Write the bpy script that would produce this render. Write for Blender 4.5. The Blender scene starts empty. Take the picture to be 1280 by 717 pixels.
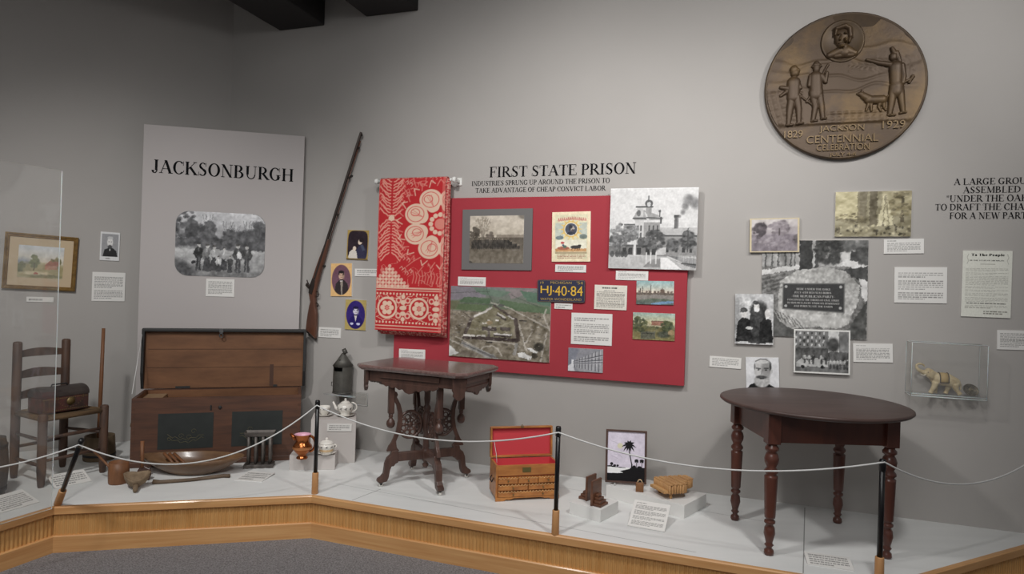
import bpy, math, random
import numpy as np
from mathutils import Vector, Matrix

# ------------------------------------------------------------------ camera, world, lamps, exposure
SC = bpy.context.scene
COL = SC.collection
FPX, CAMH, TROLL = 800.0, 1.33, 0.031
_c = 1 / math.sqrt(1 + TROLL * TROLL); _s = TROLL * _c
RIGHT = Vector((_c, 0, _s)); UP = Vector((-_s, 0, _c)); FWD = Vector((0, 1, 0)); EYE = Vector((0, 0, CAMH))
cam_d = bpy.data.cameras.new('camera'); cam = bpy.data.objects.new('camera', cam_d); COL.objects.link(cam)
cam_d.sensor_width = 36; cam_d.sensor_fit = 'HORIZONTAL'; cam_d.lens = FPX * 36 / 1280
cam.matrix_world = Matrix(((RIGHT.x, UP.x, 0, 0), (0, 0, -1, 0), (RIGHT.z, UP.z, 0, CAMH), (0, 0, 0, 1)))
cam_d.clip_start = 0.05
SC.camera = cam
SC.view_settings.view_transform = 'Standard'; SC.view_settings.look = 'None'
SC.view_settings.gamma = 1; SC.view_settings.use_curve_mapping = False
SC.view_settings.exposure = 0.0
wd = bpy.data.worlds.new('world'); SC.world = wd; wd.use_nodes = True
wd.node_tree.nodes['Background'].inputs[0].default_value = (1.0, 1.0, 1.0, 1)
wd.node_tree.nodes['Background'].inputs[1].default_value = 0.225

def spot(name, loc, aim, watts, deg, blend=1.0, col=(1, 0.95, 0.88), rad=0.12):
    d = bpy.data.lights.new(name, 'SPOT'); d.energy = watts; d.spot_size = math.radians(deg); d.spot_blend = blend
    d.color = col; d.shadow_soft_size = rad
    o = bpy.data.objects.new(name, d); COL.objects.link(o); o.location = loc
    o.rotation_euler = (Vector(aim) - Vector(loc)).to_track_quat('-Z', 'Y').to_euler()
    return o
def area(name, loc, aim, watts, size, col=(1, 0.97, 0.94)):
    d = bpy.data.lights.new(name, 'AREA'); d.energy = watts; d.size = size; d.color = col
    o = bpy.data.objects.new(name, d); COL.objects.link(o); o.location = loc
    o.rotation_euler = (Vector(aim) - Vector(loc)).to_track_quat('-Z', 'Y').to_euler()
    return o
#LIGHTS
NEU = (1, 0.985, 0.968)
spot('track_spot', (-0.9, 2.2, 3.3), (0.3, 4.5, 1.3), 180, 98, col=NEU)
spot('track_spot', (1.3, 1.8, 3.3), (0.7, 4.2, 0.9), 155, 95, col=NEU)
spot('track_spot', (-2.3, 1.9, 3.2), (-2.7, 4.6, 0.6), 220, 82, col=NEU)
spot('track_spot', (2.5, 1.9, 3.3), (2.2, 3.8, 2.6), 95, 90, col=NEU)
spot('track_spot', (0.2, 1.6, 3.4), (1.1, 4.2, 3.0), 60, 60, col=NEU)
area('added_fill_light', (-0.8, -0.3, 3.7), (-0.8, 1.8, 0), 110, 2.4, col=(1, 1, 1))  # soft fill light added above and behind the camera, not a fixture

# ------------------------------------------------------------------ pixel -> place helpers
def ray(px, py):
    return RIGHT * ((px - 640) / FPX) + UP * ((358.5 - py) / FPX) + FWD
def F(px, py, z=0.0):
    d = ray(px, py); return EYE + d * ((z - CAMH) / d.z)
def AT(px, py, D):
    return EYE + ray(px, py) * D
class Plane:
    def __init__(s, o, u):
        s.o = Vector((o[0], o[1], 0)); s.u = Vector((u[0], u[1], 0)).normalized(); s.n = Vector((s.u.y, -s.u.x, 0))
    def hit(s, px, py, off=0.0):
        d = ray(px, py); p0 = s.o + s.n * off
        p = EYE + d * ((p0 - EYE).dot(s.n) / d.dot(s.n))
        return ((p - s.o).dot(s.u), p.z)
    def P(s, a, z, off=0.0):
        p = s.o + s.u * a + s.n * off; return Vector((p.x, p.y, z))
    def M(s, a, z, off=0.0, ang=0.0):
        p = s.P(a, z, off)
        m = Matrix(((s.u.x, 0, s.n.x, p.x), (s.u.y, 0, s.n.y, p.y), (0, 1, 0, p.z), (0, 0, 0, 1)))
        return m @ Matrix.Rotation(ang, 4, 'Z')
_a, _b = F(448, 561), F(1280, 666)
WM = Plane(_a, _b - _a)
_k = WM.hit(288, 155)[0]
CORNER = WM.P(_k, 0)
WM = Plane(CORNER, _b - _a)                       # main wall, s measured from the corner
TH = math.radians(36)
WL = Plane(CORNER, (math.cos(TH), math.sin(TH)))  # left wall, s negative towards the left

# ------------------------------------------------------------------ mesh builder
class MB:
    def __init__(s): s.v = []; s.f = []; s.m = []; s.sm = []
    def add(s, vs, fs, mi=0, sm=False):
        b = len(s.v); s.v += [tuple(v) for v in vs]
        for f in fs: s.f.append(tuple(b + i for i in f)); s.m.append(mi); s.sm.append(sm)
        return s
    def box(s, c, d, M=None, mi=0):
        x, y, z = d[0] / 2, d[1] / 2, d[2] / 2
        vs = [Vector((c[0] + i * x, c[1] + j * y, c[2] + k * z)) for i in (-1, 1) for j in (-1, 1) for k in (-1, 1)]
        if M is not None: vs = [M @ v for v in vs]
        return s.add(vs, [(0, 1, 3, 2), (4, 6, 7, 5), (0, 4, 5, 1), (2, 3, 7, 6), (0, 2, 6, 4), (1, 5, 7, 3)], mi)
    def prism(s, poly, h, M=None, mi=0, z0=0.0):
        a = sum(poly[i][0] * poly[(i + 1) % len(poly)][1] - poly[(i + 1) % len(poly)][0] * poly[i][1] for i in range(len(poly)))
        if a < 0: poly = poly[::-1]
        n = len(poly)
        vs = [Vector((p[0], p[1], z0)) for p in poly] + [Vector((p[0], p[1], z0 + h)) for p in poly]
        if M is not None: vs = [M @ v for v in vs]
        fs = [tuple(range(n - 1, -1, -1)), tuple(range(n, 2 * n))] + [(i, (i + 1) % n, n + (i + 1) % n, n + i) for i in range(n)]
        return s.add(vs, fs, mi)
    def lathe(s, prof, M=None, n=24, mi=0, sx=1, sy=1, sm=True, caps=True):
        vs = []
        for r, z in prof:
            for i in range(n):
                t = 2 * math.pi * i / n; vs.append(Vector((r * math.cos(t) * sx, r * math.sin(t) * sy, z)))
        if M is not None: vs = [M @ v for v in vs]
        fs = []
        for k in range(len(prof) - 1):
            for i in range(n):
                j = (i + 1) % n; fs.append((k * n + i, k * n + j, (k + 1) * n + j, (k + 1) * n + i))
        s.add(vs, fs, mi, sm)
        if caps:
            b = len(s.v) - len(vs)
            for k, rev in ((0, True), (len(prof) - 1, False)):
                if prof[k][0] > 1e-6:
                    f = [b + k * n + i for i in range(n)]
                    s.f.append(tuple(f[::-1] if rev else f)); s.m.append(mi); s.sm.append(False)
        return s
    def tube(s, pts, r, n=8, mi=0, closed=False, sm=True, flat=1.0):
        pts = [Vector(p) for p in pts]; N = len(pts)
        rs = r if isinstance(r, (list, tuple)) else [r] * N
        vs = []; ref = None
        for i, p in enumerate(pts):
            if closed: t = pts[(i + 1) % N] - pts[i - 1]
            else: t = pts[min(i + 1, N - 1)] - pts[max(i - 1, 0)]
            t.normalize()
            if ref is None: ref = t.orthogonal().normalized() if abs(t.z) > 0.9 else Vector((0, 0, 1))
            a = t.cross(ref)
            if a.length < 1e-6: a = t.orthogonal()
            a.normalize(); b = a.cross(t).normalized(); ref = b
            for k in range(n):
                q = 2 * math.pi * k / n; vs.append(p + a * (math.cos(q) * rs[i]) + b * (math.sin(q) * rs[i] * flat))
        fs = []
        for i in range(N if closed else N - 1):
            for k in range(n):
                l = (k + 1) % n; j = (i + 1) % N
                fs.append((i * n + k, i * n + l, j * n + l, j * n + k))
        if not closed: fs += [tuple(range(n - 1, -1, -1)), tuple((N - 1) * n + k for k in range(n))]
        return s.add(vs, fs, mi, sm)
    def ball(s, c, r, n=14, mi=0, M=None):
        rr = r if isinstance(r, (tuple, list)) else (r, r, r)
        k = n // 2
        prof = [(math.sin(math.pi * i / k), -math.cos(math.pi * i / k)) for i in range(k + 1)]
        prof[0] = (1e-4, -1); prof[-1] = (1e-4, 1)
        T = Matrix.Translation(c) @ Matrix.Diagonal((rr[0], rr[1], rr[2], 1))
        if M is not None: T = M @ T
        return s.lathe(prof, T, n, mi, caps=False)

def make(name, mb, mats, parent=None, bevel=0.0, sub=0, M=None, seg=2):
    me = bpy.data.meshes.new(name); me.from_pydata(mb.v, [], mb.f)
    for m in (mats if isinstance(mats, (list, tuple)) else [mats]): me.materials.append(m)
    me.polygons.foreach_set('material_index', mb.m); me.polygons.foreach_set('use_smooth', mb.sm); me.update()
    o = bpy.data.objects.new(name, me); COL.objects.link(o)
    if parent is not None: o.parent = parent
    if M is not None:
        if parent is None: o.matrix_world = M
        else: o.matrix_local = M
    if bevel:
        b = o.modifiers.new('bevel', 'BEVEL'); b.width = bevel; b.segments = seg; b.limit_method = 'ANGLE'; b.angle_limit = math.radians(40)
    if sub:
        b = o.modifiers.new('sub', 'SUBSURF'); b.levels = sub; b.render_levels = sub
    return o
def tag(o, label, cat, group=None):
    o['label'] = label; o['category'] = cat; o['kind'] = 'thing'
    if group: o['group'] = group
    return o
def thing(name, label, cat, loc=(0, 0, 0), rz=0.0, group=None, M=None):
    o = bpy.data.objects.new(name, None); COL.objects.link(o); o.empty_display_size = 0.1
    if M is not None: o.matrix_world = M
    else: o.location = loc; o.rotation_euler = (0, 0, rz)
    return tag(o, label, cat, group)
def struct(o): o['kind'] = 'structure'; return o
def rz4(a): return Matrix.Rotation(a, 4, 'Z')
def T4(x, y, z): return Matrix.Translation((x, y, z))
def frame_M(o, x, y, z):
    x, y, z = Vector(x), Vector(y), Vector(z)
    return Matrix(((x.x, y.x, z.x, o[0]), (x.y, y.y, z.y, o[1]), (x.z, y.z, z.z, o[2]), (0, 0, 0, 1)))

# ------------------------------------------------------------------ materials
def lin(c): return tuple(((v / 255) / 12.92 if v / 255 <= 0.04045 else (((v / 255) + 0.055) / 1.055) ** 2.4) for v in c)
def mat(name, rgb, rough=0.6, metal=0.0, spec=0.5, noise=None, bump=None, coat=0.0):
    """noise=(rgb2, scale xyz, contrast lo, hi)   bump=(scale, strength)"""
    m = bpy.data.materials.new(name); m.use_nodes = True; nt = m.node_tree; b = nt.nodes['Principled BSDF']
    b.inputs['Base Color'].default_value = (*lin(rgb), 1); b.inputs['Roughness'].default_value = rough
    b.inputs['Metallic'].default_value = metal; b.inputs['Specular IOR Level'].default_value = spec
    if coat: b.inputs['Coat Weight'].default_value = coat; b.inputs['Coat Roughness'].default_value = 0.15
    tc = nt.nodes.new('ShaderNodeTexCoord')
    if noise:
        rgb2, sc, lo, hi = noise
        mp = nt.nodes.new('ShaderNodeMapping'); mp.inputs['Scale'].default_value = sc if hasattr(sc, '__len__') else (sc, sc, sc)
        nz = nt.nodes.new('ShaderNodeTexNoise'); nz.inputs['Scale'].default_value = 1; nz.inputs['Detail'].default_value = 5; nz.inputs['Roughness'].default_value = 0.6
        rp = nt.nodes.new('ShaderNodeValToRGB'); rp.color_ramp.elements[0].position = lo; rp.color_ramp.elements[1].position = hi
        rp.color_ramp.elements[0].color = (*lin(rgb), 1); rp.color_ramp.elements[1].color = (*lin(rgb2), 1)
        nt.links.new(tc.outputs['Object'], mp.inputs['Vector']); nt.links.new(mp.outputs[0], nz.inputs['Vector'])
        nt.links.new(nz.outputs[0], rp.inputs[0]); nt.links.new(rp.outputs[0], b.inputs['Base Color'])
    if bump:
        nz = nt.nodes.new('ShaderNodeTexNoise'); nz.inputs['Scale'].default_value = bump[0]; nz.inputs['Detail'].default_value = 4
        bp = nt.nodes.new('ShaderNodeBump'); bp.inputs['Strength'].default_value = bump[1]; bp.inputs['Distance'].default_value = 0.01
        nt.links.new(tc.outputs['Object'], nz.inputs['Vector']); nt.links.new(nz.outputs[0], bp.inputs['Height']); nt.links.new(bp.outputs[0], b.inputs['Normal'])
    return m
def wood(name, a, b, grain=(3, 3, 60), rough=0.45, lo=0.35, hi=0.68, coat=0.0, spec=0.4):
    return mat(name, a, rough, 0, spec, noise=(b, grain, lo, hi), coat=coat)
def clear(name, tint=0.95, ior=0.05, veil=0.0):
    m = bpy.data.materials.new(name); m.use_nodes = True; nt = m.node_tree; nt.nodes.clear()
    out = nt.nodes.new('ShaderNodeOutputMaterial'); tr = nt.nodes.new('ShaderNodeBsdfTransparent'); tr.inputs[0].default_value = (tint, tint, tint * 0.995, 1)
    gl = nt.nodes.new('ShaderNodeBsdfGlossy'); gl.inputs['Roughness'].default_value = 0.02
    mx = nt.nodes.new('ShaderNodeMixShader'); mx.inputs[0].default_value = ior; nt.links.new(tr.outputs[0], mx.inputs[1]); nt.links.new(gl.outputs[0], mx.inputs[2])
    last = mx
    if veil:
        df = nt.nodes.new('ShaderNodeBsdfDiffuse'); df.inputs[0].default_value = (0.8, 0.8, 0.8, 1)
        m2 = nt.nodes.new('ShaderNodeMixShader'); m2.inputs[0].default_value = veil
        nt.links.new(mx.outputs[0], m2.inputs[1]); nt.links.new(df.outputs[0], m2.inputs[2]); last = m2
    nt.links.new(last.outputs[0], out.inputs[0])
    return m
def vcol(name, rough=0.45, spec=0.35, bump=None):
    m = bpy.data.materials.new(name); m.use_nodes = True; nt = m.node_tree; b = nt.nodes['Principled BSDF']
    b.inputs['Roughness'].default_value = rough; b.inputs['Specular IOR Level'].default_value = spec
    a = nt.nodes.new('ShaderNodeVertexColor'); a.layer_name = 'ink'; nt.links.new(a.outputs[0], b.inputs['Base Color'])
    if bump:
        tc = nt.nodes.new('ShaderNodeTexCoord'); nz = nt.nodes.new('ShaderNodeTexNoise'); nz.inputs['Scale'].default_value = bump[0]
        bp = nt.nodes.new('ShaderNodeBump'); bp.inputs['Strength'].default_value = bump[1]; bp.inputs['Distance'].default_value = 0.005
        nt.links.new(tc.outputs['Object'], nz.inputs['Vector']); nt.links.new(nz.outputs[0], bp.inputs['Height']); nt.links.new(bp.outputs[0], b.inputs['Normal'])
    return m
M_WALL = mat('wall_paint', (172, 168, 164), 0.75, spec=0.2, noise=((169, 165, 161), 2.0, 0.3, 0.7), bump=(220, 0.06))
M_PANEL = mat('panel_paint', (182, 176, 174), 0.7, spec=0.2, bump=(300, 0.03))
M_CEIL = mat('ceiling_paint', (70, 66, 62), 0.9)
M_BEAM = mat('beam_black', (36, 33, 33), 0.7)
M_DECK = mat('deck_white', (230, 231, 229), 0.42, spec=0.4, noise=((223, 224, 222), (1.2, 9, 1), 0.35, 0.7))
M_SEAM = mat('seam_gray', (150, 150, 148), 0.7)
M_OAK = wood('oak_trim', (198, 145, 92), (214, 166, 112), (2.2, 2.2, 55), 0.4, coat=0.15)
M_OAKR = wood('oak_reeded', (196, 144, 84), (210, 162, 102), (30, 30, 2.0), 0.45)
M_CARPET = mat('carpet_gray', (112, 109, 110), 0.95, spec=0.1, noise=((164, 161, 162), 120, 0.35, 0.65), bump=(260, 0.8))
M_WHITE = mat('white_board', (226, 225, 222), 0.6, spec=0.3)
M_GREYB = mat('plinth_grey', (196, 190, 186), 0.65, spec=0.2)
M_PLINTH = mat('plinth_white', (226, 225, 222), 0.6, spec=0.25)
M_RED = mat('red_panel', (164, 58, 67), 0.7, spec=0.2, noise=((159, 55, 64), 3, 0.3, 0.7), bump=(500, 0.05))
M_INK = mat('black_vinyl', (14, 14, 16), 0.8, spec=0.15)
M_PRINT = vcol('print_ink'); M_CLOTH = vcol('coverlet_weave', 0.9, 0.1, bump=(350, 0.25))
M_ACR = clear('acrylic', 0.98, 0.035, veil=0.03); M_GLASS = clear('acrylic_sheet', 0.97, 0.035, veil=0.035)
M_EDGE = mat('acrylic_edge', (232, 234, 232), 0.35)
_b = M_EDGE.node_tree.nodes['Principled BSDF']; _b.inputs['Transmission Weight'].default_value = 0.35; _b.inputs['Subsurface Weight'].default_value = 0.3
M_BLACK = mat('black_metal', (16, 16, 18), 0.35)
M_STEEL = mat('steel', (150, 150, 150), 0.3, 1.0)
M_BRASS = mat('brass', (130, 105, 55), 0.4, 0.9)
M_WHITEP = mat('white_plastic', (222, 222, 218), 0.4)
M_CORD = mat('white_cord', (205, 205, 203), 0.7)

# ------------------------------------------------------------------ painted prints
def vnoise(w, h, sx, sy, seed, octv=3):
    r = np.random.RandomState(seed); out = np.zeros((h, w)); amp = 1; tot = 0
    for o in range(octv):
        nx, ny = max(2, int(sx * 2 ** o)), max(2, int(sy * 2 ** o))
        g = r.rand(ny + 2, nx + 2); xs = np.linspace(0, nx - 1e-3, w); ys = np.linspace(0, ny - 1e-3, h)
        xi = xs.astype(int); yi = ys.astype(int); fx = xs - xi; fy = (ys - yi)[:, None]
        a = g[yi][:, xi] * (1 - fx) + g[yi][:, xi + 1] * fx; b = g[yi + 1][:, xi] * (1 - fx) + g[yi + 1][:, xi + 1] * fx
        out += amp * (a * (1 - fy) + b * fy); tot += amp; amp *= 0.6
    return out / tot
class Cv:
    """a small painting: x right 0..1, y down 0..1"""
    def __init__(s, w, h, bg=(255, 255, 255)):
        s.w, s.h = w, h; s.a = np.ones((h, w, 3)) * np.array(bg, float)
        s.X, s.Y = np.meshgrid(np.linspace(0, 1, w), np.linspace(0, 1, h)); s.asp = h / w; s.rng = np.random.RandomState(w * 7 + h)
    def mix(s, m, col):
        m = np.clip(m, 0, 1)[..., None]; s.a = s.a * (1 - m) + np.array(col, float) * m; return s
    def ell(s, cx, cy, rx, ry, col, al=1.0, soft=0.15, rot=0.0):
        dx = s.X - cx; dy = s.Y - cy
        if rot:
            c, n = math.cos(rot), math.sin(rot); ax = dx; ay = dy * s.asp; dx = ax * c + ay * n; dy = (-ax * n + ay * c) / s.asp
        r = np.sqrt((dx / rx) ** 2 + (dy / ry) ** 2)
        return s.mix(np.clip((1 + soft / 2 - r) / max(soft, 1e-3), 0, 1) * al, col)
    def inside(s, pts):
        m = np.zeros(s.X.shape, bool); n = len(pts)
        for i in range(n):
            x0, y0 = pts[i]; x1, y1 = pts[(i + 1) % n]
            if y0 == y1: continue
            c = ((s.Y < y0) != (s.Y < y1)); m ^= c & (s.X < (x1 - x0) * (s.Y - y0) / (y1 - y0) + x0)
        return m
    def poly(s, pts, col, al=1.0): return s.mix(s.inside(pts) * al, col)
    def rect(s, x0, y0, x1, y1, col, al=1.0): return s.mix(((s.X >= x0) & (s.X <= x1) & (s.Y >= y0) & (s.Y <= y1)) * al, col)
    def line(s, pts, wd, col, al=1.0):
        best = np.full(s.X.shape, 9.0)
        for (x0, y0), (x1, y1) in zip(pts[:-1], pts[1:]):
            ax, ay = x1 - x0, (y1 - y0) * s.asp; L = ax * ax + ay * ay + 1e-9
            t = np.clip(((s.X - x0) * ax + (s.Y - y0) * s.asp * ay) / L, 0, 1)
            best = np.minimum(best, np.hypot(s.X - x0 - t * ax, (s.Y - y0) * s.asp - t * ay))
        e = 0.6 / s.w
        return s.mix(np.clip((wd / 2 + e - best) / (2 * e), 0, 1) * al, col)
    def grad(s, y0, y1, c0, c1):
        t = np.clip((s.Y - y0) / (y1 - y0), 0, 1)[..., None]; m = ((s.Y >= y0) & (s.Y <= y1))[..., None]
        s.a = np.where(m, np.array(c0, float) * (1 - t) + np.array(c1, float) * t, s.a); return s
    def tex(s, amp, sx, sy, seed=1, mask=None, octv=3):
        n = (vnoise(s.w, s.h, sx, sy, seed, octv) - 0.5) * 2 * amp
        if mask is not None: n = n * mask
        s.a = s.a + n[..., None]; return s
    def band(s, x0, y0, x1, y1): return ((s.X >= x0) & (s.X <= x1) & (s.Y >= y0) & (s.Y <= y1)).astype(float)
    def foliage(s, cx, cy, rx, ry, c0, c1, n=60, size=0.04, al=0.8):
        for i in range(n):
            t = s.rng.rand() * 6.283; q = math.sqrt(s.rng.rand()); k = s.rng.rand()
            col = [c0[j] * (1 - k) + c1[j] * k for j in range(3)]; z = size * (0.5 + s.rng.rand())
            s.ell(cx + rx * q * math.cos(t), cy + ry * q * math.sin(t), z, z / s.asp * 0.8, col, al, 0.6)
        return s
    def person(s, x, yb, h, coat, face=(190, 180, 170), legs=None, skirt=False, hat=False):
        u = h * s.asp; legs = legs or coat; dk = [c * .6 for c in coat]
        if skirt: s.poly([(x - u * .07, yb - h * .58), (x + u * .07, yb - h * .58), (x + u * .13, yb - h * .25), (x + u * .17, yb), (x - u * .16, yb), (x - u * .12, yb - h * .25)], legs)
        else:
            s.line([(x - u * .045, yb - h * .5), (x - u * .06, yb)], u * .085, legs); s.line([(x + u * .045, yb - h * .5), (x + u * .055, yb)], u * .085, legs)
        s.ell(x, yb - h * .66, u * .125, h * .17, coat, 1, .25); s.ell(x, yb - h * .76, u * .135, h * .08, coat, 1, .25)
        s.line([(x - u * .12, yb - h * .76), (x - u * .155, yb - h * .6), (x - u * .10, yb - h * .46)], u * .07, coat); s.line([(x + u * .12, yb - h * .76), (x + u * .155, yb - h * .6), (x + u * .10, yb - h * .46)], u * .07, coat)
        s.line([(x - u * .10, yb - h * .72), (x - u * .10, yb - h * .5)], u * .02, dk, .5); s.line([(x, yb - h * .8), (x, yb - h * .7)], u * .05, [min(255, c + 90) for c in coat], .6)
        s.ell(x, yb - h * .905, u * .058, h * .068, face, 1, .3); s.ell(x, yb - h * .955, u * .065, h * .032, (56, 52, 50), .9, .5); s.ell(x, yb - h * .885, u * .04, h * .03, [c * .7 for c in face], .5, .8)
        if hat: s.rect(x - u * .1, yb - h * .97, x + u * .1, yb - h * .955, (40, 38, 38)); s.rect(x - u * .06, yb - h * 1.03, x + u * .06, yb - h * .96, (40, 38, 38))
        return s
    def text_rows(s, x0, y0, x1, y1, n, col=(120, 118, 116), al=0.75, short=0.6):
        p = (y1 - y0) / n
        for i in range(n):
            y = y0 + (i + 0.5) * p; x = x0; xe = x1 if i < n - 1 else x0 + (x1 - x0) * short
            while x < xe:
                l = (0.03 + 0.06 * s.rng.rand()); s.rect(x, y - p * 0.27, min(x + l, xe), y + p * 0.27, col, al * (0.75 + 0.25 * s.rng.rand())); x += l + 0.014
        return s
    def photo(s, warp=.010, amp=16, seed=3, m=None, cell=4.0):
        w, h = s.w, s.h; d = warp * 2 * w
        nx = (vnoise(w, h, w / cell, h / cell, seed, 2) - .5) * d; ny = (vnoise(w, h, w / cell, h / cell, seed + 1, 2) - .5) * d
        xi = np.clip((s.X * (w - 1) + nx).round().astype(int), 0, w - 1); yi = np.clip((s.Y * (h - 1) + ny).round().astype(int), 0, h - 1)
        b = s.a[yi, xi]; t = (vnoise(w, h, w / 7, h / 7, seed + 2, 2) - .5) * 2 * amp; b = b + t[..., None]
        if m is None: s.a = b
        else: s.a = s.a * (1 - m[..., None]) + b * m[..., None]
        return s
    def grey(s, tint=(1, 1, 1)):
        g = s.a.mean(axis=2, keepdims=True); s.a = g * np.array(tint); return s
    def oval_mat(s, cx, cy, rx, ry, col, p=2.0):
        r = (np.abs((s.X - cx) / rx) ** p + np.abs((s.Y - cy) / ry) ** p) ** (1 / p)
        return s.mix(np.clip((r - 1) * 25 + 0.5, 0, 1), col)
GAIN = 1.06
def lin_arr(a):
    v = np.clip(a, 0, 255) / 255; l = np.where(v <= 0.04045, v / 12.92, ((v + 0.055) / 1.055) ** 2.4)
    return np.clip(l * GAIN, 0, 0.9)
def print_mesh(name, cv, W, H, th, mats, keep=None, zf=None):
    """board W x H x th: painted front at z=th, plain sides and back (material 1); centre at origin"""
    w, h = cv.w, cv.h
    X = (cv.X - 0.5) * W; Y = (0.5 - cv.Y) * H; Z = np.full(X.shape, th) if zf is None else zf(cv.X, cv.Y)
    V = np.stack([X, Y, Z], -1).reshape(-1, 3)
    i = np.arange(w * h).reshape(h, w)
    Q = np.stack([i[1:, :-1], i[1:, 1:], i[:-1, 1:], i[:-1, :-1]], -1).reshape(-1, 4)
    if keep is not None:
        k = keep(cv.X, cv.Y); kk = (k[1:, :-1] & k[1:, 1:] & k[:-1, 1:] & k[:-1, :-1]).reshape(-1); Q = Q[kk]
    mb = MB(); mb.v = V.tolist(); mb.f = [tuple(q) for q in Q.tolist()]; mb.m = [0] * len(mb.f); mb.sm = [False] * len(mb.f)
    return mb
def finish_print(o, cv):
    me = o.data; at = me.color_attributes.new('ink', 'FLOAT_COLOR', 'POINT')
    n = len(me.vertices); c = np.ones((n, 4)); c[:cv.w * cv.h, :3] = lin_arr(cv.a).reshape(-1, 3)
    at.data.foreach_set('color', c.reshape(-1).astype(np.float32)); me.update()
    return o
def quad_on(plane, q, off):
    p = [plane.hit(x, y, off) for x, y in q]
    w = ((p[1][0] - p[0][0]) + (p[2][0] - p[3][0])) / 2; h = ((p[0][1] - p[3][1]) + (p[1][1] - p[2][1])) / 2
    a = sum(v[0] for v in p) / 4; z = sum(v[1] for v in p) / 4
    ang = (math.atan2(p[1][1] - p[0][1], p[1][0] - p[0][0]) + math.atan2(p[2][1] - p[3][1], p[2][0] - p[3][0])) / 2
    return a, z, w, h, ang
def pin_print(name, label, cat, plane, q, off, th, cv, group=None, edge=None, mats=None, tilt=1.0, grain=6):
    if grain: cv.tex(grain, cv.w / 2.2, cv.h / 2.2, 77, octv=1)
    a, z, w, h, ang = quad_on(plane, q, off + th)
    mb = print_mesh(name, cv, w, h, th, None); mb.box((0, 0, th / 2 - 0.0004), (w, h, th - 0.0008), mi=1)
    o = make(name, mb, [mats or M_PRINT, edge or M_WHITE], M=plane.M(a, z, off, ang * tilt)); finish_print(o, cv)
    return tag(o, label, cat, group)
def caption(label, plane, q, off, rows, head=False, group='white caption labels of the exhibit', dens=2.0, name='caption_label', th=0.006, blocks=None):
    w = max(q[1][0] - q[0][0], 10); h = max(q[3][1] - q[0][1], 5)
    cv = Cv(int(w * dens) + 1, int(h * dens) + 1, (219, 217, 213))
    y0 = 0.14
    if head: cv.text_rows(0.08, 0.08, 0.5, 0.08 + 0.8 / (rows + 2), 1, (95, 93, 92)); y0 = 0.12 + 1.0 / (rows + 2)
    if blocks:
        tot = sum(blocks) + len(blocks) - 1; p = (0.92 - y0) / tot
        for b in blocks: cv.text_rows(0.07, y0, 0.93, y0 + b * p, b); y0 += (b + 1) * p
    else: cv.text_rows(0.08, y0, 0.92, 0.88, rows)
    return pin_print(name, label, 'label', plane, q, off, th, cv, group, grain=0)

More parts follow.
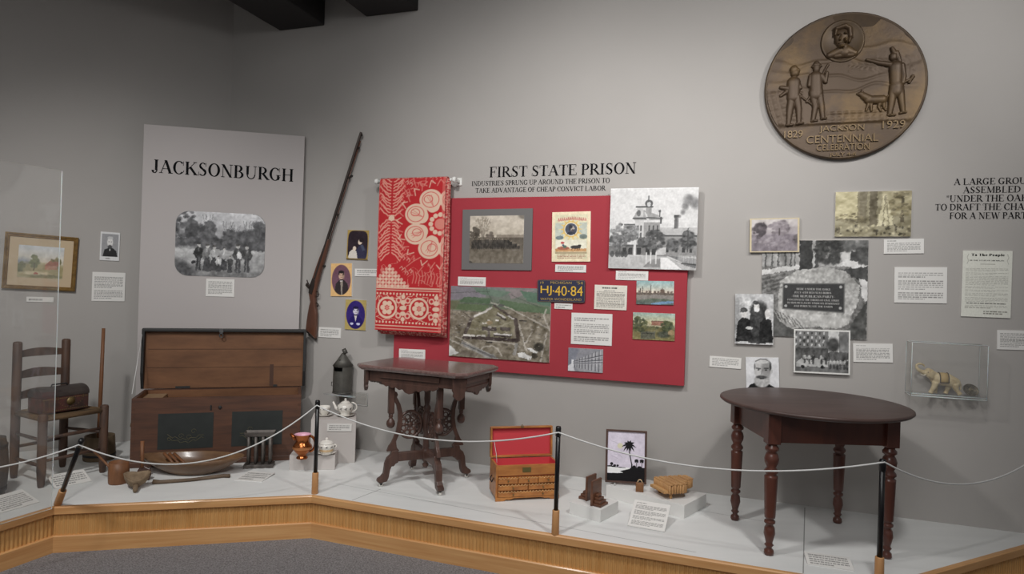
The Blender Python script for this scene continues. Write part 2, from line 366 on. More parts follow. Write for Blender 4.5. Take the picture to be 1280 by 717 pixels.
# ------------------------------------------------------------------ serif lettering (drawn here, no font file)
def g_rect(x0, y0, x1, y1): return [[(x0, y0), (x1, y0), (x1, y1), (x0, y1)]]
def g_diag(x0, y0, x1, y1, w): return [[(x0 - w / 2, y0), (x0 + w / 2, y0), (x1 + w / 2, y1), (x1 - w / 2, y1)]]
def g_ring(cx, cy, rx, ry, a0, a1, tw, th, n=18):
    out = []
    for i in range(n):
        t = [math.radians(a0 + (a1 - a0) * k / n) for k in (i, i + 1)]
        out.append([(cx + rx * math.cos(t[0]), cy + ry * math.sin(t[0])), (cx + rx * math.cos(t[1]), cy + ry * math.sin(t[1])),
                    (cx + (rx - tw) * math.cos(t[1]), cy + (ry - th) * math.sin(t[1])), (cx + (rx - tw) * math.cos(t[0]), cy + (ry - th) * math.sin(t[0]))])
    return out
def glyph(ch, B=1.0):
    k = 0.145 * B; t = 0.05 + 0.04 * (B - 1); sf = 0.04 + 0.03 * (B - 1)
    R, D, G = g_rect, g_diag, g_ring
    def serif(x, y, hw=0.17): return R(x - hw, 0 if y == 0 else 1 - sf, x + hw, sf if y == 0 else 1)
    def stem(x, w=k, top=True, bot=True): return R(x - w / 2, 0, x + w / 2, 1) + (serif(x, 1) if top else []) + (serif(x, 0) if bot else [])
    def P_bowl(): return stem(.22) + G(.42, .73, .38, .27, -90, 90, k, t) + R(.2, .95, .43, 1) + R(.2, .46, .43, .51)
    def C(): return G(.53, .5, .49, .52, 42, 318, k * 1.05, t) + R(.87, .66, .91, 1.0) + G(.53, .5, .49, .52, 318, 335, .05, t)
    L = {
     'A': (1.09, D(.13, 0, .53, 1, .06) + D(.92, 0, .52, 1, k * 1.1) + R(.27, .32, .76, .37) + serif(.14, 0, .15) + serif(.92, 0, .19)),
     'B': (1.0, stem(.22) + G(.45, .755, .33, .245, -90, 90, k, t) + G(.48, .265, .40, .27, -90, 90, k, t) + R(.2, .95, .46, 1) + R(.2, .5, .48, .545) + R(.2, 0, .5, .05)),
     'C': (1.0, C()),
     'D': (1.09, stem(.22) + G(.42, .5, .6, .5, -90, 90, k, t) + R(.2, .95, .43, 1) + R(.2, 0, .43, .05)),
     'E': (.92, stem(.22) + R(.2, .955, .8, 1) + R(.2, 0, .85, .045) + R(.2, .5, .6, .545) + R(.77, .77, .81, 1) + R(.83, 0, .87, .24) + R(.57, .38, .61, .66)),
     'F': (.84, stem(.22) + R(.2, .955, .77, 1) + R(.2, .48, .6, .525) + R(.74, .77, .78, 1) + R(.57, .37, .61, .64)),
     'G': (1.09, C() + R(.80 - k / 2, .06, .80 + k / 2, .42) + R(.63, .40, 1.02, .44)),
     'H': (1.09, stem(.22) + stem(.87) + R(.22, .48, .87, .53)),
     'I': (.5, stem(.25)),
     'J': (.59, R(.34 - k / 2, .2, .34 + k / 2, 1) + serif(.34, 1) + G(.2, .2, .34 + k / 2 - .2, .24, 180, 360, .10, t) + G(.09, .12, .08, .08, 0, 360, .08, .08)),
     'K': (1.09, stem(.22) + D(.3, .42, .88, 1, .07) + D(.95, 0, .46, .6, k * 1.2) + serif(.86, 1, .16) + serif(.94, 0, .19)),
     'L': (.92, stem(.22) + R(.2, 0, .82, .045) + R(.80, 0, .84, .28)),
     'M': (1.34, R(.19, 0, .24, 1) + D(.22, 1, .67, 0.02, k * 1.05) + D(.67, .02, 1.1, 1, .06) + stem(1.12) + serif(.2, 0, .15) + serif(.2, 1, .15)),
     'N': (1.09, R(.18, 0, .23, 1) + D(.2, 1, .88, 0, k * 1.1) + R(.86, 0, .91, 1) + serif(.2, 0, .15) + serif(.18, 1, .12) + serif(.89, 1, .15)),
     'O': (1.09, G(.545, .5, .5, .52, 0, 360, k * 1.05, t, 30)),
     'P': (.84, P_bowl()),
     'R': (1.0, P_bowl() + D(.92, 0, .45, .5, k * 1.2) + serif(.93, 0, .14)),
     'S': (.84, G(.42, .745, .30, .27, 35, 255, k * .75, t) + G(.41, .27, .33, .285, -145, 78, k * .85, t) + [[(.14, .66), (.26, .76), (.70, .36), (.60, .24)]] + R(.66, .70, .70, 1.0) + R(.08, 0, .12, .3)),
     'T': (.92, R(.46 - k / 2, 0, .46 + k / 2, 1) + serif(.46, 0, .19) + R(.03, .955, .89, 1) + R(.03, .73, .07, 1) + R(.85, .73, .89, 1)),
     'U': (1.09, R(.22 - k / 2, .33, .22 + k / 2, 1) + R(.85, .33, .90, 1) + G(.525, .34, .378, .36, 180, 360, .10, .07) + serif(.22, 1) + serif(.87, 1, .15)),
     'V': (1.09, D(.18, 1, .56, 0, k * 1.1) + D(.56, 0, .92, 1, .06) + serif(.18, 1, .18) + serif(.93, 1, .14)),
     'W': (1.43, D(.16, 1, .46, 0, k) + D(.46, 0, .74, 1, .06) + D(.70, 1, 1.0, 0, k) + D(1.0, 0, 1.28, 1, .06) + serif(.16, 1, .16) + serif(1.28, 1, .13)),
     'Y': (1.09, D(.16, 1, .54, .45, k * 1.05) + D(.54, .45, .93, 1, .06) + R(.55 - k / 2, 0, .55 + k / 2, .47) + serif(.55, 0) + serif(.16, 1, .17) + serif(.93, 1, .14)),
     '"': (.55, R(.12, .66, .2, 1) + R(.33, .66, .41, 1)), "'": (.3, R(.1, .66, .18, 1)), '-': (.5, R(.08, .3, .42, .38)), ' ': (.38, []),
     '1': (.6, stem(.3, k, False, True) + D(.12, .8, .3, .98, .06)), '8': (.75, G(.37, .74, .26, .26, 0, 360, k * .8, t) + G(.37, .26, .32, .28, 0, 360, k * .9, t)),
     '6': (.75, G(.37, .31, .33, .33, 0, 360, k * .9, t) + D(.14, .4, .5, 1, .09)),
     '5': (.75, G(.33, .33, .34, .34, -140, 120, k * .9, t) + R(.14, .55, .2, 1) + R(.14, .92, .62, 1)), '4': (.75, R(.45, 0, .45 + k, 1) + R(.05, .25, .7, .31) + D(.08, .28, .48, 1, .06)),
     'o': (.72, G(.36, .32, .32, .34, 0, 360, k * 1.1, t, 20)), 'l': (.42, R(.21 - k / 2, 0, .21 + k / 2, 1) + serif(.21, 0, .15)),
     'h': (.8, R(.2 - k / 2, 0, .2 + k / 2, 1) + serif(.2, 0, .14) + G(.4, .38, .28, .28, 0, 120, k, t) + R(.68 - k, 0, .68, .4) + serif(.62, 0, .14)),
     'e': (.7, G(.35, .32, .32, .34, 0, 320, k, t, 20) + R(.1, .32, .66, .37)), 'p': (.8, R(.2 - k / 2, -.3, .2 + k / 2, .62) + R(.06, -.3, .36, -.26) + G(.4, .32, .34, .34, -120, 120, k, t)),
    }
    return L[ch]
def text_polys(txt, B=1.0, track=0.0):
    x = 0; out = []
    for ch in txt:
        w, ps = glyph(ch, B)
        out += [[(p[0] + x, p[1]) for p in q] for q in ps]; x += w + track
    return out, x - track
def letter_mb(mb, txt, x0, y0, width, height, z, B=1.0, align='l', mi=0):
    ps, w = text_polys(txt, B); k = width / w
    for q in ps: 
        vs = [(x0 + p[0] * k, y0 + p[1] * height, z) for p in q]
        a = sum(vs[i][0] * vs[(i + 1) % len(vs)][1] - vs[(i + 1) % len(vs)][0] * vs[i][1] for i in range(len(vs)))
        if a < 0: vs = vs[::-1]
        mb.add(vs, [tuple(range(len(vs)))], mi)
    return mb
def lettering_on(plane, lines, off, name, label, B=1.0, z=0.0025):
    """lines: (text, px left, baseline px left, px right, baseline px right, cap height px)"""
    root = None
    for txt, xl, yl, xr, yr, hp in lines:
        a0, z0 = plane.hit(xl, yl, off); a1, z1 = plane.hit(xr, yr, off); b0 = plane.hit((xl + xr) / 2, (yl + yr) / 2 - hp, off)[1]
        zm = (z0 + z1) / 2; H = b0 - zm
        if root is None: root = thing(name, label, 'lettering', M=plane.M(a0, zm, off)); first = (a0, zm)
        make('text_line', letter_mb(MB(), txt, a0 - first[0], zm - first[1], a1 - a0, H, z, B), M_INK, root)
    return root
def sans_mesh(txt, size, ext=0.0, align='CENTER', spacing=1.0):
    c = bpy.data.curves.new('txt', 'FONT'); c.body = txt; c.size = size; c.extrude = ext; c.align_x = align; c.resolution_u = 3; c.space_character = spacing
    o = bpy.data.objects.new('txt', c); COL.objects.link(o)
    dg = bpy.context.evaluated_depsgraph_get(); me = bpy.data.meshes.new_from_object(o.evaluated_get(dg))
    vs = [tuple(v.co) for v in me.vertices]; fs = [tuple(p.vertices) for p in me.polygons]
    bpy.data.objects.remove(o); bpy.data.curves.remove(c); bpy.data.meshes.remove(me)
    return vs, fs
def sans_mb(mb, txt, cx, y0, width, height, z0, depth=0.0, mi=0, M=None):
    vs, fs = sans_mesh(txt, 1.0, 0.5 if depth else 0.0)
    xs = [v[0] for v in vs]; ys = [v[1] for v in vs]; a, b, c, d = min(xs), max(xs), min(ys), max(ys)
    q = [Vector((cx + ((v[0] - a) / (b - a) - 0.5) * width, y0 + (v[1] - c) / (d - c) * height, z0 + (v[2] + 0.5) * depth if depth else z0)) for v in vs]
    if M is not None: q = [M @ v for v in q]
    mb.add(q, fs, mi); return mb

# ================================================================== THE SETTING
def slab(name, poly, z0, z1, m):
    return struct(make(name, MB().prism(poly, z1 - z0, T4(0, 0, z0)), m))
FLZ = -0.26
slab('floor', [(-9, -4), (7, -4), (7, 8), (-9, 8)], FLZ - 0.05, FLZ, M_CARPET)
slab('ceiling', [(-9, -4), (7, -4), (7, 8), (-9, 8)], 4.0, 4.05, M_CEIL)
wb = MB().box((3.3, 1.87, -0.06), (6.6, 4.26, 0.12)); struct(make('wall_back', wb, M_WALL, M=WM.M(0, 0, 0)))
wb = MB().box((-2.6, 1.87, -0.06), (5.2, 4.26, 0.12)); struct(make('wall_left', wb, M_WALL, M=WL.M(0, 0, 0)))
# platform
E = [F(0, 652.5), F(67, 632.5), F(391, 618.5)]
E = [Vector((p.x, p.y)) for p in E]
e3a = F(1000, 717); r0, r1 = F(1152, 717), F(1280, 681)
def isect(p, d, q, e):
    den = d.x * e.y - d.y * e.x; t = ((q.x - p.x) * e.y - (q.y - p.y) * e.x) / den; return p + d * t
v2 = lambda p: Vector((p.x, p.y))
E3 = isect(E[2], v2(e3a) - E[2], v2(r0), v2(r1) - v2(r0))
E4 = isect(E3, v2(r1) - v2(r0), v2(WM.P(0, 0)), WM.u.to_2d())
E0 = E[1] + (E[0] - E[1]) * 6
EDGE = [E0, E[1], E[2], E3, E4]
WLe = v2(WL.P(-4.6, 0))
slab('platform_deck', [tuple(p) for p in EDGE] + [tuple(v2(CORNER)), tuple(WLe)], -0.045, 0.0, M_DECK)
def sweep(pts, prof, mb=None):
    mb = mb or MB(); n = len(pts); k = len(prof); vs = []
    for i, p in enumerate(pts):
        ns = []
        for a, b in ((i - 1, i), (i, i + 1)):
            if a < 0 or b >= n: continue
            d = (pts[b] - pts[a]).normalized(); ns.append(Vector((d.y, -d.x)))
        m = sum(ns, Vector((0, 0))).normalized(); m = m / max(0.3, m.dot(ns[0]))
        for o, z in prof: vs.append((p.x + m.x * o, p.y + m.y * o, z))
    fs = [(i * k + j, (i + 1) * k + j, (i + 1) * k + (j + 1) % k, i * k + (j + 1) % k) for i in range(n - 1) for j in range(k)]
    fs += [tuple(range(k)), tuple((n - 1) * k + j for j in range(k - 1, -1, -1))]
    return mb.add(vs, fs)
struct(make('trim_1', sweep(EDGE, [(-0.004, 0.002), (0.016, 0.002), (0.021, -0.004), (0.021, -0.040), (0.012, -0.046), (-0.03, -0.046), (-0.03, -0.0455), (-0.004, -0.0455)]), M_OAK))
rb = MB()
for a, b in zip(EDGE[:-1], EDGE[1:]):
    L = (b - a).length; n = max(2, int(L / 0.0055)); pts = []
    d = (b - a) / L; o = Vector((d.y, -d.x))
    for i in range(n + 1):
        pts.append(a + d * (L * i / n) + o * (0.0035 if i % 4 in (1, 2) else -0.0015))
    sweep(pts, [(-0.01, -0.046), (0.0, -0.046), (0.0, -0.172), (-0.01, -0.172)], rb)
struct(make('trim_2', rb, M_OAKR))
struct(make('baseboard_platform', sweep(EDGE, [(-0.01, -0.165), (0.012, -0.165), (0.017, -0.17), (0.017, FLZ), (-0.01, FLZ)]), M_OAK))
# seams in the deck panels
def seam(p, q, w=0.004):
    p, q = v2(p), v2(q); d = (q - p).normalized(); o = Vector((d.y, -d.x)) * w / 2
    return MB().add([(p.x + o.x, p.y + o.y, 0.0006), (q.x + o.x, q.y + o.y, 0.0006), (q.x - o.x, q.y - o.y, 0.0006), (p.x - o.x, p.y - o.y, 0.0006)], [(0, 3, 2, 1)])
sm = MB()
for p, q, w in ((F(1006, 634), F(1004, 716), .005), (F(440, 625), F(476, 611), .004), (F(420, 604), F(870, 690), .003), (F(600, 592), F(960, 652), .0025)):
    t = seam(p, q, w); sm.add(t.v, t.f)
struct(make('trim_3', sm, M_SEAM))
# ceiling beams meeting the back wall
for q in (((350, 40), (406, 31)), ((458, 22), (523, 13))):
    a0, z0 = WM.hit(*q[0]); a1, z1 = WM.hit(*q[1]); zb = (z0 + z1) / 2
    mb = MB().box(((a0 + a1) / 2, (4.0 + zb) / 2, 2.2), (a1 - a0, 4.0 - zb, 4.4))
    struct(make('ceiling_beam', mb, M_BEAM, M=WM.M(0, 0, 0), bevel=0.01))

# ================================================================== JACKSONBURGH PANEL (spans the corner)
pr = v2(WM.P(WM.hit(381, 172, .04)[0], 0, 0.04)); ang = math.radians(12)
PD = Vector((math.cos(ang), math.sin(ang)))
PW0 = Plane(pr, PD)
sl = PW0.hit(180, 153)[0]; zt = (PW0.hit(180, 153)[1] + PW0.hit(382, 172)[1]) / 2
PW = Plane(pr + PD * sl, PD); PWID = -sl
pan = thing('display_panel', 'tall pale grey panel headed JACKSONBURGH standing across the corner behind the open chest', 'panel', M=PW.M(0, 0, 0))
make('board', MB().box((PWID / 2, zt / 2, -0.012), (PWID, zt, 0.024)), M_PANEL, pan, bevel=0.002)
mb = MB(); a0, z0 = PW.hit(190, 214.5); a1, z1 = PW.hit(367, 228); zh = PW.hit(278, 205.2)[1] - (z0 + z1) / 2
ps, tw = text_polys('JACKSONBURGH', 1.4); k = (a1 - a0) / tw
for q in ps:
    vs = [(a0 + p[0] * k, z0 + (z1 - z0) * 0.35 * p[0] / tw + (z1 - z0) * 0.3 + p[1] * zh, 0.002) for p in q]
    ar = sum(vs[i][0] * vs[(i + 1) % 4][1] - vs[(i + 1) % 4][0] * vs[i][1] for i in range(4))
    mb.add(vs if ar > 0 else vs[::-1], [(0, 1, 2, 3)])
o = make('lettering', mb, M_INK, pan); o['label'] = 'black serif letters reading JACKSONBURGH'

# group photograph with rounded corners
cv = Cv(170, 124, (150, 150, 150)); cv.grad(0, .45, (206, 206, 208), (176, 176, 178)).tex(26, 5, 3, 3)
cv.rect(0, .42, 1, .60, (92, 92, 94)); cv.grad(.58, 1, (168, 168, 168), (120, 120, 120)).tex(34, 9, 7, 5)
for a in ((.08, .22, .15, .30), (.22, .33, .10, .16), (.38, .37, .07, .2), (.60, .42, .10, .14), (.82, .40, .14, .12), (.95, .3, .08, .18)): cv.foliage(*a, (50, 50, 52), (112, 112, 114), 60, .03)
for x, y in ((.35, .05), (.57, .14), (.66, .2), (.80, .12), (.93, .15)):
    for dx in (-.05, -.02, .03, .06): cv.line([(x, .5), (x + dx * .4, .3), (x + dx, y)], .007, (90, 90, 92), .8)
cv.rect(0, .60, 1, .625, (190, 190, 190), .6); cv.ell(.12, .62, .14, .07, (206, 206, 206), .8, .8); cv.ell(.1, .9, .16, .14, (60, 60, 62), .7, .9); cv.ell(.2, .75, .08, .1, (190, 190, 190), .7, .8)
for x, yb, h, c, sk in ((.26, .90, .42, (44, 44, 46), 0), (.355, .92, .43, (120, 120, 120), 1), (.43, .90, .38, (180, 180, 180), 1), (.54, .90, .36, (165, 165, 165), 1), (.70, .92, .44, (70, 70, 72), 0), (.80, .91, .42, (74, 74, 76), 0), (.485, .92, .24, (205, 205, 205), 1), (.61, .93, .26, (58, 58, 60), 1)):
    cv.person(x, yb, h, (c[0],) * 3, (208, 206, 204), (66, 66, 68), bool(sk))
cv.ell(.205, .79, .025, .03, (36, 36, 38)); cv.ell(.715, .66, .028, .06, (215, 215, 215)); cv.tex(12, 60, 45, 9, octv=1)
q = [(219, 263), (331, 268), (331, 347.5), (219, 343.5)]
cv.photo(.014, 34, 5)
a, z, w, h, an = quad_on(PW, q, 0.004)
rr = 0.19
def keep(X, Y):
    dx = np.maximum(np.abs(X - .5) * w - (w / 2 - rr * h), 0); dy = np.maximum(np.abs(Y - .5) * h - (h / 2 - rr * h), 0); return np.hypot(dx, dy) <= rr * h
mb = print_mesh('g', cv, w, h, 0.004, None, keep)
rp = [(sx * (w / 2 - rr * h) + rr * h * math.cos(t), sy * (h / 2 - rr * h) + rr * h * math.sin(t)) for sx, sy, t0 in ((1, 1, 0), (-1, 1, 90), (-1, -1, 180), (1, -1, 270)) for t in [math.radians(t0 + 10 * i) for i in range(10)]]
mb.prism(rp, 0.0036, mi=1)
o = make('group_photograph', mb, [M_PRINT, mat('photo_edge', (120, 120, 120))], M=PW.M(a, z, 0, an)); finish_print(o, cv)
tag(o, 'round-cornered grey photograph of townspeople standing in a row, on the JACKSONBURGH panel', 'photo')
caption('small white text label under the round-cornered group photograph on the panel', PW, [(257.5, 348), (293, 349), (293, 371), (257.5, 370)], 0.0, 9)

# ================================================================== LEFT WALL
q = [(6, 289), (98, 297), (94, 364), (2, 360)]
a, z, w, h, an = quad_on(WL, q, 0.03)
fr = thing('framed_picture', 'gilt-framed landscape watercolour hanging on the left wall behind the clear sheet', 'picture', M=WL.M(a, z, 0, an))
gold = mat('gilt_frame', (150, 118, 66), 0.4, 0.35, noise=((112, 86, 48), 30, .3, .7)); fw = 0.028
mb = MB(); prof = [(0, 0), (0, .028), (.008, .032), (.020, .022), (.024, .024), (fw, .018), (fw, 0)]
cs = [(-w / 2, -h / 2), (w / 2, -h / 2), (w / 2, h / 2), (-w / 2, h / 2)]
def frame_mesh(w, h, prof):
    mb = MB(); k = len(prof); cs = [(-1, -1), (1, -1), (1, 1), (-1, 1)]
    vs = [(sx * (w / 2 - o), sy * (h / 2 - o), z) for sx, sy in cs for o, z in prof]
    fs = [(i * k + j, ((i + 1) % 4) * k + j, ((i + 1) % 4) * k + (j + 1) % k, i * k + (j + 1) % k) for i in range(4) for j in range(k)]
    return mb.add(vs, fs)
make('frame', frame_mesh(w, h, prof), gold, fr)
make('mat_board', MB().box((0, 0, .006), (w - 2 * fw + .01, h - 2 * fw + .01, .012)), mat('mat_tan', (192, 172, 142), .8), fr)
cv = Cv(100, 70, (186, 178, 160)); cv.grad(0, .55, (196, 200, 204), (206, 196, 176)).tex(14, 5, 4, 2)
cv.ell(.1, .62, .22, .22, (126, 136, 148), .8, .6); cv.ell(.5, .78, .9, .25, (150, 140, 96), .8, .5)
cv.foliage(.36, .5, .09, .2, (84, 92, 66), (130, 132, 92), 50, .03).foliage(.82, .5, .14, .16, (96, 96, 66), (140, 130, 90), 50, .03).foliage(.08, .65, .08, .15, (88, 92, 68), (120, 120, 90), 30, .03)
cv.rect(.60, .58, .86, .72, (176, 120, 98), .8).poly([(.58, .6), (.68, .46), (.88, .46), (.9, .6)], (150, 96, 80), .8); cv.rect(.35, .55, .37, .78, (80, 70, 54))
cv.ell(.42, .86, .3, .07, (204, 190, 160), .8, .6); cv.ell(.6, .93, .4, .05, (110, 108, 78), .7, .6); cv.ell(.4, .86, .05, .03, (160, 90, 76))
cv.photo(.022, 16, 32); pw, ph = w * .62, h * .58
mb = print_mesh('p', cv, pw, ph, .0135, None); mb.box((0, 0, .0125), (pw, ph, .0015), mi=1)
o = make('painting', mb, [M_PRINT, M_WHITE], fr); finish_print(o, cv)
caption('thin white label strip below the gilt-framed watercolour', WL, [(33, 370.5), (67, 371.5), (67, 377.5), (33, 377)], 0.0, 1)
cv = Cv(50, 70, (214, 214, 214)); cv.rect(.08, .06, .92, .86, (150, 150, 152)); cv.poly([(.14, .86), (.22, .62), (.42, .56), (.66, .56), (.84, .66), (.9, .86)], (26, 26, 28))
cv.ell(.5, .36, .15, .17, (216, 214, 212), 1, .2).ell(.5, .52, .11, .07, (60, 60, 62), .9, .4).ell(.5, .2, .15, .05, (190, 190, 190)).ell(.44, .34, .03, .015, (80, 80, 80)).ell(.56, .34, .03, .015, (80, 80, 80)).rect(.47, .58, .53, .66, (210, 210, 210)); cv.text_rows(.3, .89, .7, .96, 1)
pin_print('portrait_photograph', 'small black-and-white portrait of a chin-bearded man in dark coat, left of the corner panel', 'photo', WL, [(125.5, 289), (149.5, 291), (149.5, 326), (125, 325)], 0, .008, cv)
caption('squarish text label on the left wall below the chin-bearded man portrait', WL, [(116, 339.5), (157, 341), (155.5, 376.5), (114, 376)], 0, 15, blocks=[8, 6])

# ================================================================== DAGUERREOTYPE COPIES + LABELS BY THE RIFLE
def portrait(cv, coat, face=(216, 196, 176), sit=False):
    cv.poly([(.16, 1), (.24, .62), (.42, .5), (.62, .5), (.80, .62), (.9, 1)], coat); cv.ell(.5, .36, .13, .13, face, 1, .2)
    cv.ell(.6, .38, .06, .1, [c * .78 for c in face], .8, .8); hc = [c * .55 for c in coat]; cv.ell(.5, .262, .125, .045, hc, .95, .4); cv.ell(.395, .31, .022, .055, hc, .9, .5); cv.ell(.605, .31, .022, .055, hc, .9, .5); cv.line([(.49, .36), (.485, .395)], .02, [c * .75 for c in face], .8)
    cv.ell(.45, .35, .02, .012, (60, 45, 50)).ell(.56, .35, .02, .012, (60, 45, 50)).rect(.46, .425, .55, .435, (130, 80, 80), .8)
    cv.poly([(.43, .5), (.58, .5), (.51, .72)], (215, 208, 205)).rect(.44, .49, .57, .53, (20, 18, 24))
cv = Cv(54, 78, (44, 32, 40)); cv.tex(10, 4, 5, 4)
cv.poly([(.38, 1), (.45, .66), (.6, .5), (.78, .5), (.95, .7), (.98, 1)], (52, 50, 74)).ell(.62, .38, .10, .11, (222, 204, 186), 1, .2, .3).ell(.68, .33, .12, .08, (36, 26, 30)).poly([(.62, .5), (.74, .48), (.86, .66), (.74, .7)], (70, 76, 96))
cv.poly([(.06, .98), (.14, .74), (.3, .64), (.46, .72), (.52, .98)], (214, 206, 196)).ell(.36, .62, .08, .075, (226, 208, 190), 1, .2); cv.oval_mat(.5, .52, .46, .50, (172, 146, 82), 4.5); cv.rect(0, .96, 1, 1, (120, 100, 60))
pin_print('oval_portrait', 'arched gilt-edged portrait of a woman holding an infant, highest of three beside the rifle', 'photo', WM, [(434, 287), (461, 288), (460, 325), (433.5, 324)], 0, .01, cv, 'small gilt portraits beside the rifle')
cv = Cv(54, 80, (112, 78, 92)); cv.tex(8, 4, 5, 4); portrait(cv, (52, 44, 46), (206, 172, 150)); cv.poly([(.46, .55), (.57, .55), (.56, .95), (.5, .95)], (150, 140, 130)); cv.oval_mat(.5, .5, .45, .46, (226, 184, 126))
pin_print('oval_portrait', 'peach-bordered oval portrait of a man in a dark coat, lying nearest the rifle stock', 'photo', WM, [(414, 329), (440, 329), (439.5, 370), (413, 370)], 0, .01, cv, 'small gilt portraits beside the rifle')
cv = Cv(54, 80, (50, 34, 110)); cv.tex(8, 4, 5, 4); portrait(cv, (36, 24, 96), (214, 210, 226)); cv.ell(.33, .8, .08, .04, (200, 200, 230)).ell(.64, .8, .09, .04, (200, 200, 230)); cv.oval_mat(.5, .5, .45, .47, (178, 158, 96))
pin_print('oval_portrait', 'oval portrait tinted deep violet, lowest of three small portraits beside the rifle', 'photo', WM, [(432, 374), (458, 375), (457, 413), (431, 411)], 0, .01, cv, 'small gilt portraits beside the rifle')
caption('white label tucked behind the left edge of the red coverlet', WM, [(443.5, 335.5), (476, 336), (476, 345.5), (443.5, 345)], 0, 3)
caption('white label at the butt of the long rifle', WM, [(398.5, 408.5), (426, 410), (425.5, 422.5), (398, 421)], 0, 5)

# ================================================================== RED PANEL AND WHAT IS ON IT
OR = 0.045
al, _ = WM.hit(493, 400, OR); ar, zb1 = WM.hit(855, 482, OR); _, zt1 = WM.hit(762, 243.5, OR); _, zt0 = WM.hit(570, 248, OR); _, zb0 = WM.hit(620, 464.8, OR)
zt_ = (zt0 + zt1) / 2; zb_ = (zb0 + zb1) / 2
o = make('red_panel', MB().box(((ar - al) / 2, (zt_ - zb_) / 2, OR / 2), (ar - al, zt_ - zb_, OR - .002)), M_RED, M=WM.M(al, zb_, 0.001), bevel=.003)
tag(o, 'large red display board on the back wall behind the carved parlour table', 'panel')
# grey-matted group photo
q = [(579, 262), (666, 260), (664, 338), (576, 336.5)]
a, z, w, h, an = quad_on(WM, q, OR + .012)
gp = thing('mounted_photograph', 'faded group photograph in a broad dark grey mat, top left of the red board', 'photo', M=WM.M(a, z, OR, an))
make('mat_board', MB().box((0, 0, .006), (w, h, .012)), mat('mat_grey', (108, 106, 105), .8, bump=(400, .1)), gp, bevel=.001)
cv = Cv(150, 128, (170, 160, 146)); cv.grad(0, .5, (196, 186, 172), (182, 172, 156)); cv.grad(.45, 1, (92, 84, 74), (120, 112, 100)); cv.tex(16, 12, 10, 3, (cv.Y > .45) * 1.0)
for dx in (-.09, -.05, 0, .05, .1, .15): cv.line([(.24, .55), (.24 + dx * .4, .28), (.24 + dx, .06)], .008, (96, 88, 78), .8)
cv.foliage(.24, .2, .16, .18, (110, 100, 88), (160, 150, 134), 50, .018, .5).foliage(.08, .36, .08, .14, (66, 60, 52), (96, 88, 78), 40, .03).foliage(.38, .42, .06, .06, (84, 76, 68), (110, 100, 90), 20, .025)
cv.rect(.5, .40, 1, .47, (128, 118, 106), .8)
for r, y in enumerate((.66, .62, .58, .54)):
    for i in range(26 - r * 2):
        x = .05 + .9 * (i + .5 * (r % 2)) / 26; v = 40 + 40 * cv.rng.rand(); cv.ell(x, y, .018, .045, (v, v * .93, v * .85), .9, .4).ell(x, y - .045, .009, .014, (150, 138, 122), .8, .4)
cv.grad(.74, 1, (104, 96, 84), (118, 110, 98)).tex(14, 30, 12, 8, (cv.Y > .72) * 1.0); cv.photo(.010, 22, 9); cv.ell(1, 0, .10, .08, (90, 84, 76), .7, .5).ell(0, 1, .06, .05, (70, 66, 60), .8)
mb = print_mesh('p', cv, w * .77, h * .78, .0135, None); mb.box((0, 0, .0125), (w * .77, h * .78, .0015), mi=1); o = make('print', mb, [M_PRINT, M_WHITE], gp); finish_print(o, cv)

# song-sheet cover
cv = Cv(110, 144, (232, 216, 184)); cv.rect(.08, .05, .92, .95, (216, 210, 178)).tex(7, 8, 8, 2)
cv.rect(.09, .22, .30, .54, (176, 186, 182), .7).rect(.72, .22, .91, .54, (170, 180, 176), .7)
for i in range(14):
    t = 2 * math.pi * i / 14; cv.poly([(.5 + .19 * math.cos(t - .13), .35 + .145 * math.sin(t - .13)), (.5 + .19 * math.cos(t + .13), .35 + .145 * math.sin(t + .13)), (.5 + .32 * math.cos(t), .35 + .24 * math.sin(t))], (224, 190, 108))
cv.ell(.5, .35, .21, .162, (214, 180, 106), 1, .05).ell(.5, .35, .175, .135, (232, 224, 204), 1, .05).ell(.5, .35, .155, .12, (70, 74, 90), 1, .1).poly([(.38, .46), (.42, .41), (.5, .40), (.58, .42), (.62, .46)], (40, 43, 56)).ell(.52, .335, .06, .058, (186, 174, 164), 1, .3).ell(.485, .30, .055, .035, (44, 44, 54), .95, .4).ell(.465, .34, .03, .05, (44, 44, 54), .9, .4).ell(.54, .378, .045, .03, (60, 56, 60), .9, .4).ell(.585, .34, .012, .014, (186, 174, 164))
for i in range(15):
    x = .16 + .05 * i; cv.line([(x, .155 + .012 * abs(i - 7) / 3), (x + .012, .10 + .012 * abs(i - 7) / 3), (x + .03, .155 + .012 * abs(i - 7) / 3)], .016, (178, 84, 84), .9)
cv.ell(.2, .52, .1, .04, (90, 104, 110), .8).ell(.82, .5, .1, .05, (96, 108, 104), .8)
cv.rect(.10, .56, .90, .80, (226, 222, 202)).rect(.10, .74, .90, .80, (196, 150, 104)).ell(.3, .73, .16, .035, (160, 96, 74)).ell(.34, .70, .05, .03, (92, 110, 96)); cv.ell(.62, .71, .13, .035, (62, 58, 56)).ell(.72, .68, .05, .02, (54, 50, 48)).ell(.28, .62, .05, .025, (176, 70, 70)).ell(.29, .67, .03, .02, (70, 84, 110))
for x in (.54, .62, .68, .73): cv.line([(x, .73), (x - .02, .77)], .012, (50, 46, 44))
cv.photo(.010, 16, 28); cv.rect(.09, .81, .91, .84, (150, 130, 100), .7); cv.text_rows(.14, .86, .88, .94, 3, (150, 84, 74), .8, .9)
pin_print('song_sheet', 'cream illustrated song sheet cover with sunburst portrait, centre top of the red board', 'print', WM, [(691, 265), (739, 264), (737, 326.5), (689, 327)], OR, .008, cv)
caption('white label directly under the cream song sheet cover', WM, [(694, 330.5), (732.5, 331), (732.5, 340.5), (694, 339.5)], OR, 4)

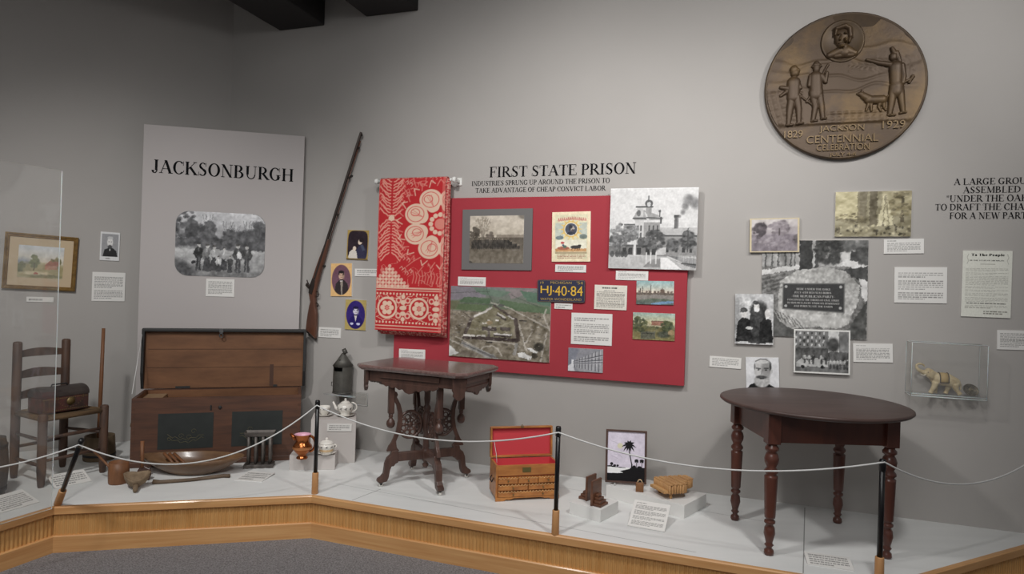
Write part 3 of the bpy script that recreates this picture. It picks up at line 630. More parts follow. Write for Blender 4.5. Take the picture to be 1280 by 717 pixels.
# big prison building print
cv = Cv(170, 156, (210, 209, 208)); cv.tex(10, 5, 5, 2); cv.rect(0, .83, 1, 1, (182, 181, 180)).tex(16, 20, 10, 6, (cv.Y > .8) * 1.)
cv.rect(.55, .49, 1, .585, (178, 177, 176)); cv.rect(.55, .575, 1, .6, (70, 70, 70)); cv.rect(.55, .60, 1, .84, (140, 139, 138))
cv.rect(.745, .34, .79, .5, (96, 95, 95)); cv.rect(.738, .335, .797, .365, (70, 70, 70)); cv.rect(.77, .36, .787, .5, (150, 150, 150), .5)
for x, y, r, k in ((.80, .35, .015, .8), (.835, .3, .025, .7), (.86, .23, .035, .8), (.885, .15, .05, .7), (.93, .16, .05, .5), (.975, .20, .05, .8), (.90, .12, .03, .6)): cv.ell(x, y, r, r * 1.2, (108, 107, 107), k, .8)
cv.rect(.30, .38, .40, .84, (196, 195, 194)); cv.rect(.40, .42, .58, .72, (150, 149, 148)); cv.poly([(.27, .37), (.33, .25), (.55, .33), (.62, .37), (.60, .40), (.29, .40)], (158, 157, 156)); cv.rect(.27, .365, .43, .385, (80, 80, 80)); cv.poly([(.40, .30), (.42, .30), (.47, .42), (.44, .42)], (200, 199, 198)); cv.rect(.58, .36, .6, .44, (70, 70, 70)); cv.line([(.43, .365), (.6, .375)], .014, (70, 70, 70))
cv.rect(.30, .225, .40, .245, (60, 60, 60)); cv.rect(.31, .245, .39, .36, (188, 187, 186)); cv.ell(.335, .31, .025, .04, (100, 100, 100)); cv.rect(.42, .24, .48, .31, (150, 149, 148)); cv.rect(.40, .225, .50, .245, (70, 70, 70)); cv.ell(.45, .19, .045, .045, (84, 84, 84)).ell(.45, .20, .022, .03, (190, 190, 190)); cv.line([(.445, .17), (.445, .10)], .012, (70, 70, 70)); cv.rect(.57, .28, .58, .36, (80, 80, 80)).ell(.575, .285, .014, .02, (80, 80, 80))
for x in (.32, .36, .45, .50, .55): cv.rect(x, .46, x + .018, .53, (80, 80, 80)); cv.rect(x, .55, x + .018, .63, (84, 84, 84))
cv.rect(.17, .44, .3, .46, (90, 90, 90)); cv.rect(.0, .72, .62, .83, (120, 119, 118)); cv.rect(.15, .70, .40, .725, (90, 90, 90))
for x in (.16, .23, .33, .43, .5): cv.rect(x, .74, x + .045, .82, (52, 52, 52))
cv.rect(.285, .60, .315, .83, (214, 213, 212)); cv.rect(.55, .73, .66, .82, (196, 195, 194))
for x in (.66, .76, .84, .92): cv.rect(x, .73, x + .03, .79, (60, 60, 60))
for a in ((.14, .58, .13, .13), (.26, .55, .08, .09), (.08, .66, .08, .1)): cv.foliage(*a, (70, 70, 70), (170, 170, 170), 90, .018)
for a in ((.53, .64, .11, .12), (.40, .67, .05, .06), (.73, .70, .07, .06), (.90, .67, .09, .07), (.9, .58, .05, .05)): cv.foliage(*a, (44, 44, 44), (120, 120, 120), 80, .02)
cv.line([(.9, .5), (.9, .78)], .012, (70, 70, 70)); cv.line([(.13, .65), (.13, .85)], .012, (80, 80, 80))
for x in (.04, .1, .16, .2): cv.ell(x, .82, .025, .04, (70, 70, 70), .8)
cv.poly([(.67, .83), (1, .86), (1, .98), (.86, .94)], (110, 110, 110)); cv.poly([(.60, .855), (.68, .855), (.85, 1), (.61, 1)], (226, 225, 224)); cv.poly([(.5, .88), (.60, .87), (.6, .98), (.4, .98)], (140, 139, 138))
for i in range(14): x = .80 + i * .0145; cv.line([(x, .83), (x, .93)], .006, (206, 205, 204))
cv.line([(.68, .84), (.84, .91)], .012, (200, 199, 198)); cv.line([(.84, .92), (1, .935)], .012, (60, 60, 60))
for x in (.44, .49, .55): cv.line([(x, .8), (x, .93)], .014, (216, 215, 214))
cv.tex(8, 70, 64, 11, octv=1); cv.rect(0, 0, 1, .008, (225, 225, 225))
cv.photo(.005, 14, 12)
pin_print('large_photograph', 'large pale photograph of a turreted building and smoking chimney, overhanging the red board corner', 'photo', WM, [(763.5, 235.5), (873, 234), (870.5, 337.5), (760.5, 335)], OR, .025, cv)
caption('white label below the large turreted building photograph', WM, [(770, 338), (810.5, 339), (810, 350.5), (769.5, 349.5)], OR, 5, True)
# postcards
cv = Cv(100, 62, (170, 178, 170)); cv.grad(0, .5, (140, 186, 190), (226, 206, 180)); cv.tex(8, 6, 4, 3); cv.rect(0, .5, 1, .62, (110, 96, 84)); cv.rect(0, .60, 1, .76, (150, 140, 128)); cv.grad(.74, 1, (104, 118, 96), (90, 104, 100))
cv.poly([(.4, .95), (.7, .86), (1, .84), (1, .92), (.6, 1), (.4, 1)], (106, 150, 190)); cv.poly([(.02, .7), (.5, .56), (.98, .66), (.98, .78), (.5, .72), (.02, .84)], (140, 132, 124))
for x, y in ((.16, .22), (.38, .16), (.1, .32)): cv.rect(x, y, x + .018, .55, (84, 76, 72))
cv.poly([(.64, .5), (.70, .26), (.76, .5)], (116, 96, 84)).ell(.7, .42, .06, .1, (126, 104, 90)); 
for x in (.05, .25, .33, .47, .56, .82, .9): cv.rect(x, .42, x + .06, .54, (122, 104, 92))
cv.tex(10, 40, 24, 4, octv=1)
cv.photo(.014, 22, 26); cv.a = cv.a * .72 + cv.a.mean(axis=2, keepdims=True) * .26
pin_print('postcard', 'upper postcard at the right of the red board, blue sky over low buildings', 'postcard', WM, [(796, 350.5), (842.5, 351.5), (842, 381), (795, 380)], OR, .008, cv, 'tinted postcards on the red board')
cv = Cv(106, 70, (190, 180, 140)); cv.grad(0, .4, (150, 180, 170), (222, 204, 150)); cv.tex(14, 5, 4, 3); cv.rect(.44, .30, .76, .46, (168, 112, 88)).rect(.44, .28, .76, .31, (120, 84, 70)); cv.grad(.52, 1, (116, 108, 66), (140, 128, 70))
cv.foliage(.16, .45, .18, .28, (52, 62, 44), (104, 108, 60), 90, .03).foliage(.82, .48, .14, .2, (56, 66, 46), (100, 108, 62), 70, .03).foliage(.4, .55, .2, .06, (70, 76, 50), (120, 116, 66), 40, .025)
cv.poly([(.2, .70), (.55, .68), (.55, .96), (.2, .98)], (100, 100, 80)).rect(.22, .74, .53, .78, (50, 50, 46)); cv.ell(.75, .78, .16, .12, (70, 76, 62), .9, .5); cv.ell(.92, .7, .07, .1, (176, 140, 92), .8); cv.tex(14, 40, 26, 5, octv=1)
cv.photo(.014, 22, 26); cv.a = cv.a * .72 + cv.a.mean(axis=2, keepdims=True) * .26
pin_print('postcard', 'lower postcard at the right of the red board, green trees before a brick building', 'postcard', WM, [(791.5, 390), (844, 392), (843, 426), (790.5, 423.5)], OR, .008, cv, 'tinted postcards on the red board')
cv = Cv(84, 64, (218, 213, 202)); cv.text_rows(.24, .07, .76, .17, 1, (70, 68, 66), .9, .9); cv.text_rows(.3, .2, .85, .26, 1); cv.text_rows(.07, .26, .93, .93, 11, (120, 116, 110), .8, .95)
pin_print('printed_notice', 'cream printed notice between the number plate and the postcards', 'label', WM, [(743.5, 355.5), (784, 357), (783, 387.5), (742.5, 386)], OR, .006, cv)
caption('largest white text label on the red board, below the number plate', WM, [(714.5, 390.5), (765.5, 392.5), (764.5, 432), (713.5, 429.5)], OR, 14, blocks=[2, 6, 3])
caption('small white label just beneath the number plate', WM, [(693, 378.5), (715.5, 379.5), (715.5, 386.5), (693, 385.5)], OR, 2)
caption('white label left of the song sheet, above the aerial photograph', WM, [(572.5, 345.5), (607, 346.5), (607, 357.5), (572.5, 356.5)], OR, 5, True)
caption('white label low on the red board behind the carved parlour table', WM, [(499, 435.5), (531.5, 437), (531, 449.5), (498.5, 448)], OR, 6, True)
# cell block
cv = Cv(90, 60, (140, 140, 146)); cv.poly([(0, 0), (.32, 0), (.2, .55), (0, .78)], (126, 128, 138)); cv.poly([(0, .78), (.16, .6), (.16, .82), (.2, 1), (0, 1)], (206, 206, 210)); cv.poly([(.16, .55), (1, .0), (1, 1), (.35, 1), (.16, .75)], (156, 156, 160)); cv.poly([(.1, .5), (.16, .5), (.16, .8), (.1, .82)], (220, 220, 224))
for i in range(9):
    x = .2 + .8 * (i / 9) ** 1.2; t = .56 - .58 * (x - .16) / .84
    cv.line([(x, t), (x, .78 + .2 * x)], .016, (66, 66, 72)); cv.line([(x + .03, t), (x + .03, .78 + .2 * x)], .012, (206, 206, 210), .8)
for f0, f1 in ((.62, .45), (.68, .56), (.58, .25)): cv.line([(.16, f0), (1, f1)], .02, (70, 70, 76)); cv.line([(.16, f0 + .02), (1, f1 + .04)], .014, (205, 205, 210), .8)
cv.photo(.008, 14, 30)
pin_print('cell_block_photograph', 'small grey photograph of tiered cell galleries, bottom centre of the red board', 'photo', WM, [(711, 434.5), (754, 436.5), (753, 466), (709.5, 463)], OR, .008, cv)

# aerial photograph
cv = Cv(186, 142, (128, 118, 100)); cv.grad(0, .3, (120, 124, 122), (104, 116, 92)); cv.tex(30, 22, 16, 3, (cv.Y > .3) * 1.); cv.tex(24, 50, 40, 12, (cv.Y > .33) * 1.)
cv.poly([(0, 0), (.4, 0), (.36, .14), (0, .2)], (128, 122, 130)).poly([(.55, .02), (.85, .02), (.62, .16)], (138, 126, 126)).poly([(.7, .04), (1, .08), (1, .24), (.78, .18)], (88, 118, 96)); cv.poly([(.2, .0), (.62, .06), (.5, .14), (.3, .1)], (104, 126, 108))
cv.poly([(.14, .15), (.42, .16), (.40, .235), (.09, .225)], (84, 108, 78)).poly([(.08, .25), (.40, .25), (.36, .345), (.03, .335)], (94, 112, 76)).poly([(.5, .17), (.98, .25), (1, .34), (.7, .32), (.5, .25)], (90, 112, 80)); cv.poly([(0, .22), (.1, .2), (.05, .33), (0, .34)], (104, 108, 80))
for a, b in (((.36, 0), (.44, .24)), ((.44, .24), (.5, .2)), ((0, .1), (.4, .06)), ((.14, .24), (.5, .245)), ((.02, .345), (.4, .36)), ((.62, .1), (.9, .26))): cv.line([a, b], .006, (66, 74, 64), .8)
rd = (180, 172, 160)
for p in ([(.42, .22), (.6, .28), (.98, .53)], [(.96, .28), (.94, .36), (.96, .46), (1, .56)], [(.7, .5), (.78, .85)], [(.0, .76), (.2, .88), (.5, 1)], [(.06, .72), (.3, .86)], [(.83, .6), (.76, .78)], [(.97, .6), (.92, 1)], [(.14, .72), (.68, .78), (.72, .82)], [(.3, .93), (.36, .84), (.44, .82), (.5, .86), (.54, .95)], [(.2, .6), (.42, .62)], [(.22, .47), (.36, .54)], [(.5, .55), (.62, .47)]): cv.line(p, .014, rd, .85)
cv.poly([(.44, .255), (.66, .42), (.64, .70), (.15, .69), (.23, .46)], (124, 118, 86), .6)
cv.line([(.45, .26), (.665, .44)], .024, (84, 72, 66)); cv.line([(.665, .44), (.70, .71)], .04, (78, 66, 60)); cv.line([(.22, .46), (.165, .66)], .035, (88, 76, 70)); cv.line([(.25, .42), (.37, .34)], .022, (206, 200, 192)); cv.line([(.37, .335), (.42, .285)], .018, (190, 184, 176)); cv.line([(.49, .36), (.56, .42)], .018, (200, 194, 186)); cv.line([(.60, .395), (.65, .43)], .016, (200, 194, 186)); cv.line([(.48, .38), (.57, .45)], .014, (72, 62, 58))
cv.rect(.14, .70, .70, .745, (70, 58, 54)); cv.rect(.145, .68, .27, .705, (206, 200, 192)); cv.rect(.28, .675, .32, .70, (190, 184, 176)).rect(.33, .67, .37, .70, (180, 174, 166)); cv.rect(.33, .555, .48, .61, (72, 62, 58)); cv.rect(.39, .54, .43, .58, (150, 142, 134)); cv.rect(.51, .55, .62, .60, (84, 74, 68)); cv.rect(.45, .645, .63, .665, (206, 200, 194)); cv.rect(.45, .665, .63, .69, (66, 56, 52)); cv.rect(.39, .61, .42, .70, (90, 80, 74)); cv.rect(.38, .765, .44, .785, (52, 46, 44)); cv.rect(.34, .5, .38, .515, (220, 214, 206)).rect(.47, .45, .5, .475, (220, 214, 206)).rect(.39, .46, .41, .48, (200, 194, 186)); cv.ell(.41, .50, .03, .03, (164, 140, 104), .8)
cv.poly([(.13, .78), (.48, .96), (.5, 1), (.4, 1), (.12, .82)], (150, 148, 144))
for i in range(6): cv.line([(.13 + i * .02, .80 + i * .012), (.44 + i * .015, .985)], .006, (90, 88, 88), .7)
cv.poly([(0, .84), (.1, .95), (0, 1)], (196, 194, 190)); cv.poly([(.70, .9), (.74, .88), (.84, .94), (.82, .98), (.71, .95)], (216, 214, 210)); cv.poly([(.78, .82), (.83, .82), (.9, .87), (.86, .89)], (214, 212, 208)); cv.poly([(.67, .76), (.70, .76), (.68, .93), (.65, .93)], (150, 146, 140)); cv.ell(.9, .8, .05, .06, (56, 52, 44), .9, .5).ell(.86, .92, .03, .04, (64, 58, 48), .8); cv.poly([(.15, .9), (.3, .95), (.28, .99), (.1, .97)], (116, 104, 92), .8)
for i in range(60):
    x, y = cv.rng.rand(), .38 + .3 * cv.rng.rand()
    if x < .2 or x > .72: v = 90 + 110 * cv.rng.rand(); cv.rect(x, y, x + .012 + .02 * cv.rng.rand(), y + .012, (v, v * .96, v * .9), .8)
for i in range(150):
    x, y = cv.rng.rand(), .36 + .62 * cv.rng.rand()
    if .2 < x < .66 and .3 < y < .7: continue
    v = (60 + 130 * cv.rng.rand()) ; cv.rect(x, y, x + .008 + .014 * cv.rng.rand(), y + .008 + .008 * cv.rng.rand(), (v, v * .95, v * .88), .75)
for i in range(40):
    x, y = .26 + .36 * cv.rng.rand(), .36 + .3 * cv.rng.rand(); v = 70 + 120 * cv.rng.rand(); cv.rect(x, y, x + .02, y + .01, (v, v * .95, v * .88), .5)
cv.line([(.14, .37), (.22, .45)], .01, (80, 70, 60)); cv.rect(.70, .44, .77, .46, (66, 58, 54)); cv.ell(.52, .25, .03, .02, (90, 90, 86))
m_ = (cv.Y > .33) * 1.; cv.photo(.008, 34, 14, m_); cv.photo(.010, 10, 15, 1 - m_); cv.a = cv.a * .8 + cv.a.mean(axis=2, keepdims=True) * .2
pin_print('aerial_photograph', 'large colour aerial photograph of a walled prison among fields, left of the red board', 'photo', WM, [(563.5, 357), (688, 361), (687, 453), (561.5, 444.5)], OR, .012, cv)
# number plate
q = [(672.5, 349.5), (732, 349.8), (730.5, 378.5), (670.5, 376.8)]
a, z, w, h, an = quad_on(WM, q, OR + .016)
pl = thing('number_plate', 'dark blue metal number plate with yellow characters, on the red board', 'number plate', M=WM.M(a, z, OR + .011, an))
def rrect(w, h, r, n=6): return [(sx * (w / 2 - r) + r * math.cos(t), sy * (h / 2 - r) + r * math.sin(t)) for sx, sy, t0 in ((1, 1, 0), (-1, 1, 90), (-1, -1, 180), (1, -1, 270)) for t in [math.radians(t0 + 90 * i / n) for i in range(n + 1)]]
M_YEL = mat('plate_yellow', (222, 178, 60), .4)
make('plate', MB().prism(rrect(w, h, .012), .003), mat('plate_blue', (42, 44, 70), .4), pl)
rim = [(x, y, .003) for x, y in rrect(w - .008, h - .008, .01)]
make('border', MB().tube(rim, .0014, 6, closed=True), mat('plate_rim', (120, 104, 70), .4), pl)
mb = MB(); sans_mb(mb, 'HJ', -w * .31, -h * .21, w * .235, h * .44, .003, .0025); sans_mb(mb, '40', 0, -h * .21, w * .25, h * .44, .003, .0025); sans_mb(mb, '84', w * .33, -h * .21, w * .25, h * .44, .003, .0025)
for x in (-w * .155, w * .165): mb.box((x, 0, .004), (w * .03, w * .03, .0025))
make('number', mb, M_YEL, pl)
M_PLT = mat('plate_letter', (176, 148, 78), .4)
for txt, x, y, wd, hh in (('MICHIGAN', 0, .32, .44, .11), ('19', -.40, .31, .07, .11), ("'54", .39, .31, .13, .13), ('WATER WONDERLAND', 0, -.42, .86, .11)): make('lettering', sans_mb(MB(), txt, w * x, h * y, w * wd, h * hh, .003, .0015), M_PLT, pl)
make('spacer', MB().box((0, 0, -.006), (w * .7, h * .6, .011)), M_BLACK, pl)

# wall lettering
lettering_on(WM, [('FIRST STATE PRISON', 611.5, 222, 795.5, 216.2, 13.4)], 0, 'wall_lettering', 'black serif heading FIRST STATE PRISON on the wall above the red board', 1.3)
lettering_on(WM, [('INDUSTRIES SPRUNG UP AROUND THE PRISON TO', 589.5, 232.3, 762.5, 228.3, 5.9), ('TAKE ADVANTAGE OF CHEAP CONVICT LABOR', 594.5, 241, 757, 237.8, 5.9)], 0, 'wall_lettering', 'two-line black subtitle about convict labor under the heading FIRST STATE PRISON', 1.3)
lettering_on(WM, [('A LARGE GROUP', 1192, 230, 1290, 230.5, 8.0), ('ASSEMBLED', 1203.5, 240.5, 1276, 241, 8.0), ('"UNDER THE OAKS"', 1182.5, 251, 1297, 252, 8.0), ('TO DRAFT THE CHARTER', 1168.5, 261.5, 1312, 263, 8.0), ('FOR A NEW PARTY', 1186.5, 272.5, 1292, 274, 8.0)], 0, 'wall_lettering', 'five-line black wall text starting A LARGE GROUP, cut by the right edge of the picture', 1.3)

# ================================================================== RIGHT-HAND PHOTOGRAPHS
cv = Cv(104, 92, (150, 140, 110)); cv.tex(20, 10, 8, 2); cv.rect(0, 0, .33, .6, (196, 184, 140)).tex(14, 6, 6, 3); cv.rect(.62, 0, 1, .5, (190, 176, 134), .6); cv.rect(.30, 0, .42, .7, (110, 98, 74), .7); cv.rect(.46, 0, .56, .75, (104, 92, 68)); cv.rect(.86, .05, .91, .7, (96, 84, 60))
cv.poly([(.64, .1), (.68, .1), (.78, .75), (.56, .78)], (206, 196, 160)).line([(.665, .1), (.64, .75)], .014, (130, 118, 88)).line([(.67, .1), (.71, .75)], .014, (130, 118, 88)); cv.foliage(.85, .3, .15, .3, (108, 96, 66), (170, 156, 112), 60, .03).foliage(.2, .6, .2, .12, (96, 84, 60), (150, 136, 98), 50, .02)
for i in range(60): cv.ell(cv.rng.rand(), .72 + .26 * cv.rng.rand(), .016, .03, [(96, 84, 60), (190, 178, 140), (66, 58, 42)][i % 3], .8, .5)
cv.a = cv.a * .55 + cv.a.mean(axis=2, keepdims=True) * .45 * np.array((1.03, 1.0, .86)); cv.photo(.018, 38, 16)
pin_print('sepia_photograph', 'yellowish sepia photograph of a crowd under trees, highest on the right wall', 'photo', WM, [(1044.5, 240), (1140, 238), (1138.5, 295.5), (1043.5, 295.5)], 0, .015, cv)
caption('white label under the right corner of the sepia crowd photograph', WM, [(1105, 299), (1155.5, 298), (1154.5, 316.5), (1104.5, 317)], 0, 6, True)
# boulder
cv = Cv(190, 178, (150, 149, 147)); cv.rect(0, 0, 1, .27, (150, 149, 147)).tex(40, 14, 6, 2, (cv.Y < .28) * 1.); cv.rect(0, .27, 1, 1, (112, 111, 109)); cv.tex(30, 24, 20, 4, (cv.Y > .27) * 1.); cv.tex(24, 80, 70, 5, (cv.Y > .27) * 1., 1)
cv.rect(.72, .04, 1, .26, (196, 195, 193)).rect(.84, .11, .94, .22, (70, 70, 69)).poly([(.7, .24), (.84, .2), (1, .26), (1, .30), (.8, .27)], (206, 205, 203)); cv.poly([(0, .31), (.36, .25), (.4, .29), (0, .36)], (196, 195, 193))
cv.poly([(.75, .30), (1, .26), (1, .44), (.92, .4)], (66, 66, 65)); cv.foliage(.8, .05, .1, .06, (70, 70, 69), (120, 120, 118), 40, .03); cv.rect(.36, 0, .485, .32, (50, 50, 49)).tex(10, 40, 6, 8, cv.band(.36, 0, .485, .32)); cv.rect(.49, .1, .51, .27, (180, 180, 178)); cv.rect(.51, 0, .54, .28, (74, 74, 73)); cv.foliage(.64, .08, .13, .16, (40, 40, 39), (88, 88, 86), 120, .025); cv.foliage(.96, .12, .05, .14, (60, 60, 59), (110, 110, 108), 30, .03)
for x in (.03, .09, .15, .22, .27, .31): cv.rect(x, .08, x + .016, .27, (70, 70, 69), .8)
bl = [(.16, .60), (.19, .42), (.33, .31), (.50, .29), (.62, .27), (.78, .31), (.88, .40), (.94, .46), (.93, .57), (.88, .72), (.83, .86), (.72, .90), (.52, .88), (.30, .92), (.18, .84)]
cv.poly([(.92, .38), (1, .42), (1, .63), (.94, .56)], (206, 205, 203)); cv.poly([(.84, .88), (1, .6), (1, 1), (.8, 1)], (80, 80, 78)); cv.poly([(0, .9), (.2, .75), (.45, .95), (.4, 1), (0, 1)], (92, 92, 90))
m = cv.inside(bl) * 1.; cv.mix(m, (178, 177, 174)); cv.tex(34, 14, 12, 9, m); cv.tex(26, 60, 56, 10, m, 1); cv.poly([(.46, .76), (.8, .76), (.83, .86), (.6, .9), (.5, .86)], (206, 205, 202), .6)
cv.line([(.88, .40), (.94, .47), (.92, .58)], .012, (96, 96, 94)); 
for i in range(14): cv.line([(.1 + .02 * i, .72 + .008 * i), (.16 + .022 * i, .82 + .009 * i)], .008, (200, 199, 196) if i % 2 else (60, 60, 58), .6)
for i in range(8): cv.line([(0, .38 + .025 * i), (.22, .34 + .02 * i)], .01, (66, 66, 64) if i % 2 else (150, 149, 147), .5)
cv.photo(.014, 30, 18); cv.poly([(.21, .45), (.79, .44), (.79, .735), (.21, .71)], (58, 58, 58)); cv.line([(.21, .45), (.79, .44), (.79, .735), (.21, .71), (.21, .45)], .01, (110, 110, 108))
for x, y in ((.24, .48), (.755, .475), (.755, .69), (.24, .68)): cv.ell(x, y, .014, .014, (170, 170, 168))
q = [(953, 301), (1086, 299.5), (1083, 425), (951, 418.5)]
bo = pin_print('boulder_photograph', 'largest grey photograph on the right wall, showing a boulder with a lettered plaque', 'photo', WM, q, 0, .01, cv)
a, z, w, h, an = quad_on(WM, q, .01); mb = MB()
for txt, y, wd, hh, xc in (('HERE UNDER THE OAKS', .512, .32, .020, .5), ('JULY 6TH 1854 WAS BORN', .548, .35, .020, .495), ('-THE REPUBLICAN PARTY-', .588, .41, .023, .5), ('CONCEIVED IN THE THROES OF CIVIL STRIFE', .623, .49, .018, .5), ('TO ABOLISH SLAVERY VINDICATE DEMOCRACY', .655, .50, .018, .5), ('AND PERPETUATE THE UNION', .688, .37, .018, .5)):
    letter_mb(mb, txt, (xc - wd / 2 - .5) * w, (.5 - y) * h, wd * w, hh * h, .0108, 1.3)
make('plaque_lettering', mb, mat('pale_ink', (205, 204, 200)), bo)

cv = Cv(70, 50, (176, 168, 170)); cv.grad(0, .5, (196, 190, 186), (160, 152, 156)); cv.grad(.48, 1, (136, 128, 134), (126, 118, 124)).tex(22, 24, 12, 3, (cv.Y > .46) * 1.); cv.foliage(.2, .36, .12, .22, (62, 56, 60), (98, 90, 94), 50, .04).foliage(.6, .28, .2, .2, (108, 100, 104), (150, 142, 146), 60, .035).foliage(.95, .6, .06, .12, (84, 78, 80), (110, 104, 106), 20, .03); cv.rect(.59, .3, .615, .52, (90, 82, 84)); cv.foliage(.45, .7, .35, .12, (112, 104, 110), (160, 152, 156), 60, .03)
cv.photo(.014, 34, 20); t = np.minimum(np.minimum(cv.X, 1 - cv.X), np.minimum(cv.Y, 1 - cv.Y)); cv.mix((t < .035) * 1., (196, 182, 150))
pin_print('landscape_photograph', 'small cream-edged photograph of two trees in a meadow, overlapping the boulder photograph', 'photo', WM, [(937.5, 273), (999.5, 272), (999, 314.5), (937, 315.5)], .010, .014, cv)
cv = Cv(66, 88, (196, 196, 196)); cv.tex(24, 6, 7, 2); cv.rect(0, .1, .1, 1, (170, 170, 170)); cv.ell(.1, .4, .12, .4, (140, 140, 140), .5, 1)
cv.ell(.62, .34, .22, .2, (50, 50, 50), .9, .4).poly([(.36, .98), (.4, .34), (.55, .24), (.72, .26), (.84, .5), (.8, 1)], (62, 62, 62)).ell(.56, .25, .075, .08, (214, 212, 210), 1, .2).ell(.56, .31, .06, .05, (226, 224, 222)).ell(.55, .17, .09, .04, (60, 60, 60))
cv.poly([(.02, .95), (.08, .55), (.22, .45), (.4, .52), (.42, .74), (.5, .95)], (26, 26, 26)).ell(.24, .40, .075, .075, (206, 204, 202), 1, .2).ell(.24, .32, .10, .04, (50, 50, 50)).ell(.2, .33, .06, .04, (60, 60, 60))
cv.poly([(.62, .96), (.66, .58), (.78, .46), (.95, .52), (1, .96)], (30, 30, 30)).ell(.85, .38, .075, .085, (222, 220, 218), 1, .2).ell(.85, .45, .05, .04, (235, 233, 231)); cv.ell(.38, .68, .1, .03, (196, 196, 194)).rect(.08, .84, .9, .95, (50, 50, 50), .6); cv.ell(.5, .62, .04, .12, (60, 60, 60)); cv.tex(18, 30, 40, 7, octv=1)
cv.photo(.022, 34, 22)
pin_print('group_photograph', 'small contrasty photograph of three seated bearded men, left of the boulder photograph', 'photo', WM, [(919.5, 366.5), (967.5, 368), (966, 430.5), (918, 429.5)], .010, .012, cv)
cv = Cv(96, 76, (170, 170, 170)); cv.poly([(0, 0), (.62, 0), (.6, .5), (0, .55)], (120, 120, 119)); cv.rect(.62, 0, 1, .5, (200, 200, 198)); cv.rect(.8, 0, 1, .5, (112, 112, 111), .9)
for i in range(8):
    for j in range(5):
        x0 = .03 + i * .07; cv.rect(x0, .06 + j * .09, x0 + .03, .11 + j * .09, (196, 196, 195) if (i + j) % 2 else (66, 66, 65))
cv.rect(0, .42, .62, .5, (80, 80, 79)); cv.ell(.70, .34, .11, .16, (56, 56, 55), .9, .4); cv.rect(0, .5, 1, .74, (84, 84, 83)).tex(40, 30, 8, 3, cv.band(0, .46, 1, .78)); cv.rect(0, .74, 1, 1, (108, 108, 107)); cv.tex(18, 20, 14, 5, (cv.Y > .7) * 1.)
cv.poly([(.05, .76), (.14, .66), (.34, .63), (.46, .66), (.62, .72), (.62, .84), (.05, .86)], (186, 186, 184)).rect(.16, .66, .36, .70, (60, 60, 60)).ell(.16, .86, .04, .04, (30, 30, 30)).ell(.52, .85, .04, .04, (30, 30, 30))
for x in (.2, .28, .35, .5, .58, .66, .72, .78, .84, .9, .95): cv.person(x, .78 + .1 * (x > .6), .22, (56, 56, 55) if int(x * 100) % 2 else (170, 170, 168), (190, 190, 188), (50, 50, 50))
cv.photo(.014, 34, 20); t = np.minimum(np.minimum(cv.X, 1 - cv.X), np.minimum(cv.Y, 1 - cv.Y)); cv.mix((t < .03) * 1., (222, 221, 217))
pin_print('parade_photograph', 'white-bordered street parade photograph overlapping the lower edge of the boulder photograph', 'photo', WM, [(993, 410.5), (1063.5, 413.5), (1062, 468), (991.5, 465.5)], .010, .014, cv)
cv = Cv(62, 62, (218, 218, 220)); cv.poly([(.0, 1), (.12, .84), (.34, .74), (.62, .76), (.9, .92), (1, 1)], (20, 20, 20)); cv.ell(.5, .38, .25, .33, (196, 195, 194), 1, .1); cv.ell(.62, .36, .15, .28, (120, 119, 118), .7, .5); cv.ell(.5, .12, .22, .07, (206, 205, 204), 1, .3)
cv.ell(.27, .28, .025, .10, (90, 90, 90), .8, .6).ell(.745, .28, .035, .13, (60, 60, 60), .9, .5).line([(.3, .12), (.45, .05), (.62, .06), (.75, .16)], .03, (70, 70, 70), .8); cv.line([(.32, .33), (.44, .34)], .03, (40, 40, 40)).line([(.56, .33), (.68, .33)], .03, (40, 40, 40)).ell(.39, .38, .04, .02, (40, 40, 40)).ell(.61, .38, .04, .02, (40, 40, 40)); cv.line([(.5, .38), (.47, .52), (.52, .53)], .02, (120, 120, 120))
cv.ell(.48, .72, .24, .2, (176, 175, 174), 1, .2).ell(.48, .60, .17, .05, (60, 60, 60), .9, .4).ell(.48, .645, .08, .015, (40, 40, 40)); cv.tex(26, 24, 20, 4, (np.hypot(cv.X - .48, cv.Y - .75) < .24) * 1.); cv.ell(.78, .42, .03, .07, (190, 190, 190))
cv.photo(.016, 18, 24)
pin_print('bearded_portrait', 'square high-contrast portrait of a bearded man, just above the round table', 'photo', WM, [(933, 446), (974, 447), (973.5, 488), (932, 487)], 0, .01, cv)
caption('white label left of the bearded man portrait', WM, [(887, 444.5), (927, 447.5), (926, 461), (887, 458)], 0, 5)
caption('white label at the right edge of the parade photograph', WM, [(1067, 430), (1117, 428.5), (1115, 454), (1066, 451)], 0, 8, True)
caption('large white text label below the sepia crowd photograph', WM, [(1118.5, 334), (1184.5, 333.5), (1183, 379.5), (1117.5, 377.5)], 0, 13, blocks=[3, 5, 4])
caption('white text label cut off by the right edge of the picture', WM, [(1247, 412.5), (1294, 413), (1293, 438), (1246, 436)], 0, 9)
cv = Cv(124, 164, (216, 216, 206)); cv.line([(.12, .05), (.09, .1), (.12, .15), (.09, .2)], .008, (120, 118, 110), .7).line([(.9, .05), (.93, .1), (.9, .15), (.93, .2)], .008, (120, 118, 110), .7); cv.rect(.36, .20, .66, .204, (110, 108, 100))
y = .26
for n in (3, 2, 8, 2, 2, 3, 4): cv.text_rows(.07, y, .93, y + n * .0185, n, (120, 118, 110), .75, .7); y += n * .0185 + .012
cv.text_rows(.1, .785, .9, .805, 1, (40, 40, 38), .9, 1); cv.text_rows(.07, .82, .93, .87, 3, (120, 118, 110), .7); cv.text_rows(.45, .90, .93, .96, 2, (100, 98, 90), .8, .8)
q = [(1203.5, 313), (1265.5, 313.5), (1263.5, 397.5), (1201.5, 395)]
po = pin_print('broadside', 'printed broadside headed To The People on the right wall', 'poster', WM, q, 0, .008, cv)
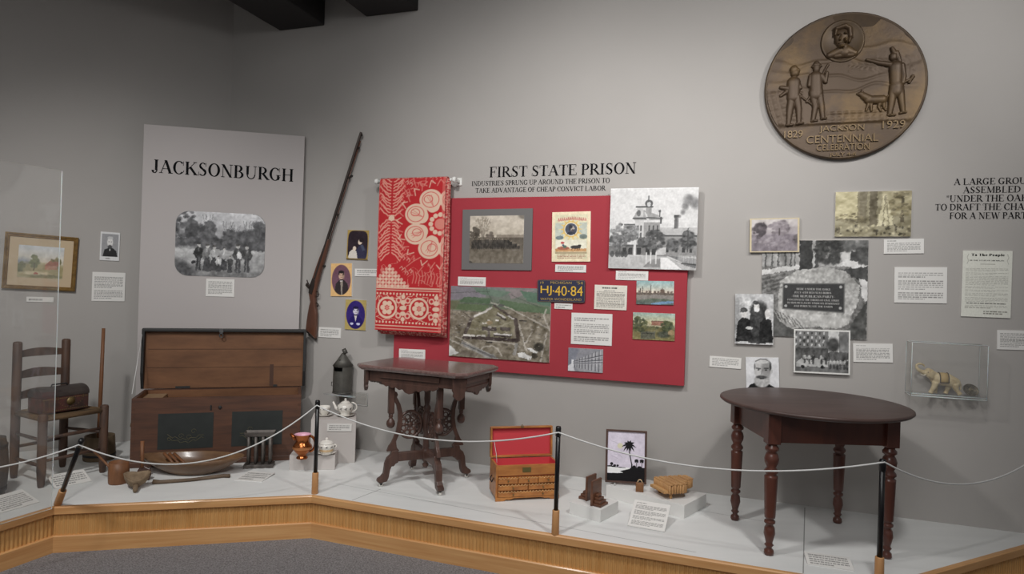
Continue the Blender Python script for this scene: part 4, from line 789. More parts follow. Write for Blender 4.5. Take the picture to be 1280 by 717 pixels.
a, z, w, h, an = quad_on(WM, q, .008); mb = MB(); letter_mb(mb, 'To The People', -.33 * w, .42 * h, .68 * w, .037 * h, .0088, 2.0); letter_mb(mb, 'OF THE STATE OF MICHIGAN', -.36 * w, .345 * h, .70 * w, .017 * h, .0088, 1.8)
o = make('heading_lettering', mb, M_INK, po)

# ================================================================== BIG THINGS ON THE PLATFORM
W_CHEST = wood('chest_red_brown', (74, 52, 43), (98, 66, 50), (3, 3, 30), .5); W_CHIN = wood('chest_inner_pine', (120, 82, 54), (92, 60, 38), (2.5, 9, 9), .6)
W_DARK = wood('dark_walnut', (66, 47, 41), (88, 63, 54), (25, 25, 4), .4, coat=.15); W_MAHOG = wood('mahogany', (92, 52, 40), (72, 42, 35), (14, 14, 2.2), .35, coat=.2)
M_IRON = mat('dark_iron', (52, 52, 52), .55, .5); M_GREEN = mat('chest_green_paint', (42, 46, 44), .6, noise=((34, 38, 37), 12, .3, .7))
# ---- blanket chest
pL, pR = F(163, 584), F(374, 575)
dx = (pR - pL); CW = dx.to_2d().length; ca = math.radians(18.5)
cen = (pL + pR) / 2
CD, CH = .40, .48
ch = thing('blanket_chest', 'open dark wooden blanket chest with green painted panels, standing before the JACKSONBURGH panel', 'chest', (cen.x, cen.y, 0), ca)
CW = CW * 1.0
t = .022
mb = MB(); mb.box((0, t / 2, CH / 2 + .01), (CW, t, CH - .02)); mb.box((0, CD - t / 2, CH / 2 + .01), (CW, t, CH - .02))
for s in (-1, 1): mb.box((s * (CW / 2 - t / 2), CD / 2, CH / 2 + .01), (t, CD - 2 * t, CH - .02))
mb.box((0, CD / 2, .03), (CW - 2 * t, CD - 2 * t, .02))
for i in range(7):
    for s in (-1, 1): mb.box((s * (CW / 2 - .012), -.0008, .08 + i * .055), (.022, .0025, .022), mi=1)
make('body', mb, [W_CHEST, wood('end_grain', (92, 62, 46), (76, 50, 38), (20, 20, 20), .6)], ch)
make('plinth_moulding', MB().box((0, CD / 2, .02), (CW + .012, CD + .012, .04)), W_CHEST, ch, bevel=.006)
mb = MB(); z1 = CH - .004
mb.box((0, t + .002, CH - .09), (CW - 2 * t, .003, .17)); mb.box((0, CD - t - .002, CH - .09), (CW - 2 * t, .003, .17))
for s in (-1, 1): mb.box((s * (CW / 2 - t - .002), CD / 2, CH - .09), (.003, CD - 2 * t, .17))
mb.box((0, CD / 2, CH - .17), (CW - 2 * t, CD - 2 * t, .004)); make('lining', mb, W_CHIN, ch)
mb = MB().box((-CW / 2 + t + .065, CD / 2, CH - .035), (.13, CD - 2 * t - .008, .012)); mb.box((-CW / 2 + t + .13, CD / 2, CH - .09), (.01, CD - 2 * t - .008, .12)); make('till', mb, wood('till_wood', (150, 124, 96), (128, 102, 76), (4, 4, 4), .6), ch, bevel=.002)
scr = mat('worn_gilt', (104, 98, 70), .6)
for x0, x1 in ((-.385, -.035), (.085, .425)):
    w = (x1 - x0) * CW / 1.1; xc = (x0 + x1) / 2 * CW / 1.1
    p = make('painted_panel', MB().box((xc, -.0006, .245), (w, .003, .25)), M_GREEN, ch)
    mb = MB(); sg = 1 if xc < 0 else -1
    for k in range(2):
        pts = [(xc + sg * (-.13 + .26 * i / 14) * .9, -.003, .165 + .02 * k + .035 * (abs(i - 7) / 7) ** 1.5 + .008 * math.sin(i * 2.1 + k)) for i in range(15)]
        mb.tube(pts, .0012, 4)
    for k, (ax, az) in enumerate(((.05, .24), (-.03, .21), (.02, .20), (-.1, .19))):
        mb.tube([(xc + sg * ax + .02 * math.cos(i * .8) * (1 - i / 12), -.003, az + .02 * math.sin(i * .8) * (1 - i / 12)) for i in range(9)], .001, 4)
    make('scroll_decoration', mb, scr, p)
make('lock_escutcheon', MB().lathe([(1e-4, 0), (.012, 0), (.012, .004), (.004, .004), (1e-4, .002)], Matrix.Translation((.005, -.003, CH - .075)) @ Matrix.Rotation(math.pi / 2, 4, 'X'), 14), M_IRON, ch)
mb = MB().box((-.055, -.004, CH - .075), (.010, .006, .035)); make('key_latch', mb, M_IRON, ch, bevel=.002)
mb = MB().tube([(-CW / 2 - .004 - .03 * math.sin(math.pi * i / 12), .10 + .14 * i / 12, CH - .14 - .085 * math.sin(math.pi * i / 12)) for i in range(13)], .006, 7)
make('rope_handle', mb, mat('old_rope', (120, 104, 82), .9, bump=(200, .4)), ch)
LH = .435
lidM = T4(0, CD - .004, CH + .004) @ Matrix.Rotation(math.radians(-3), 4, 'X')
mb = MB().box((0, .012, LH / 2), (CW + .02, .02, LH)); lo = make('lid', mb, W_CHIN, ch, bevel=.002, M=lidM); 
mb = MB().box((0, -.012, LH + .006), (CW + .055, .055, .028)); make('lid_moulding', mb, M_IRON, lo, bevel=.008)
for s in (-1, 1):
    mb = MB().prism([(-.038, .12), (-.04, LH + .012), (.022, LH + .012), (.022, 0), (.0, 0)], .02, Matrix(((0, 0, 1, s * (CW / 2 + .018) - .01), (1, 0, 0, 0), (0, 1, 0, 0), (0, 0, 0, 1)))); make('lid_end_moulding', mb, M_IRON, lo, bevel=.003)
mb = MB(); mb.box((-.04, -.044, LH + .004), (.03, .006, .03)); mb.tube([(-.04 + .013 * math.sin(a), -.043, LH - .032 - .016 * math.cos(a)) for a in [i * math.pi / 8 for i in range(16)]], .004, 6, closed=True); mb.box((-.04, -.043, LH - .012), (.016, .005, .02)); make('hasp', mb, mat('hasp_iron', (84, 84, 84), .45, .6), lo, bevel=.001)
for x, wd in ((-.30, .10), (.36, .03)): make('hinge_plate', MB().box((x, .0, .008), (wd, .004, .016)), M_IRON, lo)
make('lid_stay', MB().tube([(-CW / 2 - .026, -.03, LH - .02), (-CW / 2 - .004, -.37, .005)], .003, 6), M_CORD, lo)
mb = MB()
for z in (LH * .36, LH * .68): mb.box((0, .0014, z), (CW - .02, .002, .003))
make('board_joint', mb, mat('joint_dark_brown', (70, 46, 30), .8), lo)  # thin dark brown lines along the joints between the lid boards
make('stain', MB().box((.33, .0012, .09), (.028, .002, .17)), mat('old_stain', (72, 46, 32), .7), lo, bevel=.0)

# ---- parlour table
feet = [F(475, 607), F(550, 617), F(586, 597), F(512, 588)]
pc = sum(feet, Vector()) / 4; pa = math.radians(-24); PH = .79
pt = thing('parlour_table', 'ornate carved walnut parlour table with clipped corners and casters, in front of the red board', 'table', (pc.x, pc.y, 0), pa)
TL_, TW_ = .84, .55
def clip(w, d, c): return [(-w / 2 + c, -d / 2), (w / 2 - c, -d / 2), (w / 2, -d / 2 + c), (w / 2, d / 2 - c), (w / 2 - c, d / 2), (-w / 2 + c, d / 2), (-w / 2, d / 2 - c), (-w / 2, -d / 2 + c)]
M_PTOP = mat('polished_brown_top', (122, 98, 94), .2, spec=.6, noise=((100, 76, 72), (60, 90, 60), .35, .65), coat=.3)
mb = MB(); k = 8
rings = [(TL_ - .03, PH - .034), (TL_ - .012, PH - .024), (TL_, PH - .018), (TL_, PH - .009), (TL_ - .008, PH - .002), (TL_ - .02, PH)]
vs = []
for w, z in rings: vs += [(x, y, z) for x, y in clip(w, TW_ - (TL_ - w), .055)]
fs = [(i * 8 + j, i * 8 + (j + 1) % 8, (i + 1) * 8 + (j + 1) % 8, (i + 1) * 8 + j) for i in range(5) for j in range(8)] + [tuple(range(7, -1, -1)), tuple(40 + j for j in range(8))]
make('tabletop', mb.add(vs, fs), M_PTOP, pt, bevel=.002)
ap = clip(TL_ - .10, TW_ - .10, .045)
make('apron', MB().prism(ap, .075, T4(0, 0, PH - .109)), W_DARK, pt, bevel=.003)
sk = [(-.17, 0), (-.17, -.012), (-.14, -.03), (-.125, -.022), (-.105, -.036), (-.085, -.028), (-.06, -.044), (-.04, -.036), (-.025, -.055), (0, -.064), (.025, -.055), (.04, -.036), (.06, -.044), (.085, -.028), (.105, -.036), (.125, -.022), (.14, -.03), (.17, -.012), (.17, 0)]
za = PH - .105
def face_M(c, a): # local x along face, local y up, z out
    return T4(*c) @ rz4(a) @ Matrix.Rotation(math.pi / 2, 4, 'X')
for c, a, sc in (((0, -TW_ / 2 + .050, za), 0, 1.25), ((0, TW_ / 2 - .050, za), math.pi, 1.25), ((TL_ / 2 - .050, 0, za), math.pi / 2, .9), ((-TL_ / 2 + .050, 0, za), -math.pi / 2, .9)):
    m = face_M(c, a)
    o = make('carved_skirt', MB().prism([(x * sc, y) for x, y in sk], .02, m, z0=-.012), W_DARK, pt, bevel=.003)
    make('raised_panel', MB().box((0, .045, .006), (.36 * sc, .04, .012), m), W_DARK, o, bevel=.004)
for sx in (-1, 1):
    for sy in (-1, 1):
        m = face_M((sx * (TL_ / 2 - .075), sy * (TW_ / 2 - .075), za), math.atan2(sx, -sy))
        br = [(-.045, .07), (.045, .07), (.045, -.01), (.034, -.03), (.04, -.045), (.02, -.066), (0, -.075), (-.02, -.066), (-.04, -.045), (-.034, -.03), (-.045, -.01)]
        make('corner_bracket', MB().prism(br, .02, m, z0=.0), W_DARK, pt, bevel=.003)
legs_a = [math.atan2((rz4(-pa) @ (f - pc)).y, (rz4(-pa) @ (f - pc)).x) for f in feet]
legs_r = [(f - pc).to_2d().length for f in feet]
base = math.atan2(sum(math.sin(a - i * math.pi / 2) for i, a in enumerate(legs_a)), sum(math.cos(a - i * math.pi / 2) for i, a in enumerate(legs_a)))
RL = sum(legs_r) / 4
for i in range(4):
    a = base + i * math.pi / 2
    m = rz4(a) @ Matrix.Rotation(math.pi / 2, 4, 'X')        # local x radial, y up, z thickness
    R = lambda pts, th: MB().prism(pts, th, m, z0=-th / 2)
    lg = make('leg', R([(RL - .10, .235), (RL - .055, .232), (RL - .050, .205), (RL - .026, .185), (RL - .012, .15), (RL - .008, .11), (RL - .004, .085), (RL + .012, .065), (RL + .032, .055), (RL + .036, .035), (RL + .012, .026), (RL - .03, .034), (RL - .04, .06), (RL - .046, .10), (RL - .056, .13), (RL - .072, .128), (RL - .082, .145), (RL - .10, .15)], .042), W_DARK, pt, bevel=.006)
    mc = rz4(a) @ T4(RL + .008, 0, 0)
    cb = MB().lathe([(.012, .012), (.012, .03), (.009, .036), (.006, .036)], mc, 12)
    cs_ = make('caster', cb, M_BLACK, lg); make('caster_wheel', MB().lathe([(1e-3, -.009), (.013, -.009), (.0135, 0), (.013, .009), (1e-3, .009)], mc @ T4(0, 0, .0137) @ Matrix.Rotation(math.pi / 2, 4, 'X'), 14), mat('porcelain_wheel', (225, 222, 215), .3), cs_)
    make('stretcher', R([(.02, .158), (RL - .09, .158), (RL - .09, .215), (.02, .215)], .034), W_DARK, pt, bevel=.004)
    post_r = RL - .045
    pb = MB().prism([(post_r - .019, .475), (post_r + .019, .475), (post_r + .019, PH - .10), (post_r - .019, PH - .10)], .038, m, z0=-.019)
    po_ = make('post', pb, W_DARK, pt, bevel=.004)
    mp = rz4(a) @ T4(post_r, 0, 0)
    make('ball_finial', MB().lathe([(1e-4, .378), (.012, .380), (.024, .390), (.029, .408), (.026, .425), (.015, .439), (.010, .447), (.016, .455), (.013, .463), (.017, .477)], mp, 18), W_DARK, po_)
    sc_ = [(post_r - .016, .62), (post_r - .034, .615), (post_r - .042, .598), (post_r - .034, .582), (post_r - .042, .57), (post_r - .062, .53), (post_r - .076, .48), (post_r - .078, .42), (post_r - .064, .35), (post_r - .038, .29), (post_r - .044, .25), (post_r - .062, .228), (post_r + .022, .228), (post_r + .010, .262), (post_r - .002, .275), (post_r - .010, .29), (post_r - .036, .35), (post_r - .048, .42), (post_r - .046, .48), (post_r - .034, .53), (post_r - .016, .56)]
    make('scroll_bracket', R(sc_, .024), W_DARK, pt, bevel=.003)
    cr = .088; rc = .115
    mb = MB().tube([(rc + cr * math.cos(q) * .9, 0, .395 + cr * math.sin(q)) for q in [j * math.pi / 14 for j in range(28)]], .010, 8, closed=True)
    for j in range(8):
        q = j * math.pi / 4; mb.tube([(rc, 0, .395), (rc + cr * .9 * math.cos(q), 0, .395 + cr * math.sin(q))], .007, 6)
        q2 = q + math.pi / 8; mb.tube([(rc + .05 * math.cos(q2) + .016 * math.cos(u), 0, .395 + .055 * math.sin(q2) + .016 * math.sin(u)) for u in [v * math.pi / 5 for v in range(10)]], .005, 6, closed=True)
    mb.ball((rc, 0, .395), (.02, .014, .02), 12)
    mb.v = [tuple(rz4(a) @ Vector(v)) for v in mb.v]
    make('pierced_roundel', mb, W_DARK, pt)
prof = [(1e-4, .095), (.012, .097), (.02, .11), (.022, .12), (.012, .132), (.018, .142), (.026, .15), (.026, .22), (.018, .23), (.024, .24), (.020, .26), (.02, .33), (.028, .35), (.028, .46), (.018, .48), (.026, .49), (.026, .505), (.016, .52), (.022, .56), (.02, .60), (.03, .63), (.03, .66)]
make('centre_column', MB().lathe(prof, n=20), W_DARK, pt)

# ---- round table
q = [F(927, 650), F(951, 692), F(1103, 697), F(1051, 653)]
rc_ = sum(q, Vector()) / 4; fx = ((q[2] - q[1]) + (q[3] - q[0])) / 2; ra = math.atan2(fx.y, fx.x); RW = fx.to_2d().length; RD = (((q[0] - q[1]) + (q[3] - q[2])) / 2).to_2d().length
rt = thing('round_table', 'round-topped dark mahogany table on four turned legs, at the right end of the platform', 'table', (rc_.x, rc_.y, 0), ra)
RH = .752
M_RTOP = wood('dark_table_top', (68, 52, 48), (82, 64, 59), (2.5, 16, 16), .45)
make('tabletop', MB().lathe([(1e-4, RH - .026), (.462, RH - .026), (.476, RH - .022), (.486, RH - .013), (.484, RH - .004), (.474, RH), (1e-4, RH)], T4(0.02, 0.01, 0), 72), M_RTOP, rt)
hx, hy = RW / 2, RD / 2
for c, d in (((0, -hy, 0), (2 * hx - .06, .02, .15)), ((0, hy, 0), (2 * hx - .06, .02, .15)), ((-hx, 0, 0), (.02, 2 * hy - .06, .15)), ((hx, 0, 0), (.02, 2 * hy - .06, .15))):
    make('apron', MB().box((c[0], c[1], RH - .101), d), W_MAHOG, rt, bevel=.002)
lp = [(1e-3, 0), (.020, 0), (.025, .01), (.023, .026), (.013, .036), (.017, .045), (.023, .052), (.016, .06), (.018, .07), (.028, .11), (.025, .14), (.016, .156), (.027, .165), (.027, .175), (.017, .184), (.026, .192), (.027, .20), (.033, .395), (.033, .405), (.023, .412), (.034, .424), (.034, .434), (.022, .45), (.034, .475), (.036, .495), (.030, .515), (.022, .528), (.034, .538), (.034, .55), (.025, .56), (.025, .575)]
for sx, sy in ((-1, -1), (1, -1), (1, 1), (-1, 1)):
    l = make('leg', MB().lathe(lp, T4(sx * hx, sy * hy, 0), 20), W_MAHOG, rt)
    make('leg_block', MB().box((sx * hx, sy * hy, (.57 + RH - .027) / 2), (.066, .066, RH - .027 - .57)), W_MAHOG, l, bevel=.004)

# ---- medallion
p = [WM.hit(957, 112, .05), WM.hit(1160, 98, .05), WM.hit(1064, 12, .05), WM.hit(1050, 199.5, .05)]
ma, mz = (p[0][0] + p[1][0]) / 2, (p[2][1] + p[3][1]) / 2; MR = ((p[1][0] - p[0][0]) + (p[2][1] - p[3][1])) / 4
md = thing('bronze_medallion', 'huge round bronze relief medallion high on the right of the back wall', 'medallion', M=WM.M(ma, mz, 0, 0))
M_BRZ = mat('bronze', (76, 60, 44), .5, .35, noise=((116, 92, 56), 3.2, .5, .78), bump=(60, .1)); M_BRZ2 = mat('bronze_dark', (68, 54, 40), .5, .35, noise=((94, 75, 48), 4, .45, .78))
ZB = .040
def bgh(x, y):
    h = np.zeros_like(x); n = lambda a, b, k: np.sin(a * x * 3 + b * y * 5 + k)
    for k, (y0, am) in enumerate(((.42, .1), (.28, .06), (.12, .05), (-.05, .04))):
        ln = y0 + am * np.sin(x * (3 + k) + k * 1.7) + .02 * np.sin(x * 13 + k)
        h += .0013 * (1 / (1 + np.exp((y - ln) * 60))) + .003 * np.exp(-((y - ln) / .018) ** 2)
    h += np.where((y > -.02) & (y < .33) & (x > .05) & (x < .85), .003 * np.abs(np.sin(x * 47 + 2 * np.sin(y * 40)) * np.sin(y * 43 + x * 9)) * (1 / (1 + np.exp(-(y - .12 - .06 * np.sin(x * 6)) * 50))), 0)
    h += .0012 * np.sin(x * 5 + np.sin(y * 9)) * np.sin(y * 4 + 1)
    h += np.where((x < -.5) & (y < -.05) & (y > -.5), .006 * np.abs(np.sin(x * 33 + y * 9) * np.sin(y * 29 - x * 7)), 0)
    h += np.where((y < -.36) & (y > -.5) & (x > -.2) & (x < .55), .006 * np.abs(np.sin(x * 37) * np.sin(y * 31)), 0)
    path = np.exp(-((y + .42) - (x + .2) * 1.1) ** 2 * 60) * ((x > -.2) & (x < .4)); h += .002 * path
    h = np.where(y < -.505 + 0 * x, .001, h); h += .006 * np.exp(-((y + .505) / .012) ** 2)
    return h
nr, na = 90, 200; vs = []; fs = []
for i in range(nr + 1):
    r = MR * .965 * i / nr
    t = np.arange(na) * 2 * np.pi / na; x, y = r * np.cos(t), r * np.sin(t); z = ZB - .004 + bgh(x / MR, y / MR)
    vs += list(zip(x.tolist(), y.tolist(), z.tolist()))
fs = [(i * na + j, (i + 1) * na + j, (i + 1) * na + (j + 1) % na, i * na + (j + 1) % na) for i in range(nr) for j in range(na)]
mb = MB().add(vs, fs, 0, True); make('relief_field', mb, M_BRZ, md)
make('disc', MB().lathe([(1e-4, 0), (MR * .985, 0), (MR, .006), (MR, .030), (MR * .99, .040), (MR * .975, .042), (MR * .962, .036), (1e-4, .03)], n=120), M_BRZ2, md)
ZX, ZY = MR / 347, MR / 322
def zp(x, y): return ((x - 403) * ZX, (362 - y) * ZY - .004)
def relief(name, caps, k=.5, lab=None, extra=None):
    C = [(*zp(a[0], a[1]), a[2] * ZX, *zp(a[3], a[4]), a[5] * ZX) for a in caps]
    x0 = min(min(c[0] - c[2], c[3] - c[5]) for c in C) - .004; x1 = max(max(c[0] + c[2], c[3] + c[5]) for c in C) + .004
    y0 = min(min(c[1] - c[2], c[4] - c[5]) for c in C) - .004; y1 = max(max(c[1] + c[2], c[4] + c[5]) for c in C) + .004
    st = .0022; X, Y = np.meshgrid(np.arange(x0, x1, st), np.arange(y0, y1, st)); H = np.zeros(X.shape)
    for ax, ay, ar, bx, by, br in C:
        L = (bx - ax) ** 2 + (by - ay) ** 2 + 1e-12; t = np.clip(((X - ax) * (bx - ax) + (Y - ay) * (by - ay)) / L, 0, 1)
        d = np.hypot(X - ax - t * (bx - ax), Y - ay - t * (by - ay)); r = ar + t * (br - ar)
        H = np.maximum(H, np.clip(1 - (d / (r * 1.12)) ** 2, 0, 1) ** .45 * (.008 + np.minimum(r, .03) * k * 1.3))
    w = X.shape[1]; V = np.stack([X, Y, ZB + np.where(H > 0, H, -.004)], -1).reshape(-1, 3).tolist(); i = np.arange(X.size).reshape(X.shape); pos = H > 0
    keep_ = pos[1:, :-1] | pos[1:, 1:] | pos[:-1, 1:] | pos[:-1, :-1]
    Q = np.stack([i[:-1, :-1], i[:-1, 1:], i[1:, 1:], i[1:, :-1]], -1)[keep_]
    used = np.unique(Q); rm = -np.ones(X.size, int); rm[used] = np.arange(len(used))
    mb = MB().add([V[j] for j in used], [tuple(f) for f in rm[Q].tolist()], 0, True)
    return make(name, mb, M_BRZ, md)
relief('walking_settler', [(190, 290, 20, 190, 292, 18), (188, 276, 20, 200, 280, 12), (186, 335, 28, 186, 400, 27), (180, 400, 18, 172, 460, 15), (172, 460, 15, 168, 520, 10), (200, 400, 18, 212, 455, 14), (212, 455, 14, 214, 515, 10), (162, 522, 7, 184, 522, 6), (206, 518, 7, 232, 516, 6), (168, 330, 12, 178, 380, 10), (178, 380, 10, 215, 390, 9), (200, 330, 12, 215, 360, 9), (205, 385, 6, 268, 436, 5), (130, 352, 9, 165, 360, 14), (130, 390, 8, 160, 370, 10)])
relief('settler_with_rifle', [(284, 275, 16, 284, 282, 14), (284, 260, 18, 284, 256, 12), (268, 268, 6, 302, 268, 6), (282, 315, 26, 285, 375, 27), (285, 385, 30, 285, 395, 28), (275, 400, 17, 284, 450, 13), (284, 450, 13, 276, 505, 10), (300, 400, 17, 312, 450, 13), (312, 450, 13, 318, 498, 10), (270, 510, 6, 292, 508, 6), (312, 502, 6, 332, 500, 6), (262, 310, 12, 255, 350, 10), (255, 350, 10, 288, 362, 9), (308, 312, 12, 325, 340, 9), (334, 264, 5, 246, 424, 6), (330, 300, 8, 326, 335, 8)])
relief('standing_hunter', [(606, 248, 16, 606, 255, 15), (600, 214, 8, 610, 236, 12), (620, 235, 10, 632, 275, 9), (618, 295, 27, 620, 360, 24), (622, 380, 28, 622, 400, 28), (608, 400, 17, 604, 450, 14), (604, 450, 14, 598, 495, 10), (638, 400, 16, 646, 450, 13), (646, 450, 13, 652, 488, 10), (592, 500, 7, 618, 500, 6), (640, 494, 6, 662, 490, 6), (600, 285, 13, 545, 272, 10), (545, 272, 10, 498, 256, 7), (642, 290, 12, 652, 335, 10), (652, 335, 10, 648, 365, 9), (640, 372, 6, 690, 342, 5), (686, 340, 8, 672, 366, 6)])
relief('dog', [(510, 430, 18, 566, 432, 20), (490, 412, 15, 510, 425, 18), (474, 402, 11, 490, 410, 13), (462, 402, 5, 474, 404, 9), (480, 388, 5, 484, 396, 6), (512, 440, 9, 500, 476, 5), (520, 445, 8, 522, 478, 5), (560, 440, 12, 552, 462, 7), (552, 462, 7, 560, 480, 5), (572, 440, 11, 574, 466, 7), (574, 466, 6, 582, 478, 5), (582, 425, 5, 596, 410, 3)])
px_, py_ = zp(393, 165); pm = T4(px_, py_, ZB - .004) @ Matrix.Diagonal((1, 1.08, 1, 1))
po = make('portrait_oval', MB().lathe([(1e-4, .004), (.115 * MR / .5, .004), (.122 * MR / .5, .010), (.132 * MR / .5, .010), (.137 * MR / .5, 0)], pm, 48), M_BRZ2, md)
relief('portrait_bust', [(390, 140, 30, 390, 160, 28), (390, 180, 20, 392, 190, 14), (400, 195, 20, 402, 215, 24), (340, 224, 14, 385, 208, 22), (445, 222, 14, 412, 208, 22), (365, 228, 12, 435, 228, 12)], .5)
relief('portrait_hair', [(366, 112, 11, 400, 104, 13), (400, 104, 13, 420, 116, 12), (420, 116, 12, 424, 150, 11), (364, 116, 9, 360, 138, 6), (424, 152, 9, 420, 172, 6)], 1.35)
relief('portrait_face', [(385, 142, 5, 378, 164, 7), (372, 140, 7, 380, 138, 4), (400, 138, 7, 408, 139, 5), (376, 178, 4, 394, 178, 4), (384, 196, 9, 390, 196, 9), (402, 165, 9, 404, 172, 8)], 3.2)
M_BL = mat('bronze_letters', (108, 88, 58), .45, .35)
for txt, cx, y0, wd, hh in (('JACKSON', 400, 566, 190, 34), ('CENTENNIAL', 402, 609, 304, 34), ('CELEBRATION', 407, 643, 224, 28), ('JULY 4-6', 408, 673, 112, 20), ('1829', 192, 580, 82, 32), ('1929', 616, 556, 92, 32)):
    cxp, yp = zp(cx, y0); make('lettering', sans_mb(MB(), txt, cxp, yp, wd * ZX, hh * ZY, ZB - .006, .014), M_BL, md)

# ================================================================== LEFT END: CHAIR, BOX, CHURN, SHEET, SMALL WOODENWARE
W_OLD = wood('old_chair_wood', (66, 50, 43), (92, 68, 54), (22, 22, 5), .55); W_TREEN = wood('treenware', (132, 88, 58), (104, 70, 46), (18, 18, 5), .5)
W_GREYW = wood('weathered_wood', (138, 118, 94), (112, 94, 74), (30, 30, 30), .8); M_CARD = M_WHITE
fp = [F(51, 609), F(128, 590), F(78, 583), F(17, 597)]
cc = sum(fp, Vector()) / 4; dv = (fp[1] - fp[0] + fp[2] - fp[3]); cha = math.atan2(dv.y, dv.x)
cr_ = thing('ladder_back_chair', 'small dark ladder-back chair with rush seat, holding a domed box at the left', 'chair', (cc.x, cc.y, 0), cha)
inv = rz4(-cha); loc = [inv @ (f - cc) for f in fp]
FL, FR, BR, BL = [Vector((p.x, p.y, 0)) for p in loc]
SZ = .425
def post(p, top, lean=(0, 0)):
    pr = [(.016, 0), (.019, .01), (.024, .07), (.026, .12), (.026, top - .012), (.022, top - .003), (.012, top)]
    mb = MB(); n = 14; vs = []
    for r, z in pr:
        for i in range(n): t_ = 2 * math.pi * i / n; vs.append((p.x + lean[0] * z + r * math.cos(t_), p.y + lean[1] * z + r * math.sin(t_), z))
    fs = [(k * n + i, k * n + (i + 1) % n, (k + 1) * n + (i + 1) % n, (k + 1) * n + i) for k in range(len(pr) - 1) for i in range(n)] + [tuple(range(n - 1, -1, -1)), tuple((len(pr) - 1) * n + i for i in range(n))]
    return mb.add(vs, fs, 0, True)
for p in (FL, FR): make('leg', post(p, .455), W_OLD, cr_)
for p in (BL, BR): make('back_post', post(p, .88), W_OLD, cr_)
def rung(a, b, z, r=.011): return MB().tube([(a.x, a.y, z), ((a.x + b.x) / 2, (a.y + b.y) / 2, z), (b.x, b.y, z)], [r * .8, r * 1.1, r * .8], 8)
for a, b, zs in ((FL, FR, (.16, .30)), (FL, BL, (.13, .29)), (FR, BR, (.13, .27)), (BL, BR, (.20,))):
    for z in zs: make('rung', rung(a, b, z), W_OLD, cr_)
for z, hh in ((.80, .05), (.665, .055), (.53, .055)):
    N = 10; vs = []
    for i in range(N + 1):
        t_ = i / N; p = BL.lerp(BR, t_) + Vector((0, .03 * math.sin(math.pi * t_), 0)); tp = hh * (.75 + .35 * math.sin(math.pi * t_))
        for dy in (-.006, .006):
            for zz in (z - hh / 2, z - hh / 2 + tp): vs.append((p.x, p.y + dy, zz))
    fs = []
    for i in range(N):
        b = i * 4; fs += [(b, b + 4, b + 5, b + 1), (b + 2, b + 3, b + 7, b + 6), (b + 1, b + 5, b + 7, b + 3), (b, b + 2, b + 6, b + 4)]
    fs += [(0, 1, 3, 2), (N * 4, N * 4 + 2, N * 4 + 3, N * 4 + 1)]
    make('slat', MB().add(vs, fs), W_OLD, cr_, bevel=.002)
M_RUSH = mat('rush_seat', (112, 88, 58), .85, noise=((78, 60, 42), (4, 90, 4), .35, .65), bump=(160, .4))
mb = MB()
ctr = (FL + FR + BL + BR) / 4
for a, b in ((FL, FR), (FR, BR), (BR, BL), (BL, FL)):
    for k in range(11):
        s_ = 1 - (k + .5) / 11; pa_ = ctr + (a - ctr) * s_ * .98; pb_ = ctr + (b - ctr) * s_ * .98
        sag = -.016 * (1 - s_)
        mb.tube([(pa_.x, pa_.y, SZ + sag), (pb_.x, pb_.y, SZ + sag)], .0095, 6)
for a, b in ((FL, FR), (FR, BR), (BR, BL), (BL, FL)): mb.tube([(a.x, a.y, SZ - .006), (b.x, b.y, SZ - .006)], .016, 8)
make('seat', mb, M_RUSH, cr_)
# domed box
M_BOX = mat('leather_box', (92, 52, 46), .5, noise=((52, 42, 38), 14, .4, .65), bump=(120, .3)); M_STUD = mat('dull_brass', (120, 102, 66), .5, .6)
bw, bd, bh = .29, .15, .098
bx = thing('domed_box', 'domed leather-covered box with brass lock plate, resting on the ladder-back chair seat', 'box', tuple(cc + rz4(cha) @ Vector((-.005, -.02, SZ + .011))), cha)
make('body', MB().box((0, 0, bh / 2), (bw, bd, bh)), M_BOX, bx, bevel=.004)
dome = [(-bd / 2 - .003, 0)] + [(-(bd / 2 + .003) * math.cos(u), .055 * math.sin(u)) for u in [math.pi * i / 14 for i in range(15)]]
xm = Matrix(((0, 0, 1, -bw / 2 - .003), (1, 0, 0, 0), (0, 1, 0, bh), (0, 0, 0, 1)))
ldo = make('lid', MB().prism([(-(bd / 2 + .003), 0)] + [(-(bd / 2 + .003) * math.cos(u), .012 + .048 * math.sin(u)) for u in [math.pi * i / 14 for i in range(15)]] + [(bd / 2 + .003, 0)], bw + .006, xm), mat('box_lid_leather', (66, 58, 54), .5, noise=((48, 40, 38), 14, .35, .65)), bx, bevel=.002)
mb = MB().tube([(-.05, 0, bh + .058), (-.045, 0, bh + .072), (.045, 0, bh + .072), (.05, 0, bh + .058)], .005, 7); make('handle', mb, M_IRON, ldo)
make('lock_plate', MB().lathe([(1e-4, 0), (.026, 0), (.026, .003), (1e-4, .004)], T4(.03, -bd / 2, .062) @ Matrix.Rotation(math.pi / 2, 4, 'X'), 16), M_STUD, bx)
mb = MB()
for i in range(22):
    for z in (.012, bh - .012): mb.ball((-bw / 2 + .012 + i * (bw - .024) / 21, -bd / 2, z), .004, 6)
for i in range(15):
    u = math.pi * i / 14; mb.ball((.03 + .08 * math.cos(u), -bd / 2, .095 - .07 * math.sin(u)), .003, 6)
for x in (-.10, -.13):
    for i in range(6): mb.ball((x, -bd / 2, .022 + i * .013), .003, 6)
make('studs', mb, M_STUD, bx)
